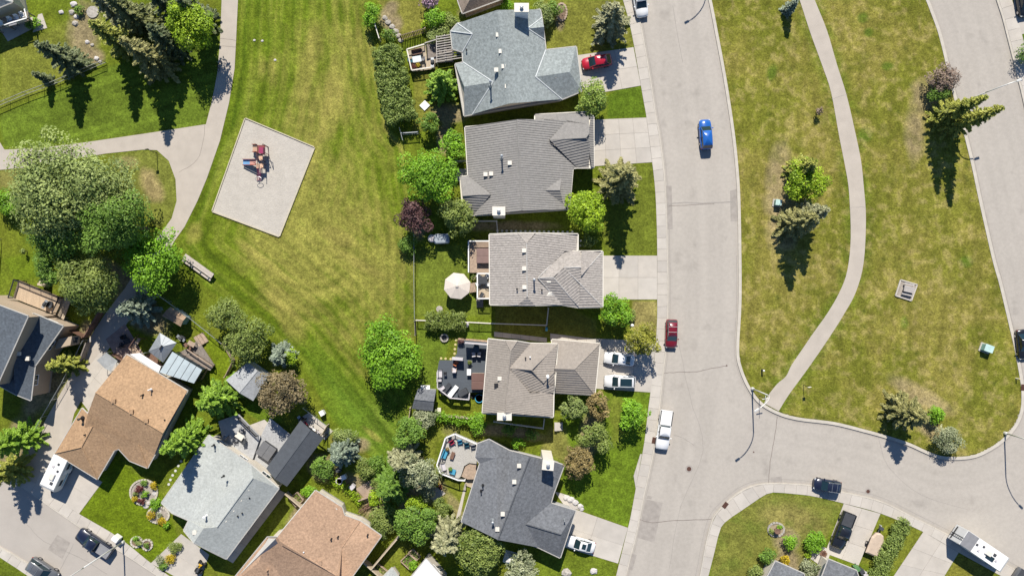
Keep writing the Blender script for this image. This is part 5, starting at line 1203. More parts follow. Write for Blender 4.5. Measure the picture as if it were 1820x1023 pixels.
# ================================================================ decks
def deck(poly, z, m, label, ang=0, rails=(), rail_m=None, rail_h=.95, skirt=None, pitch=.15, rail_style='rail', name='deck'):
    q = [P(x, y, z) for x, y in poly]; c = sum(q, Vector()) / len(q); t = thing(name, label, 'deck', (c.x, c.y, 0)); org = (c.x, c.y, 0)
    ca, sa = math.cos(ang), math.sin(ang); uv = [((p.x - c.x) * ca + (p.y - c.y) * sa, -(p.x - c.x) * sa + (p.y - c.y) * ca) for p in q]
    v0 = min(a[1] for a in uv); v1 = max(a[1] for a in uv); mb = MB(org); k = int((v1 - v0) / pitch)
    for j in range(k + 1):
        lo = v0 + j * pitch; cl = clip(clip(uv, 1, lo + .008, True), 1, min(v1, lo + pitch - .008), False)
        if len(cl) < 3: continue
        mb.prism([(c.x + a * ca - b * sa, c.y + a * sa + b * ca) for a, b in cl], z - .04, z + rr.uniform(-.003, .003))
    mb.build('decking', m, t, kind='stuff')
    mb = MB(org); w = inset(q, .06); mb.prism([(p.x, p.y) for p in w], .0 if skirt else z - .24, z - .045); mb.build('frame', skirt or M_wood_grey, t)
    for p in inset(q, .15):
        mb = MB(org); mb.box((p.x, p.y, z / 2 - .1), (.14, .14, z - .1)); mb.build('deck_post', M_wood_grey, t)
    for seg in rails:
        w2 = [P(x, y, z) for x, y in seg]; tp = z + rail_h
        for a, b in zip(w2, w2[1:]):
            d = b - a; n = max(1, int(d.length / 1.6))
            for j in range(n + 1):
                p = a + d * (j / n); mb = MB(org); mb.box((p.x, p.y, z + rail_h / 2), (.1, .1, rail_h)); mb.build('rail_post', rail_m, t)
            mb = MB(org); u = Vector((0, 0, rail_h)); mb.beam(a + u, b + u, .17, .06); mb.build('hand_rail', rail_m, t)
            mb = MB(org); k = int(d.length / .15)
            if rail_style == 'panel': mb.beam(a + u * .92, b + u * .92, .05, rail_h * .8)
            else:
                for j in range(k): p = a + d * ((j + .5) / k); mb.box((p.x, p.y, z + rail_h / 2), (.04, .04, rail_h - .06))
            mb.build('baluster', rail_m, t, kind='stuff')
    return t
def steps(p0, p1, n, wd, z, m, label):
    a, b = P(*p0), P(*p1); d = (b - a); t = thing('steps', label, 'steps', ((a.x + b.x) / 2, (a.y + b.y) / 2, 0)); rz = math.atan2(d.y, d.x)
    for k in range(n):
        p = a + d * ((k + .5) / n); mb = MB(t.location); mb.box((p.x, p.y, z * (1 - k / n) / 2), (d.length / n * .96, wd, z * (1 - k / n)), rz); mb.build('tread', m, t)
M_char = mat('charcoal_decking', (.085, .098, .115), .7, var=.08, fine=.06, stretch=(.3, 3, 1)); M_palegrey = mat('pale_grey_decking', (.43, .41, .375), .8, var=.05, stretch=(.3, 3, 1)); M_greydeck = mat('grey_stone_decking', (.40, .40, .40), .85, var=.12, scale=3, fine=.12)
deck([(724.5,91),(756,81),(759,105),(773,105),(773,122),(733,128)], .5, M_wood_pale, 'pale wooden patio deck with dining table beside the picket fence', .2, [[(724.5,91),(733,128),(772,122)],[(724.5,91),(755,82)]], M_offwhite, .8)
deck([(757,80),(776,72),(806,66),(806,110),(773,112),(773,105),(759,104)], .45, M_wood_grey, 'shaded grey deck beneath the pergola', .1)
deck([(833.5,429),(871,429),(871,484.5),(834,484.5)], 1.0, M_wood, 'brown deck with hot tub behind the shake roofed house', 1.57, [[(833.5,484),(833.5,429),(870,429)]], M_white, 1.0)
deck([(849,486),(871,486),(871,530),(849,530)], 1.35, M_wood_pale, 'pale deck with white rail and dining set behind the shake house', 1.57, [[(870,486),(849,486),(849,530),(870,530)]], M_white)
deck([(814,603),(868,608),(866,697),(835,697),(834,708.5),(801,705.5),(778.6,688),(777.5,657),(780.5,640),(804,640),(812,628)], .9, M_char, 'big charcoal deck with loungers behind the tan tiled house', 0, [[(778,660),(778.6,688),(801,705.5),(834,708.5),(835,698)]], M_lgrey, .75, M_dgrey, rail_style='panel')
deck([(809,768.5),(851,787),(846,813),(848,824),(834,822),(825,827.5),(819,846),(815,849.5),(784,837.7),(777.5,823),(792.7,775.5)], 1.25, M_palegrey, 'pale octagon deck with white railing and colourful chairs', -.4, [[(850,787),(809,768.5),(792.7,775.5),(777.5,823),(784,837.7),(815,849.5),(827,850.5)]], M_white, .95, rail_style='panel' if 0 else 'rail')
t = thing('steps', 'wrapped wooden steps dropping from the octagon deck', 'steps', P(834,838))
for k, (inn, zz_) in enumerate(((0, 1.02), (3, .80), (6, .58), (9, .36))):
    q = [P(x, y, zz_) for x, y in ((848,825+inn*.55),(835.5+inn*.3,823+inn*.75),(827+inn*.75,828+inn*.6),(820+inn*.8,846),(831,851),(845,851))]
    m = MB(t.location); m.prism([(p.x, p.y) for p in q], 0, zz_); m.build('tread', M_wood, t) if k < 3 else m.build('landing', M_wood_pale, t)
deck([(829,851),(845,846),(838,866),(827,862)], .2, M_wood_pale, 'small wooden landing under the octagon deck steps', .5)
deck([(388,748),(424,735),(463,775),(449,816),(398,790)], .75, M_greydeck, 'dappled grey deck with table behind the pale grey house', -.6, [[(427,741),(459,773)]], M_dark)
deck([(449,816),(463,775),(480,742),(520,775),(505,800),(480,840)], .3, M_greydeck, 'pale patio deck around the covered hot tub', -.6, [], None)
deck([(33,497),(112,529),(98,559),(23,529)], 1.5, mat('honey_decking', (.47,.36,.25), .8, var=.1, stretch=(3,.4,1)), 'honey wooden deck behind the dark left house', -.4, [[(23,529),(33,497),(112,529),(100,556)]], M_dark, 1.0)
deck([(112,528),(126,532),(113,568),(101,560)], 1.1, M_wood_pale, 'pale wooden side landing of the honey deck', 1.2)
deck([(315,629),(334,617),(352,604),(381,648),(374,658),(362,655)], .6, M_wood_grey, 'weathered grey deck beside the metal roofed sunroom', -.55, [[(337,620),(352,630),(381,649)]], M_wood, .8)
deck([(-10,34),(50,20),(54,36),(14,48),(-10,54)], 1.6, M_wood, 'raised deck with white chairs in the top left corner', .25, [[(50,20),(54,36),(14,48)]], M_white, .8)
deck([(270,626),(290,650),(262,672),(238,640)], .25, M_wood_brown, 'brown deck under the square canopy', -.6)
steps((84,508),(88,488), 5, 1.2, 1.4, M_wood_pale, 'pale wooden stairs down from the honey deck'); steps((846,510),(834,512), 4, 1.4, 1.2, M_wood, 'wooden stairs beside the big patio umbrella')
steps((853,531),(853,546), 5, 1.0, 1.3, M_wood_grey, 'grey stairs at the lower end of the pale dining deck'); steps((352,607),(366,598), 3, 1.6, .6, M_wood, 'wooden steps on the grass side of the weathered deck')
steps((985,757),(1000,757), 3, 1.2, .6, M_conc2, 'concrete front steps of the tan tiled house')
# pergola
t = thing('pergola', 'open white pergola with rafters against the blue grey house', 'pergola', P(795,88)); zr = 2.55; q = P(760,77,zr)
for k in range(11):
    y0 = 66 + k * 4.4; x1 = 802 if y0 < 90 else 822; m = MB(t.location); m.beam(P(776, y0, zr), P(x1, y0 - (x1 - 776) * .16, zr), .10, .18); m.build('rafter', mat('pergola_paint', (.42,.385,.345), .7), t)
for a, b in (((776,64),(776,112)),((790,62),(792,110)),((755,77),(800,63))): m = MB(t.location); m.beam(P(*a, zr - .18), P(*b, zr - .18), .12, .2); m.build('beam', MATS['pergola_paint'], t)
for a in ((776,66),(776,110),(756,77)): m = MB(t.location); p = P(*a, 0); p2 = P(*a, zr - .3); m.box((p2.x, p2.y, (zr - .3) / 2), (.14, .14, zr - .3)); m.build('post', MATS['pergola_paint'], t)
shrub(790,106,9,6,2.2,'silver','grey climbing plant on the pergola end','plant','climbing_plant') if 0 else None
# privacy walls on the charcoal deck
def wall(a, b, z0, h, w_, m, label, name='privacy_wall', cat='wall'):
    p, q = P(*a, z0), P(*b, z0); t = thing(name, label, cat, ((p.x + q.x) / 2, (p.y + q.y) / 2, z0)); up = Vector((0, 0, h)); mb = MB(t.location); mb.beam(p + up, q + up, w_, h); mb.build('panel', m, t)
    mb = MB(t.location); mb.beam(p + up + Vector((0, 0, .06)), q + up + Vector((0, 0, .06)), w_ + .08, .06); mb.build('cap', M_lgrey, t)
wall((828,607),(867,610), .9, 1.75, .1, M_lgrey, 'pale privacy wall on the north side of the charcoal deck'); wall((805,635),(824,636.5), .9, 1.1, .35, M_lgrey, 'short pale planter wall on the charcoal deck')
drive([(814,600),(868,604.5),(868,608),(814,603)], 8, 1, 'brick coloured edging north of the charcoal deck', 'paving', (mat('peach_brick',(.42,.29,.20),.9,var=.15),))
# ================================================================ yard furniture
def chair(px, py, z, deg, m, label, frame=None, w=.62, name='patio_chair', group=None):
    frame = frame or M_dark; t = thing(name, label, 'chair', P(px, py, z), math.radians(deg), group)
    m_ = MB(); m_.box((0, 0, .40), (.56, w - .08, .12)); m_.build('seat', m, t, bevel=.03)
    m_ = MB(); m_.box((-.30, 0, .68), (.12, w - .08, .55), 0, Matrix.Rotation(-.25, 3, 'Y')); m_.build('backrest', m, t, bevel=.03)
    for s in (-1, 1):
        m_ = MB(); m_.beam((-.3, s * w / 2, .62), (.28, s * w / 2, .60), .07, .05); m_.build('arm', frame, t)
        for x in (-.27, .26): m_ = MB(); m_.box((x, s * w / 2, .29), (.05, .05, .58)); m_.build('leg', frame, t)
    return t
def sofa(px, py, z, deg, w, m, label, frame=None): 
    t = chair(px, py, z, deg, m, label, frame, w, 'patio_sofa'); t['category'] = 'sofa'; return t
def table(px, py, z, deg, lx, ly, m, label, h=.72, legs=None, name='patio_table'):
    t = thing(name, label, 'table', P(px, py, z), math.radians(deg)); m_ = MB(); m_.box((0, 0, h), (lx, ly, .05)); m_.build('tabletop', m, t, bevel=.02)
    for a in (-1, 1):
        for b in (-1, 1): m_ = MB(); m_.box((a * (lx / 2 - .08), b * (ly / 2 - .08), h / 2 - .01), (.07, .07, h - .03)); m_.build('leg', legs or M_dark, t)
    return t
def lounger(px, py, z, deg, m, label):
    t = thing('sun_lounger', label, 'lounger', P(px, py, z), math.radians(deg)); m_ = MB(); m_.box((.25, 0, .33), (1.35, .66, .1)); m_.build('cushion', m, t, bevel=.03); m_ = MB(); m_.box((-.68, 0, .50), (.62, .66, .1), 0, Matrix.Rotation(.55, 3, 'Y')); m_.build('backrest', m, t, bevel=.03)
    m_ = MB(); m_.box((.0, 0, .25), (1.9, .6, .06)); m_.build('frame', M_dark, t)
    for a in (-.8, .8):
        for b in (-.26, .26): m_ = MB(); m_.box((a, b, .12), (.06, .06, .24)); m_.build('leg', M_dark, t)
def bbq(px, py, z, deg, label, m=None):
    t = thing('barbecue', label, 'barbecue', P(px, py, z), math.radians(deg)); m_ = MB(); m_.box((0, 0, .45), (.7, .5, .8)); m_.build('cabinet', m or M_dark, t); m_ = MB(); m_.lathe((0, 0, .86), [(.36, 0), (.34, .14), (.22, .26), (.05, .3)], 12, 1, .72); m_.build('lid', m or M_dgrey, t, True)
    for s in (-1, 1): m_ = MB(); m_.box((s * .52, 0, .84), (.34, .46, .04)); m_.build('side_shelf', M_metal, t)
    m_ = MB(); m_.tube([(-.25, -.3, .95), (.25, -.3, .95)], .02, 5); m_.build('handle', M_metal, t)
def hot_tub(px, py, z, deg, lx, ly, h, m, label, skirt=None):
    t = thing('hot_tub', label, 'hot tub', P(px, py, z), math.radians(deg)); m_ = MB(); m_.box((0, 0, h / 2), (lx * .96, ly * .96, h)); m_.build('cabinet', skirt or M_wood_brown, t, bevel=.1)
    for s in (-1, 1): m_ = MB(); m_.box((s * lx / 4, 0, h + .05), (lx / 2 - .012, ly, .12)); m_.build('cover_half', m, t, bevel=.05)
def pot(px, py, z, r, kind, label, m=None, name='potted_plant'):
    t = thing(name, label, 'potted plant', P(px, py, z)); m_ = MB(); m_.lathe((0, 0, 0), [(r * .7, 0), (r, .38), (r * 1.08, .42), (r * .9, .41)], 12); m_.build('pot', m or M_wood_brown, t, True)
    r_ = np.random.default_rng(int(px * 3 + py)); p, nr, tn = crown_pts(r * 1.3, r * 1.3, .3, 110, r_, .4); p[:, 2] += .62; leaf_obj('foliage', p, nr, .13 * r_.uniform(.7, 1.3, 110), tn, LM[kind], t, r=r_)
# charcoal deck
z = .9
chair(842,628,z,100,M_lgrey,'left pale chair near the privacy wall'); chair(852,628,z,80,M_lgrey,'right pale chair near the privacy wall'); table(847,620,z,0,.9,.9,M_glass,'glass table beside the privacy wall'); chair(847,613,z,-90,M_teal,'dark chair against the privacy wall')
chair(811,644,z,60,mat('orange_fabric',(.45,.14,.06),.8),'orange chair at the planter wall'); chair(808,656,z,90,M_lgrey,'pale wicker chair below the orange one',M_wood); table(834,660,z,0,.62,.95,M_white,'small white side table on the charcoal deck'); pot(835,643,z,.25,'olive','potted plant standing alone on the charcoal deck')
lounger(806,694,z,52,M_white,'white cushioned sun lounger on the charcoal deck'); sofa(783,663,z,0,1.2,M_lgrey,'pale loveseat on the charcoal deck left side'); chair(782,674,z,0,M_lgrey,'pale armchair below the loveseat'); chair(787,688,z,40,M_lgrey,'pale armchair in the deck corner'); table(792,662,z,0,.45,.45,M_dark,'small black side table by the loveseat')
lounger(793,690,z,50,M_dgrey,'charcoal sun lounger beside the white one')
t = thing('covered_furniture', 'black covered furniture heap at the deck rail', 'furniture cover', P(823,697,z), .5); m = MB(); m.box((0,0,.35),(1.5,.9,.7)); m.build('cover', M_dgrey, t, bevel=.15); m = MB(); m.box((0,0,.05),(1.54,.94,.06)); m.build('hem', M_dark, t)
hot_tub(850,676,z,90,2.45,1.95,.75,mat('brown_tub_cover',(.15,.085,.07),.6,var=.08),'brown covered hot tub beside the tan tiled house wall',M_wood_pale)
t = thing('paddling_pool','round blue paddling pool below the deck','paddling pool',P(852,707)); m = MB(); m.lathe((0,0,0),[(.62,0),(.66,.3),(.6,.3),(.58,.2)],20); m.build('rim', mat('pool_blue',(.05,.35,.55),.5), t, True); m = MB(); m.lathe((0,0,.18),[(.57,0),(.57,.02)],20); m.build('water', mat('pool_water',(.08,.42,.58),.1), t)
t = thing('tyre','black tyre lying below the charcoal deck','tyre',P(841,704)); m = MB(); m.lathe((0,0,0),[(.2,0),(.33,.02),(.34,.18),(.2,.2),(.18,.1)],16); m.build('tread', M_rubber, t, True); m = MB(); m.lathe((0,0,.04),[(.17,0),(.17,.04)],12); m.build('hub', M_dgrey, t)
pot(817,606,z,.22,'purple','left dark pot at the deck north corner'); pot(822,606.5,z,.22,'purple','right dark pot at the deck north corner')
t = thing('fire_pit','round stone fire pit on the lawn','fire pit',P(790,600)); 
for k in range(12):
    a = k * math.pi / 6; m = MB(); m.box((.52*math.cos(a), .52*math.sin(a), .16), (.24,.26,.32), a); m.build('stone', M_rock, t)
m = MB(); m.lathe((0,0,.02),[(.4,0),(.4,.04)],12); m.build('ash', M_dgrey, t)
t = thing('storage_tub','pale round tub standing by the white fence','tub',P(829,576)); m = MB(); m.lathe((0,0,0),[(.36,0),(.42,.75)],14); m.build('barrel', M_lgrey, t, True); m = MB(); m.lathe((0,0,.75),[(.45,0),(.42,.08),(.1,.12)],14); m.build('lid', M_lgrey, t, True)
for k,(x,y) in enumerate([(810.5,604),(809.5,612),(808.5,620),(808,628),(784,636.5),(792,637),(801,637.5)]):
    c = P(x,y); m = MB((c.x,c.y,0)); m.lathe((c.x,c.y,0),[(.2,0),(.19,.035)],9); tag(m.build('stepping_stone', mat('yellow_stone',(.5,.43,.2),.9)), 'round yellowish stepping stone edging the charcoal deck', 'stepping stone', 'yellow stones round the charcoal deck')
t = thing('storage_box','white box at the charcoal shed upper wall','box',P(757,687)); m = MB(); m.box((0,0,.35),(1.3,.55,.7)); m.build('body', M_offwhite, t); m = MB(); m.box((0,0,.73),(1.36,.6,.06)); m.build('lid', M_white, t)
t = thing('utility_box','small white box on the grass below the shed','box',P(781,727)); m = MB(); m.box((0,0,.25),(.5,.5,.5)); m.build('body', M_white, t); m = MB(); m.box((0,0,.53),(.55,.55,.05)); m.build('lid', M_offwhite, t)
# octagon deck
z = 1.25
chair(804,785,z,-60,M_crim,'crimson chair on the octagon deck',w=.8); chair(818,784,z,-80,M_blue,'bright blue chair next to the crimson one',w=.72); chair(830,789,z,-80,M_teal,'dark teal chair on the octagon deck',w=.72); chair(842,792,z,-80,M_grey,'grey chair nearest the slate house',w=.72)
sofa(792,805,z,-22,1.5,M_blue,'blue loveseat along the octagon deck rail'); table(804.5,808,z,70,1.1,.55,M_wood_brown,'dark brown coffee table on the octagon deck',.42); sofa(789,828,z,15,1.15,M_lgrey,'pale loveseat at the octagon deck corner'); pot(796,796,z,.2,'rust','small potted plant beside the blue loveseat')
t = thing('footstool','pale blue cushioned footstool on the octagon deck','footstool',P(805,837,z),-.3); m = MB(); m.box((0,0,.3),(.85,.75,.22)); m.build('cushion', M_blue, t, bevel=.06); m = MB(); m.box((0,0,.1),(.8,.7,.2)); m.build('base', M_dgrey, t)
pot(801,831,z,.2,'mid','potted plant beside the blue footstool'); table(800,776,z,-25,.5,.5,M_glass,'small glass table in the upper deck corner',.5)
for k,(x,y) in enumerate([(773,856),(778,859),(783,863)]): pot(x,y,.02,.24,['rust','gold','burg'][k],['left','middle','right'][k]+' red flower pot on the small concrete pad',mat('terracotta',(.36,.13,.06),.8))
# shake house decks
hot_tub(859,455,1.0,90,2.2,1.95,.7,mat('maroon_tub_cover',(.20,.13,.115),.6,var=.08),'maroon covered hot tub on the brown deck'); table(858.5,498,1.35,0,1.35,1.1,M_dgrey,'black dining table on the pale dining deck')
chair(852,492,1.35,-40,M_white,'upper left white chair at the black dining table'); chair(866,491,1.35,-120,M_white,'upper right white chair at the black dining table'); chair(851,504,1.35,20,M_white,'lower left white chair at the black dining table'); chair(867,505,1.35,160,M_white,'lower right white chair at the black dining table'); chair(857,523,1.35,60,M_dgrey,'lone dark chair on the pale dining deck',M_wood)
pot(842,493,.0,.35,'olive','big planter between umbrella and dining deck',M_wood)
# big octagonal parasol
t = thing('patio_umbrella','large cream octagonal patio umbrella on the lawn','umbrella',P(815,508)); zt = 3.1; R = 2.02
for k in range(8):
    a0, a1 = (k + .35) * math.pi/4, (k + 1.35) * math.pi/4; m = MB(); A = (R*math.cos(a0), R*math.sin(a0), zt-.6); B = (R*math.cos(a1), R*math.sin(a1), zt-.6); m.poly([A, B, (0,0,zt)]); m.poly([B, A, (A[0],A[1],A[2]-.16), (B[0],B[1],B[2]-.16)])
    m.build('canopy_panel', mat('cream_canopy',(.60,.53,.46),.85,var=.04), t); m = MB(); m.tube([A,(0,0,zt-.02)],.022,4); m.build('rib', M_offwhite, t)
m = MB(); m.tube([(0,0,0),(0,0,zt)],.05,8); m.build('pole', M_metal, t); m = MB(); m.box((0,0,.06),(1,1,.12)); m.build('base', M_conc, t); m = MB(); m.lathe((0,0,zt-.02),[(.3,0),(.05,.14)],8); m.build('finial', MATS['cream_canopy'], t)
table(815,508,0,0,1.5,1.0,M_wood,'wooden table under the big cream umbrella')
for k,(dx,dy,dg) in enumerate([(-9,0,0),(9,0,180)]): chair(815+dx*1.5,508+dy,0,dg,M_wood,['left','right'][k]+' wooden chair under the big cream umbrella',M_wood)
t = thing('covered_trampoline','pale blue covered trailer in the shade of the plum tree','covered trailer',P(785,425),.05); m = MB(); m.box((.1,0,.75),(2.3,1.5,1.0)); m.build('cover', mat('silver_tarp',(.30,.34,.38),.5,var=.1), t, bevel=.25); m = MB(); m.lathe((-1.4,.15,.3),[(.6,0),(.62,.25),(.3,.35)],14); m.build('round_cover', M_lgrey, t, True)
for s in (-1,1): m = MB(); m.tube([(.1,s*.72,.28),(.1,s*.86,.28)],.28,12); m.build('wheel', M_rubber, t)
t.name = 'covered_trailer'
c = P(781,501+48); m = MB((c.x,c.y,0)); m.lathe((c.x,c.y,0),[(.5,0),(.48,.03)],14); tag(m.build('round_paver', M_rock),'round pale paver set in the grass below the umbrella','paver')
# blue-grey house deck
z = .5
table(742,108,z,10,1.3,.9,mat('white_table',(.62,.68,.68),.3),'white patio table on the pale wooden deck'); chair(731,110,z,0,M_teal,'dark teal chair left of the white patio table'); chair(752,107,z,180,M_grey,'grey chair right of the white patio table'); sofa(742,95,z,-78,1.6,M_wood_brown,'brown bench sofa at the deck rail'); bbq(769.5,114,z,90,'barbecue with pale lid on the wooden deck edge')
pot(736,121,z,.3,'burg','dark planter box in the deck lower corner'); pot(744,119,z,.25,'gold','orange flower pot on the wooden deck')
t = thing('paving_slab','white square slab lying on the lawn by the cedar hedge','slab',P(755,188),.78); m = MB(); m.box((0,0,.14),(1.15,1.1,.05)); m.build('top', M_white, t); m = MB(); m.box((0,0,.06),(.9,.9,.12)); m.build('base', M_conc3, t)
# grey house patio
hot_tub(476,799,.3,-35,2.35,2.2,.8,mat('grey_tub_cover',(.15,.15,.155),.6,var=.06),'grey covered hot tub beside the charcoal pavilion',M_dgrey); table(429,773,.75,-35,1.25,.85,M_offwhite,'pale dining table on the dappled grey deck')
chair(421,780,.75,-10,M_grey,'left chair at the pale dining table'); chair(436,782,.75,100,M_dgrey,'lower chair at the pale dining table'); chair(432,763,.75,-110,M_grey,'upper chair at the pale dining table'); bbq(403,776,.75,60,'covered barbecue on the dappled grey deck',M_grey)
chair(545,752,.05,-50,M_crim,'reddish chair at the pavilion upper end'); chair(553,760,.05,-120,M_lgrey,'pale chair at the pavilion upper end'); chair(566,768,.05,-140,M_lgrey,'second pale chair nearest the fence corner'); table(558,762,.05,-40,.8,.6,M_white,'white table at the pavilion upper end'); bbq(538,744,.05,-50,'dark barbecue at the pavilion corner')
drive([(533,742),(548,733),(592,765),(578,782)], 3, 1, 'pale paved strip above the charcoal pavilion', 'patio', (M_conc2,))
# honey deck and tan house yard
bbq(86,540,1.5,60,'black barbecue on the honey deck'); t = thing('bike_rack_hoop','dark curved planter beside the barbecue','planter',P(92,541,1.5)); m = MB(); m.lathe((0,0,0),[(.3,0),(.36,.5),(.28,.5),(.26,.4)],12,1,1.6); m.build('tub', M_dgrey, t, True); m = MB(); m.lathe((0,0,.36),[(.26,0),(.26,.03)],12,1,1.6); m.build('soil', M_mulch, t); t.name='planter_tub'
bbq(326,600,.02,-35,'covered barbecue by the weathered deck',M_dgrey); chair(333,612,.6,120,M_wood_brown,'brown chair on the weathered deck'); chair(339,618,.6,200,M_wood_brown,'second brown chair on the weathered deck near the rail'); table(344,610,.6,-30,1.1,.7,M_wood,'wooden table on the weathered deck')
sofa(244,622,.25,40,1.6,M_wood,'wooden swing seat on the shaded paver patio'); chair(224,598,.02,20,M_dark,'black chair in the shade of the paver patio'); chair(220,612,.02,70,M_dark,'second black chair deeper in the patio shade'); table(230,606,.02,20,1,.7,M_dark,'black table in the shade of the paver patio')
t = thing('swing_frame','red brown garden swing frame on the paver patio','swing',P(247,607),1.0)
for a,b in (((-.9,-.6,0),(-.9,0,1.9)),((-.9,.6,0),(-.9,0,1.9)),((.9,-.6,0),(.9,0,1.9)),((.9,.6,0),(.9,0,1.9))): m = MB(); m.tube([a,b],.05,6); m.build('leg', M_wood_brown, t)
m = MB(); m.tube([(-1,0,1.9),(1,0,1.9)],.06,6); m.build('beam', M_wood_brown, t); m = MB(); m.box((0,0,.5),(1.3,.5,.06)); m.build('seat', M_wood, t)
t = thing('shade_sail','grey fabric shade sail over the footpath end','shade sail',P(150,640)); 
q = [P(189,626,2.6),P(209,641,2.4),P(197,660,2.6),P(186,654,2.5),P(172,640,2.6)]; m = MB(t.location); q = [Vector((p.x,p.y,p.z)) for p in q]; m.poly(q if newell(q).z > 0 else q[::-1]); m.build('sail', mat('grey_sail',(.30,.31,.31),.9), t)
for p in (q[0],q[2],q[4]): m = MB(t.location); m.tube([(p.x,p.y,0),p],.04,6); m.build('post', M_metal, t)
# corner deck chairs
for k,(x,y) in enumerate([(6,44),(22,38),(34,34),(44,30)]): chair(x,y,1.6,-75,M_white,['leftmost','second','third','rightmost'][k]+' white chair on the raised corner deck',M_white)
table(28,44,1.6,15,1.2,.8,M_grey,'grey table on the raised corner deck')
# vegetable beds
def raised_bed(quad, label, kind):
    q = [P(x,y) for x,y in quad]; c = sum(q,Vector())/4; t = thing('raised_bed',label,'raised bed',(c.x,c.y,0)); 
    for a,b in zip(q,q[1:]+q[:1]): m = MB(t.location); m.beam(a+Vector((0,0,.4)),b+Vector((0,0,.4)),.1,.42); m.build('timber', M_wood, t)
    m = MB(t.location); m.prism([(p.x,p.y) for p in inset(q,.06)],0,.3); m.build('soil', M_mulch, t)
    r_ = np.random.default_rng(int(quad[0][0])); n=120; uu=r_.random((n,2)); pp=np.array([list((q[0].lerp(q[1],u).lerp(q[3].lerp(q[2],u),v)-c).xy)+[.42] for u,v in uu]); leaf_obj('seedlings',pp,np.tile([0,0,1.],(n,1))+.4*r_.normal(size=(n,3)),.17*r_.uniform(.6,1.4,n),r_.random(n),LM[kind],t,r=r_)['kind']='stuff'
raised_bed([(713,994),(727,981),(741,993),(729,1009)],'wooden raised bed with seedlings near the bottom edge','mid'); raised_bed([(727,979),(735,973),(748,986),(742,992)],'narrow raised bed with pale plants beside the larger one','silver'); raised_bed([(516,884),(530,872),(541,886),(528,898)],'wooden soil bed between pale grey and pink houses','olive'); raised_bed([(664,1005),(672,998),(692,1014),(684,1022)],'dark soil bed beside the bottom fence','olive')
# ================================================================ vehicles
def paint(name, c, rough=.28): return mat(name, c, rough, var=.02, fine=.02, coat=1, spec=.5)
PW = paint('white_car_paint', (.72,.72,.72)); PR = paint('red_car_paint', (.42,.012,.03)); PB = paint('blue_car_paint', (.012,.10,.38)); PM = paint('maroon_car_paint', (.16,.008,.016)); PK = paint('black_car_paint', (.012,.013,.016)); PN = paint('navy_car_paint', (.012,.016,.035)); PG = paint('grey_car_paint', (.10,.105,.115)); PS = paint('steel_car_paint', (.17,.175,.17))
M_tail = mat('tail_lamp', (.25,.01,.01), .2); M_head = mat('head_lamp', (.55,.57,.58), .1, spec=.8)
def wheel(t, x, y, r=.34, wd=.24):
    s = 1 if y > 0 else -1; m = MB(); m.tube([(x, y - s * wd, r), (x, y, r)], r, 16); w_ = m.build('wheel', M_rubber, t); m = MB(); m.tube([(x, y - s * .02, r), (x, y + s * .012, r)], r * .62, 12); m.build('rim', M_rim, w_)
def loft(mb, st):
    """st: list of (x, halfwidth, zbottom, zshoulder, ztop, inner)"""
    n = 9; V = []; F = []
    for x, w, zb, zs, zt, inn in st:
        V += [(x, -w * .96, zb), (x, -w, zb + (zs - zb) * .45), (x, -w * .985, zs - .04), (x, -w * .93, zs + (zt - zs) * .55), (x, 0, zt), (x, w * .93, zs + (zt - zs) * .55), (x, w * .985, zs - .04), (x, w, zb + (zs - zb) * .45), (x, w * .96, zb)]
    for i in range(len(st) - 1):
        for k in range(n - 1): F.append((i * n + k, i * n + k + 1, (i + 1) * n + k + 1, (i + 1) * n + k)[::-1])
        F.append((i * n + n - 1, i * n, (i + 1) * n, (i + 1) * n + n - 1)[::-1])
    F.append(tuple(range(n))); F.append(tuple(range((len(st) - 1) * n, len(st) * n))[::-1]); mb.add(V, F)
def greenhouse(t, x0, x1, r0, r1, zb, zr, W, p, glass_roof=False, roofm=None, inset_=.80):
    """glasshouse from x0 (rear base) to x1 (front base), roof r0..r1"""
    wb, wr = W * .455, W * .5 * inset_ * .93
    B = [(x0, -wb * .92), (x1, -wb * .90), (x1, wb * .90), (x0, wb * .92)]; Rf = [(r0, -wr * .96), (r1, -wr), (r1, wr), (r0, wr * .96)]
    b3 = [Vector((*q, zb)) for q in B]; r3 = [Vector((*q, zr)) for q in Rf]
    def bow(a, b, c, d, ax): return [a, b, c, d]
    m = MB(); m.poly([b3[1], b3[2], r3[2], r3[1]]); ws = m.build('windshield', M_cglass, t)
    m = MB(); m.poly([b3[3], b3[0], r3[0], r3[3]]); m.build('rear_window', M_cglass, t)
    for a, b in ((0, 1), (2, 3)):
        m = MB(); m.poly([b3[a], b3[b], r3[b], r3[a]]); m.build('side_window', M_cglass, t)
    m = MB(); mid = (r0 + r1) / 2
    q = [(r0 - .04, -wr * .90), (r0 + .10, -wr * 1.02), (mid, -wr * 1.06), (r1 - .1, -wr * 1.04), (r1 + .05, -wr * .92), (r1 + .08, 0), (r1 + .05, wr * .92), (r1 - .1, wr * 1.04), (mid, wr * 1.06), (r0 + .10, wr * 1.02), (r0 - .04, wr * .90), (r0 - .07, 0)]
    n = len(q); V = [(a, b, zr - .03) for a, b in q] + [(a * .985 + mid * .015, b * .9, zr + .035) for a, b in q] + [(mid, 0, zr + .055)]
    F = [(i, (i + 1) % n, n + (i + 1) % n, n + i) for i in range(n)] + [(n + i, n + (i + 1) % n, 2 * n) for i in range(n)]; m.add(V, F); rf = m.build('roof', roofm or p, t, True)
    for k in range(4): m = MB(); m.tube([b3[k], r3[k]], .045, 6); m.build('pillar', p, t)
    for y in (-1, 1): m = MB(); xm = (x0 + x1) / 2; m.tube([(xm, y * wb, zb), ((r0 + r1) / 2, y * wr, zr)], .04, 5); m.build('pillar', M_dark, t)
    return rf
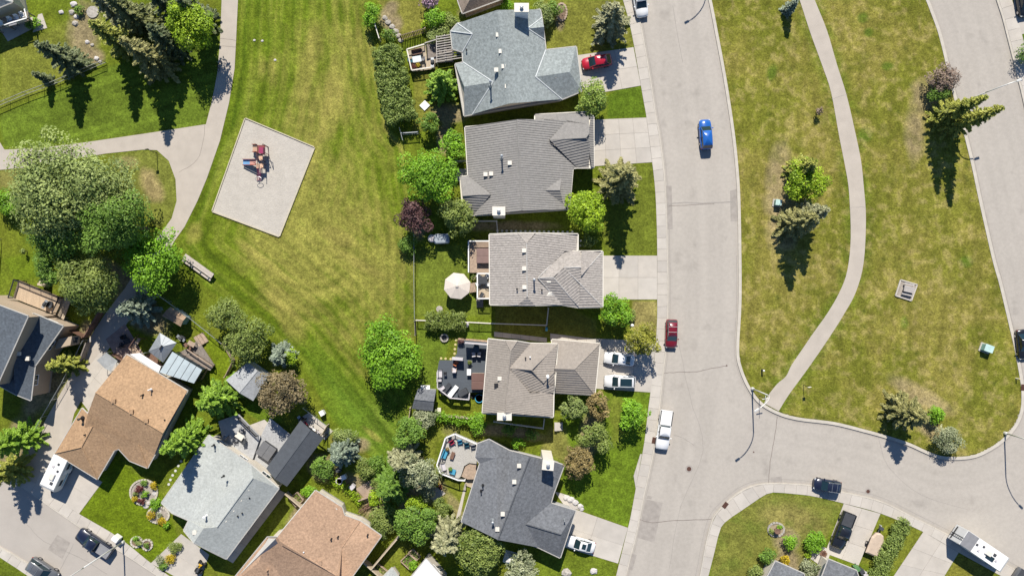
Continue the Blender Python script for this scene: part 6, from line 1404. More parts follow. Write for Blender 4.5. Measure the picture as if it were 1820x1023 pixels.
def finish_car(t, L, W, zb, p, hz=.66, mirror_x=.62, r=.34, ground=.18, wx=(.31, -.30)):
    for fx in wx:
        for s in (-1, 1): wheel(t, fx * L, s * (W / 2 - .005), r)
    for s in (-1, 1):
        m = MB(); m.box((L * .462, s * W * .34, hz), (.22, .36, .13), -s * .35); m.build('headlight', M_head, t, bevel=.03)
        m = MB(); m.box((-L * .472, s * W * .37, hz + .12), (.16, .28, .16), s * .25); m.build('taillight', M_tail, t, bevel=.03)
        m = MB(); m.box((mirror_x, s * (W / 2 + .08), zb + .08), (.16, .22, .13), -s * .2); m.build('mirror', p, t, bevel=.03)
        m = MB(); m.box((-.35, s * (W / 2 - .012), zb - .12), (.2, .04, .035)); m.build('door_handle', M_dgrey, t)
    m = MB(); m.box((L * .488, 0, .36), (.10, W * .72, .16)); m.build('bumper', M_dgrey, t, bevel=.03); m = MB(); m.box((-L * .488, 0, .36), (.10, W * .72, .16)); m.build('bumper', M_dgrey, t, bevel=.03)
    m = MB(); m.box((-L * .494, 0, .62), (.05, .5, .13)); m.build('number_plate', M_white, t)
def car(px, py, dx, dy, p, label, kind='suv', L=4.7, W=1.9, cat=None, roofm=None, rails=False, sunroof=False, name=None, z0=-.12):
    c = P(px, py, z0 + 1.0); t = thing(name or {'suv': 'parked_suv', 'sedan': 'parked_car', 'hatch': 'parked_car', 'pickup': 'pickup_truck'}[kind], label, cat or {'pickup': 'pickup truck', 'suv': 'suv'}.get(kind, 'car'), (c.x, c.y, z0), math.atan2(-dy, dx))
    hl = L / 2; w = W / 2
    if kind == 'pickup':
        zs, hood = 1.02, 1.16; m = MB()
        loft(m, [(-hl, w * .90, .40, .95, .99, 0), (-hl + .06, w * .96, .34, 1.0, 1.02, 0), (-hl + 2.05, w * .97, .32, 1.02, 1.04, 0), (-.1, w, .3, 1.04, 1.08, 0), (.9, w, .3, 1.05, 1.14, 0), (hl - .9, w * .99, .32, 1.02, 1.16, 0), (hl - .25, w * .93, .34, .95, 1.08, 0), (hl - .06, w * .84, .36, .86, .96, 0), (hl, w * .72, .40, .72, .80, 0)])
        m.build('body', p, t, True)
        rf = greenhouse(t, -.72, 1.35, -.50, .72, 1.06, 1.74, W, p, inset_=.80)
        bx0, bx1 = -hl + .10, -.80
        m = MB(); m.box(((bx0 + bx1) / 2, 0, 1.085), (bx1 - bx0, W * .80, .05)); m.build('bed_cover', roofm or M_dgrey, t, bevel=.02)
        for s in (-1, 1): m = MB(); m.beam((bx0 - .06, s * W * .445, 1.12), (bx1, s * W * .445, 1.12), .11, .12); m.build('bed_rail', M_dgrey if p is PW else p, t)
        m = MB(); m.box((-hl + .05, 0, 1.05), (.07, W * .84, .2)); m.build('tailgate', p, t)
        finish_car(t, L, W, 1.08, p, .82, 1.05, .40, .2, (.315, -.29))
    else:
        S_ = dict(suv=(.98, 1.04, .95, 1.68), sedan=(.86, .92, .82, 1.42), hatch=(.92, .98, .88, 1.52))[kind]; zs, hz, nose, zr = S_
        rear = dict(suv=1.0, sedan=.98, hatch=.96)[kind]; m = MB()
        loft(m, [(-hl, w * .66, .42, zs * .78, zs * .86, 0), (-hl + .07, w * .82, .34, zs * .9, zs * .97 * rear, 0), (-hl + .3, w * .93, .28, zs * .97, zs * 1.02 * rear, 0), (-hl * .5, w * .99, .24, zs, zs * 1.04, 0), (0, w, .22, zs, zs + .05, 0), (hl * .42, w, .22, zs * .98, hz, 0), (hl * .72, w * .97, .25, zs * .92, nose * 1.03, 0), (hl - .22, w * .88, .28, zs * .82, nose * .92, 0), (hl - .06, w * .72, .32, zs * .70, nose * .78, 0), (hl, w * .52, .38, zs * .6, nose * .66, 0)])
        m.build('body', p, t, True)
        G = dict(suv=(-hl + .12, hl * .50, -hl + .45, hl * .14), sedan=(-hl * .72, hl * .46, -hl * .38, hl * .08), hatch=(-hl + .18, hl * .55, -hl * .62, hl * .12))[kind]
        rf = greenhouse(t, *G, zs + .03, zr, W, p, roofm=roofm)
        if rails:
            for s in (-1, 1): m = MB(); m.tube([(G[2] + .1, s * W * .36, zr + .02), (G[2] + .2, s * W * .365, zr + .09), (G[3] - .25, s * W * .365, zr + .09), (G[3] - .1, s * W * .36, zr + .02)], .025, 5); m.build('roof_rail', M_metal, rf)
            for f in (.3, .7): x = G[2] + (G[3] - G[2]) * f; m = MB(); m.tube([(x, -W * .36, zr + .09), (x, W * .36, zr + .09)], .02, 5); m.build('cross_bar', M_metal, rf)
        if sunroof: ln_ = .6 if sunroof is True else 1.75; x = G[3] - .25 - ln_ / 2; m = MB(); m.box((x, 0, zr + .045), (ln_, W * (.44 if sunroof is True else .6), .04)); m.build('sunroof', M_cglass, rf)
        m = MB(); m.box((hl * .46, 0, hz + .005), (.08, W * .66, .02)); m.build('wiper_cowl', M_dark, t)
        finish_car(t, L, W, zs + .06, p, zs * .70, hl * .36, .33)
    return t
car(1138,1, 6,34, PW, 'white suv with dark sunroof cut by the top edge', 'suv', 4.8, 1.95, sunroof=True)
car(1061,109, -34,6, PR, 'bright red hatchback on the driveway of the blue grey house', 'hatch', 4.5, 1.8, z0=.02)
car(1255,238, -2.5,-34, PB, 'vivid blue suv driving up the main road', 'suv', 4.5, 1.85)
car(1194,593, -1,34, PM, 'dark red suv with roof bars parked by the kerb', 'suv', 4.3, 1.8, rails=True)
car(1181,764, -5,34, PW, 'white pickup with white bed cover parked by the kerb', 'pickup', 5.9, 2.0, roofm=M_white)
car(1101,638, -34,-4, PW, 'white sedan under the yellow green tree shade', 'sedan', 4.6, 1.82, z0=.02)
car(1102,678, -34,-1, PW, 'white suv with long glass roof below the white sedan', 'suv', 4.7, 1.9, sunroof=2, z0=.02)
car(1033,968, -34,-9, PW, 'white coupe beside the slate house garage', 'sedan', 4.3, 1.8, sunroof=True, z0=.02)
car(1472,863, -34,-5, PN, 'dark navy suv parked on the side road bend', 'suv', 4.1, 1.8, rails=True)
car(1500,943, -13,34, PK, 'black pickup on the lower driveway', 'pickup', 5.7, 2.0, z0=.02)
car(166,966, -34,-23, PN, 'dark navy pickup with grey bed cover on the corner street', 'pickup', 5.9, 2.0, roofm=M_grey)
car(74,1014, 34,23, PG, 'grey suv with roof rack at the lower left edge', 'suv', 4.8, 1.95, rails=True)
car(1822,612, 4,34, PK, 'black car cut by the right edge', 'sedan', 4.5, 1.85)
car(1836,1036, 34,23, PG, 'grey pickup towing the white trailer at the bottom right corner', 'pickup', 5.6, 2.0)
car(1822,3, 6,34, PK, 'dark car in the upper right corner', 'hatch', 4.2, 1.8, z0=.02)
def trailer(px, py, dx, dy, L, W, h, label, rear_grey=0, name='camper_trailer', nose=.6, z0=.02):
    c = P(px, py, h); t = thing(name, label, 'trailer', (c.x, c.y, z0), math.atan2(-dy, dx)); hl, w = L / 2, W / 2; fb = mat('trailer_side', (.56,.56,.55), .45, var=.03)
    prof = [(-hl, .55), (-hl, h - .08), (-hl + .06, h), (hl - nose, h), (hl - nose * .45, h - .18), (hl - .05, h - .75), (hl, 1.2), (hl - .1, .55)]
    m = MB(); n = len(prof); V = [(x, -w, z) for x, z in prof] + [(x, w, z) for x, z in prof]; F = [tuple(range(n)), tuple(range(2 * n - 1, n - 1, -1))] + [(i, n + i, n + (i + 1) % n, (i + 1) % n) for i in range(n)]; m.add(V, F); m.build('body', fb, t, bevel=.06)
    m = MB(); m.box((rear_grey / 2 - nose / 2, 0, h + .02), (L - nose - rear_grey - .1, W - .12, .04)); rf = m.build('roof', M_white, t)
    if rear_grey: m = MB(); m.box((-hl + rear_grey / 2 + .03, 0, h + .018), (rear_grey - .04, W - .12, .04)); m.build('roof_deck', M_grey, t)
    m = MB(); m.box((.3, .1, h + .17), (.95, .72, .28)); m.build('air_conditioner', M_offwhite, rf, bevel=.06)
    for x, y, s, mm_ in ((1.3, .4, .42, M_dgrey), (-1.1, -.4, .36, M_lgrey), (-.7, .5, .3, M_dgrey), (1.9, -.2, .34, M_lgrey), (-1.7, .2, .3, M_dgrey)):
        if abs(x) < hl - .9: m = MB(); m.box((x, y, h + .08), (s, s, .14)); m.build('roof_vent', mm_, rf, bevel=.03)
    for s in (-1, 1):
        for x in np.linspace(-hl + 1.2, hl - 1.5, max(2, int(L / 2.6))): m = MB(); m.box((x, s * w, h * .62), (.95, .05, .6)); f_ = m.build('window', M_dark, t); m = MB(); m.box((x, s * (w + .02), h * .62), (.85, .04, .5)); m.build('pane', M_glass, f_)
        m = MB(); m.box((-.2, s * (w + .005), 1.0), (L * .8, .02, .22)); m.build('stripe', M_blue, t)
        for x in (-.9, -.05): wheel(t, x, s * (w - .02), .36, .22)
    m = MB(); m.box((-hl * .2, w + .01, 1.25), (.7, .05, 1.8)); d = m.build('door', M_white, t); m = MB(); m.box((-hl * .2 + .25, w + .045, 1.2), (.06, .04, .12)); m.build('handle', M_dark, d)
    for s in (-1, 1): m = MB(); m.beam((hl - .3, s * .6, .55), (hl + 1.1, 0, .55), .08, .1); m.build('hitch_bar', M_dark, t)
    m = MB(); m.tube([(hl + .95, 0, .02), (hl + .95, 0, .75)], .05, 6); m.build('jack', M_metal, t); return t
trailer(94,842, -16,34, 5.4, 2.3, 2.7, 'white camper trailer parked beside the tan house')
t = trailer(1753,981, 34,23, 7.7, 2.45, 3.3, 'long white travel trailer with grey rear roof on the side street', 1.9, z0=-.12)
m = MB(); m.box((.9,-.35,3.42),(1.3,.65,.05)); m.build('skylight', M_glass, t); m = MB(); m.box((-3.95,0,1.2),(.12,2.0,.1)); m.build('rear_rack', M_dark, t); m = MB(); [m.tube([(-3.9,y,.6),(-3.9,y,3.4)],.03,5) for y in (-.5,-.1)]; [m.tube([(-3.9,-.5,z_),(-3.9,-.1,z_)],.025,5) for z_ in (.9,1.3,1.7,2.1,2.5,2.9,3.2)]; m.build('ladder', M_dark, t)
# covered boat on its trailer
c = P(1556,966,.9); t = thing('covered_boat','tan covered boat on a trailer beside the hedge','boat',(c.x,c.y,.02),math.atan2(34,14)); m = MB()
pl_ = [(-1.7,.2),(-1.7,.85),(1.0,.95),(1.7,.5),(1.85,0)]; pp = [(x,-y) for x,y in pl_[::-1]]+pl_[1:-1] if 0 else [(-1.7,-.95),(.8,-.98),(1.55,-.6),(1.75,0),(1.55,.6),(.8,.98),(-1.7,.95)]
V = [(x,y*.8,.45) for x,y in pp]+[(x,y,.95) for x,y in pp]; n=len(pp); m.add(V,[tuple(range(n))[::-1]]+[(i,(i+1)%n,n+(i+1)%n,n+i) for i in range(n)]); m.build('hull', W_brick, t)
m = MB(); V=[(x*1.02,y*1.02,.95) for x,y in pp]+[(x*.9,y*.75,1.12) for x,y in pp]; m.add(V,[(i,(i+1)%n,n+(i+1)%n,n+i) for i in range(n)]+[tuple(range(n,2*n))]); m.build('cover', mat('tan_tarp',(.47,.37,.28),.8,var=.08,scale=2), t)
for s in (-1,1): wheel(t,-.4,s*1.0,.3,.2)
m = MB(); m.beam((-1.5,0,.42),(2.9,0,.42),.12,.1); m.build('trailer_frame', M_metal, t); m = MB(); m.box((2.45,0,.75),(.5,.55,.5)); m.build('winch_box', M_dgrey, t, bevel=.05); m = MB(); m.tube([(2.8,0,.02),(2.8,0,.6)],.05,6); m.build('jack', M_white, t)
# quad bike
c = P(355,1008,.6); t = thing('quad_bike','black and yellow quad bike on the bottom driveway','quad bike',(c.x,c.y,.02),math.radians(65)); yl = mat('quad_yellow',(.55,.33,.02),.4)
m = MB(); loft(m,[(-.95,.28,.5,.72,.8,0),(-.3,.3,.45,.8,.9,0),(.3,.26,.45,.85,.95,0),(.9,.24,.5,.78,.85,0)]); m.build('body', M_dark, t, True); m = MB(); m.poly([(.75,-.3,.98),(.75,.3,.98),(.1,0,1.05)]); m.build('fender', yl, t); m = MB(); m.box((-.25,0,.95),(.8,.32,.14)); m.build('seat', M_dgrey, t, bevel=.05)
for x in (-.65,.65):
    for s in (-1,1): wheel(t,x,s*.56,.3,.26)
m = MB(); m.tube([(.35,-.42,1.15),(.5,0,1.08),(.35,.42,1.15)],.03,6); m.build('handlebar', M_dark, t)
for x,nm in ((-.8,'rear_rack'),(.85,'front_rack')):
    m = MB(); [m.tube([(x-.25,y,.95),(x+.25,y,.95)],.02,5) for y in (-.35,-.12,.12,.35)]; m.build(nm, M_dark, t)
# ================================================================ street furniture and small things
def lamp(px, py, dx, dy, h, label, arm=2.7):
    c = P(px, py); t = thing('street_lamp', label, 'street lamp', (c.x, c.y, 0)); d = Vector((dx, -dy, 0)).normalized()
    m = MB(); m.lathe((0,0,-.1),[(.26,0),(.24,.5),(.15,.6)],10); m.build('base', M_lamp, t); m = MB(); m.tube([(0,0,0),(0,0,h*.72)],[.115,.085],8); m.build('pole', M_lamp, t, True)
    m = MB(); pts = [Vector((0,0,h*.72)) + d*(arm*(1-math.cos(a*math.pi/2))) + Vector((0,0,h*.28*math.sin(a*math.pi/2))) for a in np.linspace(0,1,9)]; m.tube(pts,[.085]+[.07]*7+[.05],8); m.build('arm', M_lamp, t, True)
    e_ = pts[-1]; m = MB(); m.box(e_ + d*.32,(.75,.30,.16),math.atan2(d.y,d.x)); hd = m.build('lamp_head', M_lamp, t, bevel=.05); m = MB(); m.box(e_ + d*.36 - Vector((0,0,.09)),(.5,.22,.04),math.atan2(d.y,d.x)); m.build('lens', M_glass, hd)
lamp(1337,690,-27,18,9,'pale street lamp at the island tip by the footpath'); lamp(1786,769,22,21,9,'pale street lamp at the island lower right corner'); lamp(1700,186,29,-10,9,'pale street lamp among the twin spruces')
lamp(1252,-86,-35,18,9,'street lamp just beyond the top edge whose shadow falls on the road',3); lamp(219,962,-20,13,13.5,'white street lamp beside the corner street sidewalk')
def sign(px, py, h, label, blades=1, m=None, name='street_sign'):
    t = thing(name, label, 'sign', P(px, py)); q = MB(); q.tube([(0,0,-.1),(0,0,h)],.05,6); q.build('post', M_dark, t)
    for k in range(blades): q = MB(); q.box((0,0,h+.1+.17*k),(.95 if name=='street_sign' else .45,.04,.16 if name=='street_sign' else .5),k*1.45+.2); q.build('blade', m or M_white, t)
sign(1349,703,2.5,'street name post with two crossed blades by the lamp',2); sign(1428,684,2.0,'thin signpost on the grass right of the island path',1,M_offwhite,'path_sign'); sign(279,272,2.8,'thin signpost where the footpath forks',1,M_wood_grey,'path_sign')
def pedestal(px, py, label, w=.9, d=.9, h=.8, deg=0, m=None):
    g = m or mat('utility_green',(.20,.36,.31),.6,var=.06); t = thing('utility_box',label,'utility box',P(px,py),math.radians(deg)); q = MB(); q.box((0,0,.03),(w+.35,d+.35,.14)); q.build('pad', M_conc3, t); q = MB(); q.box((0,0,.1+h/2),(w,d,h)); b = q.build('cabinet', g, t, bevel=.03); q = MB(); q.box((0,0,.1+h+.03),(w+.08,d+.08,.08)); q.build('lid', mat('utility_lid',(.42,.58,.55),.6), t, bevel=.02); q = MB(); q.box((0,-d/2-.01,.1+h*.5),(w*.8,.03,h*.7)); q.build('door', g, t)
pedestal(1380,361,'green utility box beside the lime tree',.85,.8,.8,-8); pedestal(1750,618,'teal utility box alone on the right lawn',1.25,1.0,.9,-20)
t = thing('bollard','small white topped bollard near the island tip','bollard',P(1354,657)); q = MB(); q.tube([(0,0,-.05),(0,0,.85)],.13,10); q.build('post', M_dgrey, t); q = MB(); q.lathe((0,0,.85),[(.14,0),(.13,.08),(.05,.12)],10); q.build('cap', M_white, t)
t = thing('bollard','small yellowish marker post at the island right edge','bollard',P(1806,672)); q = MB(); q.tube([(0,0,-.05),(0,0,.7)],.1,8); q.build('post', M_offwhite, t); q = MB(); q.lathe((0,0,.7),[(.13,0),(.05,.1)],8); q.build('cap', mat('marker_yellow',(.6,.5,.2),.6), t)
t = thing('post_box','white postal box beside the lower left lamp','post box',P(212,953),-.6); q = MB(); q.box((0,0,.65),(1.0,.75,1.2)); q.build('cabinet', M_white, t, bevel=.08); q = MB(); q.box((0,-.39,.8),(.6,.02,.3)); q.build('flap', M_lgrey, t)
t = thing('yard_lamp','white globe lamp under the green tree by the shake house','lamp',P(1120,577)); q = MB(); q.tube([(0,0,0),(0,0,1.6)],.04,6); q.build('post', M_dark, t); q = MB(); q.lathe((0,0,1.6),[(.1,0),(.24,.16),(.26,.3),(.16,.46),(.03,.52)],12); q.build('globe', M_white, t, True)
# sandbox
q_ = [(436,210),(560,262),(497,421),(377,376)]; w_ = [P(*p) for p in q_]; t = thing('sandbox','pale sand play area with timber edging','sandbox',P(467,317)); m = MB(t.location); pv = inset(w_,.08)
# rippled sand surface
n1, n2 = 60, 60; V=[]; 
for j in range(n2+1):
    for i_ in range(n1+1):
        p = pv[0].lerp(pv[1], i_/n1).lerp(pv[3].lerp(pv[2], i_/n1), j/n2); V.append((p.x,p.y,.045+rr.uniform(-.014,.014)))
m.add(V,[(j*(n1+1)+i_, (j+1)*(n1+1)+i_, (j+1)*(n1+1)+i_+1, j*(n1+1)+i_+1) for j in range(n2) for i_ in range(n1)]); m.build('sand', M_sand, t, True)
for a,b in zip(w_,w_[1:]+w_[:1]): m = MB(t.location); d=(b-a).normalized()*.09; m.beam(a+d+Vector((0,0,.075)),b-d+Vector((0,0,.075)),.15,.2); m.build('timber', mat('edging_timber',(.47,.42,.31),.85,var=.12), t)
# play structure: two slides, platforms, ladder, arched bars
def pz(x,y,z): v = P(x,y,z); return v
t = thing('play_structure','red play structure with slides and arched bars on the sand','play structure',P(461,292)); O = t.location; Mr = mat('play_red',(.30,.06,.035),.5,var=.1); Mo = mat('play_peach',(.58,.38,.26),.5,var=.08); Mb = mat('slide_blue',(.16,.33,.55),.4,var=.06); Mp = mat('play_plum',(.28,.03,.09),.5); Mg = mat('play_brown_bar',(.10,.04,.035),.5)
def plat(a,b,z,mm_,nm='platform'):
    q=[pz(a[0],a[1],z),pz(b[0],a[1],z),pz(b[0],b[1],z),pz(a[0],b[1],z)]; m=MB(O); m.prism([(p.x,p.y) for p in q],z-.08,z,True); m.build(nm,mm_,t)
    for p in q: m=MB(O); m.tube([(p.x,p.y,0),(p.x,p.y,z+.9)],.05,6); m.build('post',Mg,t)
plat((457,258),(471,271.5),1.5,mat('play_dark_red',(.20,.05,.045),.6,var=.1)); plat((459,274),(467,285),1.1,Mo); plat((455,291),(468,299),1.3,Mo)
for (x0,x1,y0,y1,za,zb,mm_,lb) in ((449,457,257,270,.4,1.45,Mo,'upper'),(432,455,283.5,293.5,.25,1.25,Mb,'lower')):
    A,B,Cc,D=pz(x0,y0,za),pz(x0,y1,za),pz(x1,y1,zb),pz(x1,y0,zb); m=MB(O); m.poly([A,B,Cc,D]); m.poly([p-Vector((0,0,.05)) for p in (D,Cc,B,A)]); s_=m.build('slide',mm_,t)
    for a,b in ((A,D),(B,Cc)): m=MB(O); m.beam(a+Vector((0,0,.18)),b+Vector((0,0,.18)),.07,.2); m.build('side_wall',Mr,s_)
A,B,Cc,D=pz(444,284,.78),pz(444,293,.78),pz(455,293,1.28),pz(455,284,1.28); m=MB(O); m.poly([A+Vector((0,0,.02)),B+Vector((0,0,.02)),Cc+Vector((0,0,.02)),D+Vector((0,0,.02))]); m.build('slide_liner',mat('play_pink',(.50,.27,.22),.5),t)
m=MB(O); m.box(pz(466,268,2.0),(.6,.9,.9)); m.build('activity_panel',Mp,t)
for k in range(7): m=MB(O); y=300+k*3.4; zz_=1.25-k*.17; m.tube([pz(457,y,zz_),pz(463.5,y-1,zz_)],.05,5); m.build('rung',Mp,t)
for x in (457,463.5): m=MB(O); m.tube([pz(x,299,1.35),pz(x,322,.1)],.05,5); m.build('ladder_rail',Mp,t)
for pts in ([(466,257,1.9),(476,262,2.0),(478,276,1.9),(479,281,.02)],[(469,273,1.7),(474,276,1.7),(475,281,.02)],[(456,270,2.0),(458,290,2.0),(459,300,1.6)]): m=MB(O); m.tube([pz(*p) for p in pts],.05,6); m.build('arched_bar',Mg,t)
m=MB(O); ring=[pz(459+5.5*math.cos(a),318+4*math.sin(a),.9) for a in np.linspace(0,2*math.pi,15)]; m.tube(ring,.035,5,False); m.build('hoop',M_metal,t)
# long bench
a,b=P(330,457),P(380,493); t = thing('bench','long pale plank bench at the field edge','bench',(a+b)/2); d=(b-a).normalized(); n=Vector((-d.y,d.x,0))
for o_,zz_,wd in ((.42,.75,.42),(0.02,.75,.34),(-.5,.45,.34)): m=MB(t.location); m.beam(a+n*o_+Vector((0,0,zz_)),b+n*o_+Vector((0,0,zz_)),wd,.06); m.build('plank',mat('bench_plank',(.44,.39,.34),.8,var=.1,scale=3),t)
for f in (.08,.36,.64,.92): p=a.lerp(b,f); m=MB(t.location); m.box((p.x,p.y,.34),(.1,1.1,.66),math.atan2(d.y,d.x)); m.build('leg',M_metal,t)
# picnic table on its pad
q=[P(*p) for p in ((1600,497),(1629.5,505.5),(1619,534),(1591,525))]; c=sum(q,Vector())/4; t=thing('table_pad','white edged gravel pad on the right lawn','pad',(c.x,c.y,0)); m=MB(t.location); m.prism([(p.x,p.y) for p in inset(q,.05)],0,.035); m.build('gravel',M_gravel,t)
for a,b in zip(q,q[1:]+q[:1]): m=MB(t.location); m.beam(a+Vector((0,0,.09)),b+Vector((0,0,.09)),.18,.15); m.build('edging',M_conc2,t)
t=thing('picnic_table','grey plank picnic table on the white edged pad','picnic table',P(1611,514),math.radians(-13))
for k,(y,zz_) in enumerate(((-.30,.76),(0,.76),(.30,.76),(-.78,.46),(.78,.46))): m=MB(); m.box((0,y,zz_),(1.55,.27,.06)); m.build('tabletop' if k<3 else 'seat',mat('weathered_plank',(.40,.37,.345),.85,var=.1,scale=4),t)
for x in (-.55,.55): 
    m=MB(); m.tube([(x,-.7,0),(x,.25,.74)],.05,5); m.build('leg',M_wood_grey,t); m=MB(); m.tube([(x,.7,0),(x,-.25,.74)],.05,5); m.build('leg',M_wood_grey,t); m=MB(); m.beam((x,-.85,.42),(x,.85,.42),.07,.09); m.build('crossbar',M_wood_grey,t)
# stepping stones
def stones(pts, lb, grp, r=.21):
    me=None
    for x,y in pts:
        if me is None:
            m=MB(P(x,y)); m.lathe(P(x,y),[(r,0),(r*.96,.04),(r*.3,.045)],9); o=m.build('stepping_stone',mat('pale_stone',(.5,.5,.46),.9)); me=o
        else: o=me.copy(); C.objects.link(o); o.location=P(x,y)
        tag(o,lb,'stepping stone',grp)
stones([(335,795),(331,803),(327,811),(322,819),(317,827),(312,836),(307,844),(303,852),(300,860)],'pale round stepping stone in the curved row by the grey house','stepping stones by the grey house')
stones([(884+k*8.3,410+k*.15) for k in range(17)],'pale stepping stone in the straight row north of the shake house','stepping stones by the shake house',.19); stones([(1032,428),(1032,436),(1038,428),(1038,436)],'pale stepping stone in the little square beside the shake house','square of stepping stones',.19)
# boulders and rocks
def rock(px,py,r,label,name='boulder',m=None,flat=.6):
    r_=np.random.default_rng(int(px*3+py*5)); c=P(px,py); q=MB((c.x,c.y,0)); prof=[]; V=[];F=[];n=9
    for i_,(rr2,zz_) in enumerate(((1,0),(1.05,.35),(.8,.8),(.3,1))):
        for k in range(n): a=2*math.pi*k/n; j=r*rr2*r_.uniform(.8,1.15); V.append((c.x+j*math.cos(a),c.y+j*math.sin(a)*.85,zz_*r*flat*r_.uniform(.85,1.1)-.03))
    for i_ in range(3):
        for k in range(n): F.append((i_*n+k,i_*n+(k+1)%n,(i_+1)*n+(k+1)%n,(i_+1)*n+k))
    F.append(tuple(range(3*n,4*n))); q.add(V,F); return tag(q.build(name,m or M_rock),label,'rock')
MW=mat('pale_boulder',(.50,.47,.45),.9,var=.12,scale=3,bump=.03,bscale=6)
rock(1055,1014,.55,'pale boulder on the lawn below the white coupe',m=MW); rock(1007,1017,.75,'tan boulder at the bottom edge',m=M_rock); rock(109,22,.38,'white rock on the upper left lawn',m=MW)
for k,(x,y) in enumerate([(466,73),(452,72),(489,107)]): rock(x,y,.2,['middle','left','lower'][k]+' of three tiny white stones on the upper field',m=MW,name='stone')
for k,(x,y,r_) in enumerate([(1006,884,.5),(1014,887,.55),(1022,892,.5),(1031,899,.45),(1034,904,.35)]): rock(x,y,r_,['first','second','third','fourth','last'][k]+' pale rock in the curved border from the slate house door',m=MW)
for k,(x,y) in enumerate([(275,876),(266,893),(259,899),(283,908)]): rock(x,y,.42,['flat white rock beside the upper yellow mound','flat white rock left of the large green mound','lower flat white rock at the curved bed end','white rock at the lower bed top'][k],m=MW,flat=.35)
for k,(x,y,r_) in enumerate([(131,8,.5),(128,22,.45),(136,30,.4),(134,42,.5),(155,75,.35),(164,80,.3),(172,104,.4),(178,110,.3)]): rock(x,y,r_,['topmost garden rock by the pond','second garden rock down from the top by the pond','garden rock under the small pond bush','garden rock above the pale curved edging','small rock in the upper dirt bed','right small rock in the upper dirt bed','rock at the bed foot beside the fence','lowest rock touching the pale fence'][k],name='garden_rock',m=M_rock if k%2 else MW)
for k,(x,y,r_) in enumerate([(684,32,.4),(690,40,.5),(697,48,.45),(703,56,.5),(708,64,.45),(712,72,.4)]): rock(x,y,r_,['topmost','second from top','third from top','third from bottom','second from bottom','lowest'][k]+' rock in the border above the cedar hedge',name='garden_rock')
# round bed with stone centrepiece, tree rings, bed edging
def ring(px,py,rx,ry,label,soil=M_mulch,m=M_rock,name='garden_bed',n=None):
    c=P(px,py); t=thing(name,label,'garden bed',(c.x,c.y,0)); rx*=S; ry*=S; n=n or int(2*math.pi*max(rx,ry)/.42); q=MB(); q.lathe((0,0,0),[(rx,0),(rx*.96,.05)],24,1,ry/rx); q.build('soil',soil,t); me=None
    for k in range(n):
        a=2*math.pi*k/n; q=MB(); q.box((rx*math.cos(a),ry*math.sin(a),.07),(.26,.36,.16+.03*(k%3)),math.atan2(ry*math.sin(a),rx*math.cos(a))); q.build('edging_stone',m,t)
    return t
M_edge=mat('pale_edging',(.46,.42,.35),.9,var=.1)
ring(1379,940,14,12,'round stone bed in the lower corner lawn',mat('dry_soil',(.30,.24,.16),.95,var=.2,scale=3))
shrub(1371,944,5,5,.5,'olive','small olive plant in the round stone bed','plant','garden_plant',leaf=.12); shrub(1386,936,5,4,.5,'bright','small bright plant in the round stone bed','plant','garden_plant',leaf=.12); ring(243,962,9.5,9,'left one of two joined stone tree rings',m=M_edge); ring(262,967,9,9,'right one of two joined stone tree rings',m=M_edge); ring(256,874,24,22,'large curved flower bed with pale edging',M_gravel,M_edge); ring(282,914,19,14,'smaller flower bed below the large one',M_gravel,M_edge); ring(998,22,9,15,'oval mulch bed at the top edge',m=M_wood); ring(1463,983,5,5,'small brick circle on the entry walk',M_iron,M_wood_brown)
t=thing('birdbath','small brown birdbath in the round stone bed','birdbath',P(1378,940)); q=MB(); q.lathe((0,0,0),[(.25,0),(.1,.15),(.1,.7),(.42,.78),(.45,.9),(.36,.88)],12); q.build('bowl',M_wood_brown,t,True); q=MB(); q.lathe((0,0,.84),[(.34,0),(.34,.02)],12); q.build('water',M_glass,t)
t=thing('birdbath','stone basin on the bare patio behind the pink house','birdbath',P(605,852)); q=MB(); q.lathe((0,0,0),[(.35,0),(.15,.15),(.15,.6),(.5,.7),(.52,.85),(.42,.82)],12); q.build('bowl',M_lgrey,t,True); q=MB(); q.lathe((0,0,.8),[(.4,0),(.4,.02)],12); q.build('water',M_glass,t)
t=thing('garden_pond','little dark pond in the upper rock garden','pond',P(165,22)); q=MB(); q.lathe((0,0,0),[(.95,0),(.9,.12),(.75,.12)],14); q.build('rim',M_rock,t); q=MB(); q.lathe((0,0,.06),[(.8,0),(.8,.03)],14); q.build('water',mat('pond_water',(.01,.05,.07),.08),t)
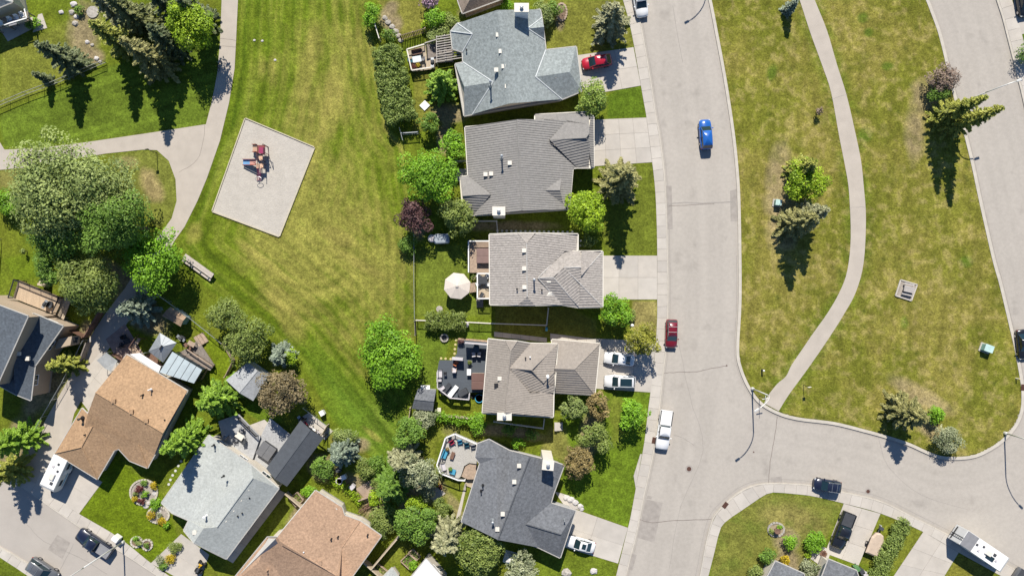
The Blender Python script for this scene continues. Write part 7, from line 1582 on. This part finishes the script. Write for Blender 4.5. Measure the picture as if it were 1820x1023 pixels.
# log heap, trellis, bins
t=thing('branch_heap','heap of reddish cut branches behind the pink house','branch heap',P(650,902),.6)
for k in range(14): q=MB(); x=rr.uniform(-.9,.9); y=rr.uniform(-.35,.35); a=rr.uniform(-.5,.5); q.tube([(x-.8*math.cos(a),y-.8*math.sin(a),.08+.03*k),(x+.8*math.cos(a),y+.8*math.sin(a),.1+.03*k)],.045,5); q.build('branch',M_wood_brown,t)
for k,(x,y,m_) in enumerate([(604,832,M_dgrey),(613,845,M_white),(628,862,M_lgrey)]): 
    t=thing('garden_bin',['dark bin under the wide blue spruce','white bin on the bare stone patio','pale bin beside the pink roof'][k],'bin',P(x,y),.4*k); q=MB(); q.box((0,0,.45),(.7,.6,.9)); q.build('body',m_,t,bevel=.04); q=MB(); q.box((0,0,.94),(.76,.66,.07)); q.build('lid',m_,t)
for k,(x,y,m_) in enumerate([(575,712+20,M_white),(1519,1006,mat('bin_green',(.10,.22,.08),.6)),(1527,1011,M_dgrey),(1533,1016,M_lgrey)]):
    t=thing('wheelie_bin',['white bin beside the pavilion fence','green bin at the bottom garage corner','black bin next to the green one','grey bin at the bottom hedge end'][k],'bin',P(x,y),.5); q=MB(); q.box((0,0,.5),(.6,.7,.95)); q.build('body',m_,t,bevel=.03); q=MB(); q.box((0,.02,1.0),(.66,.78,.08)); q.build('lid',m_,t,bevel=.02); q=MB(); [q.tube([(s*.22,.36,.12),(s*.3,.36,.12)],.12,10) for s in (-1,1)]; q.build('wheel',M_rubber,t)
t=thing('parked_bicycle','dark bicycle leaning by the upper footpath edge','bicycle',P(392,119),1.3)
for x,nm in ((-.52,'wheel'),(.52,'wheel')):
    q=MB(); q.tube([(x+.33*math.cos(a),.02,.34+.33*math.sin(a)) for a in np.linspace(0,2*math.pi,17)],.03,5,False); q.build('wheel',M_rubber,t)
q=MB(); [q.tube(p,.025,5) for p in ([(-.52,0,.34),(-.15,0,.8),(.38,0,.82),(.52,0,.34)],[(-.15,0,.8),(0,0,.32),(.38,0,.82)],[(-.52,0,.34),(0,0,.32)])]; q.build('frame',M_dark,t); q=MB(); q.box((-.18,0,.92),(.26,.14,.07)); q.build('saddle',M_dark,t); q=MB(); q.tube([(.36,-.28,1.0),(.4,0,1.02),(.36,.28,1.0)],.022,5); q.build('handlebar',M_metal,t)
t=thing('tent','small white pointed tent beside the slate house wall','tent',P(907,990)); 
for k in range(4):
    a0,a1=k*math.pi/2+.5,(k+1)*math.pi/2+.5; q=MB(); q.poly([(1.35*math.cos(a0),1.35*math.sin(a0),0),(1.35*math.cos(a1),1.35*math.sin(a1),0),(0,0,1.9)]); q.build('side_panel',M_white,t)
t=thing('garden_hose_reel','teal hose reel by the white fence corner','hose reel',P(971,584)); q=MB(); q.tube([(-.15,0,.45),(.15,0,.45)],.32,12); q.build('reel',M_blue,t); q=MB(); [q.tube([(s*.2,-.25,0),(s*.2,0,.5)],.03,5) for s in (-1,1)]; q.build('stand',M_metal,t)
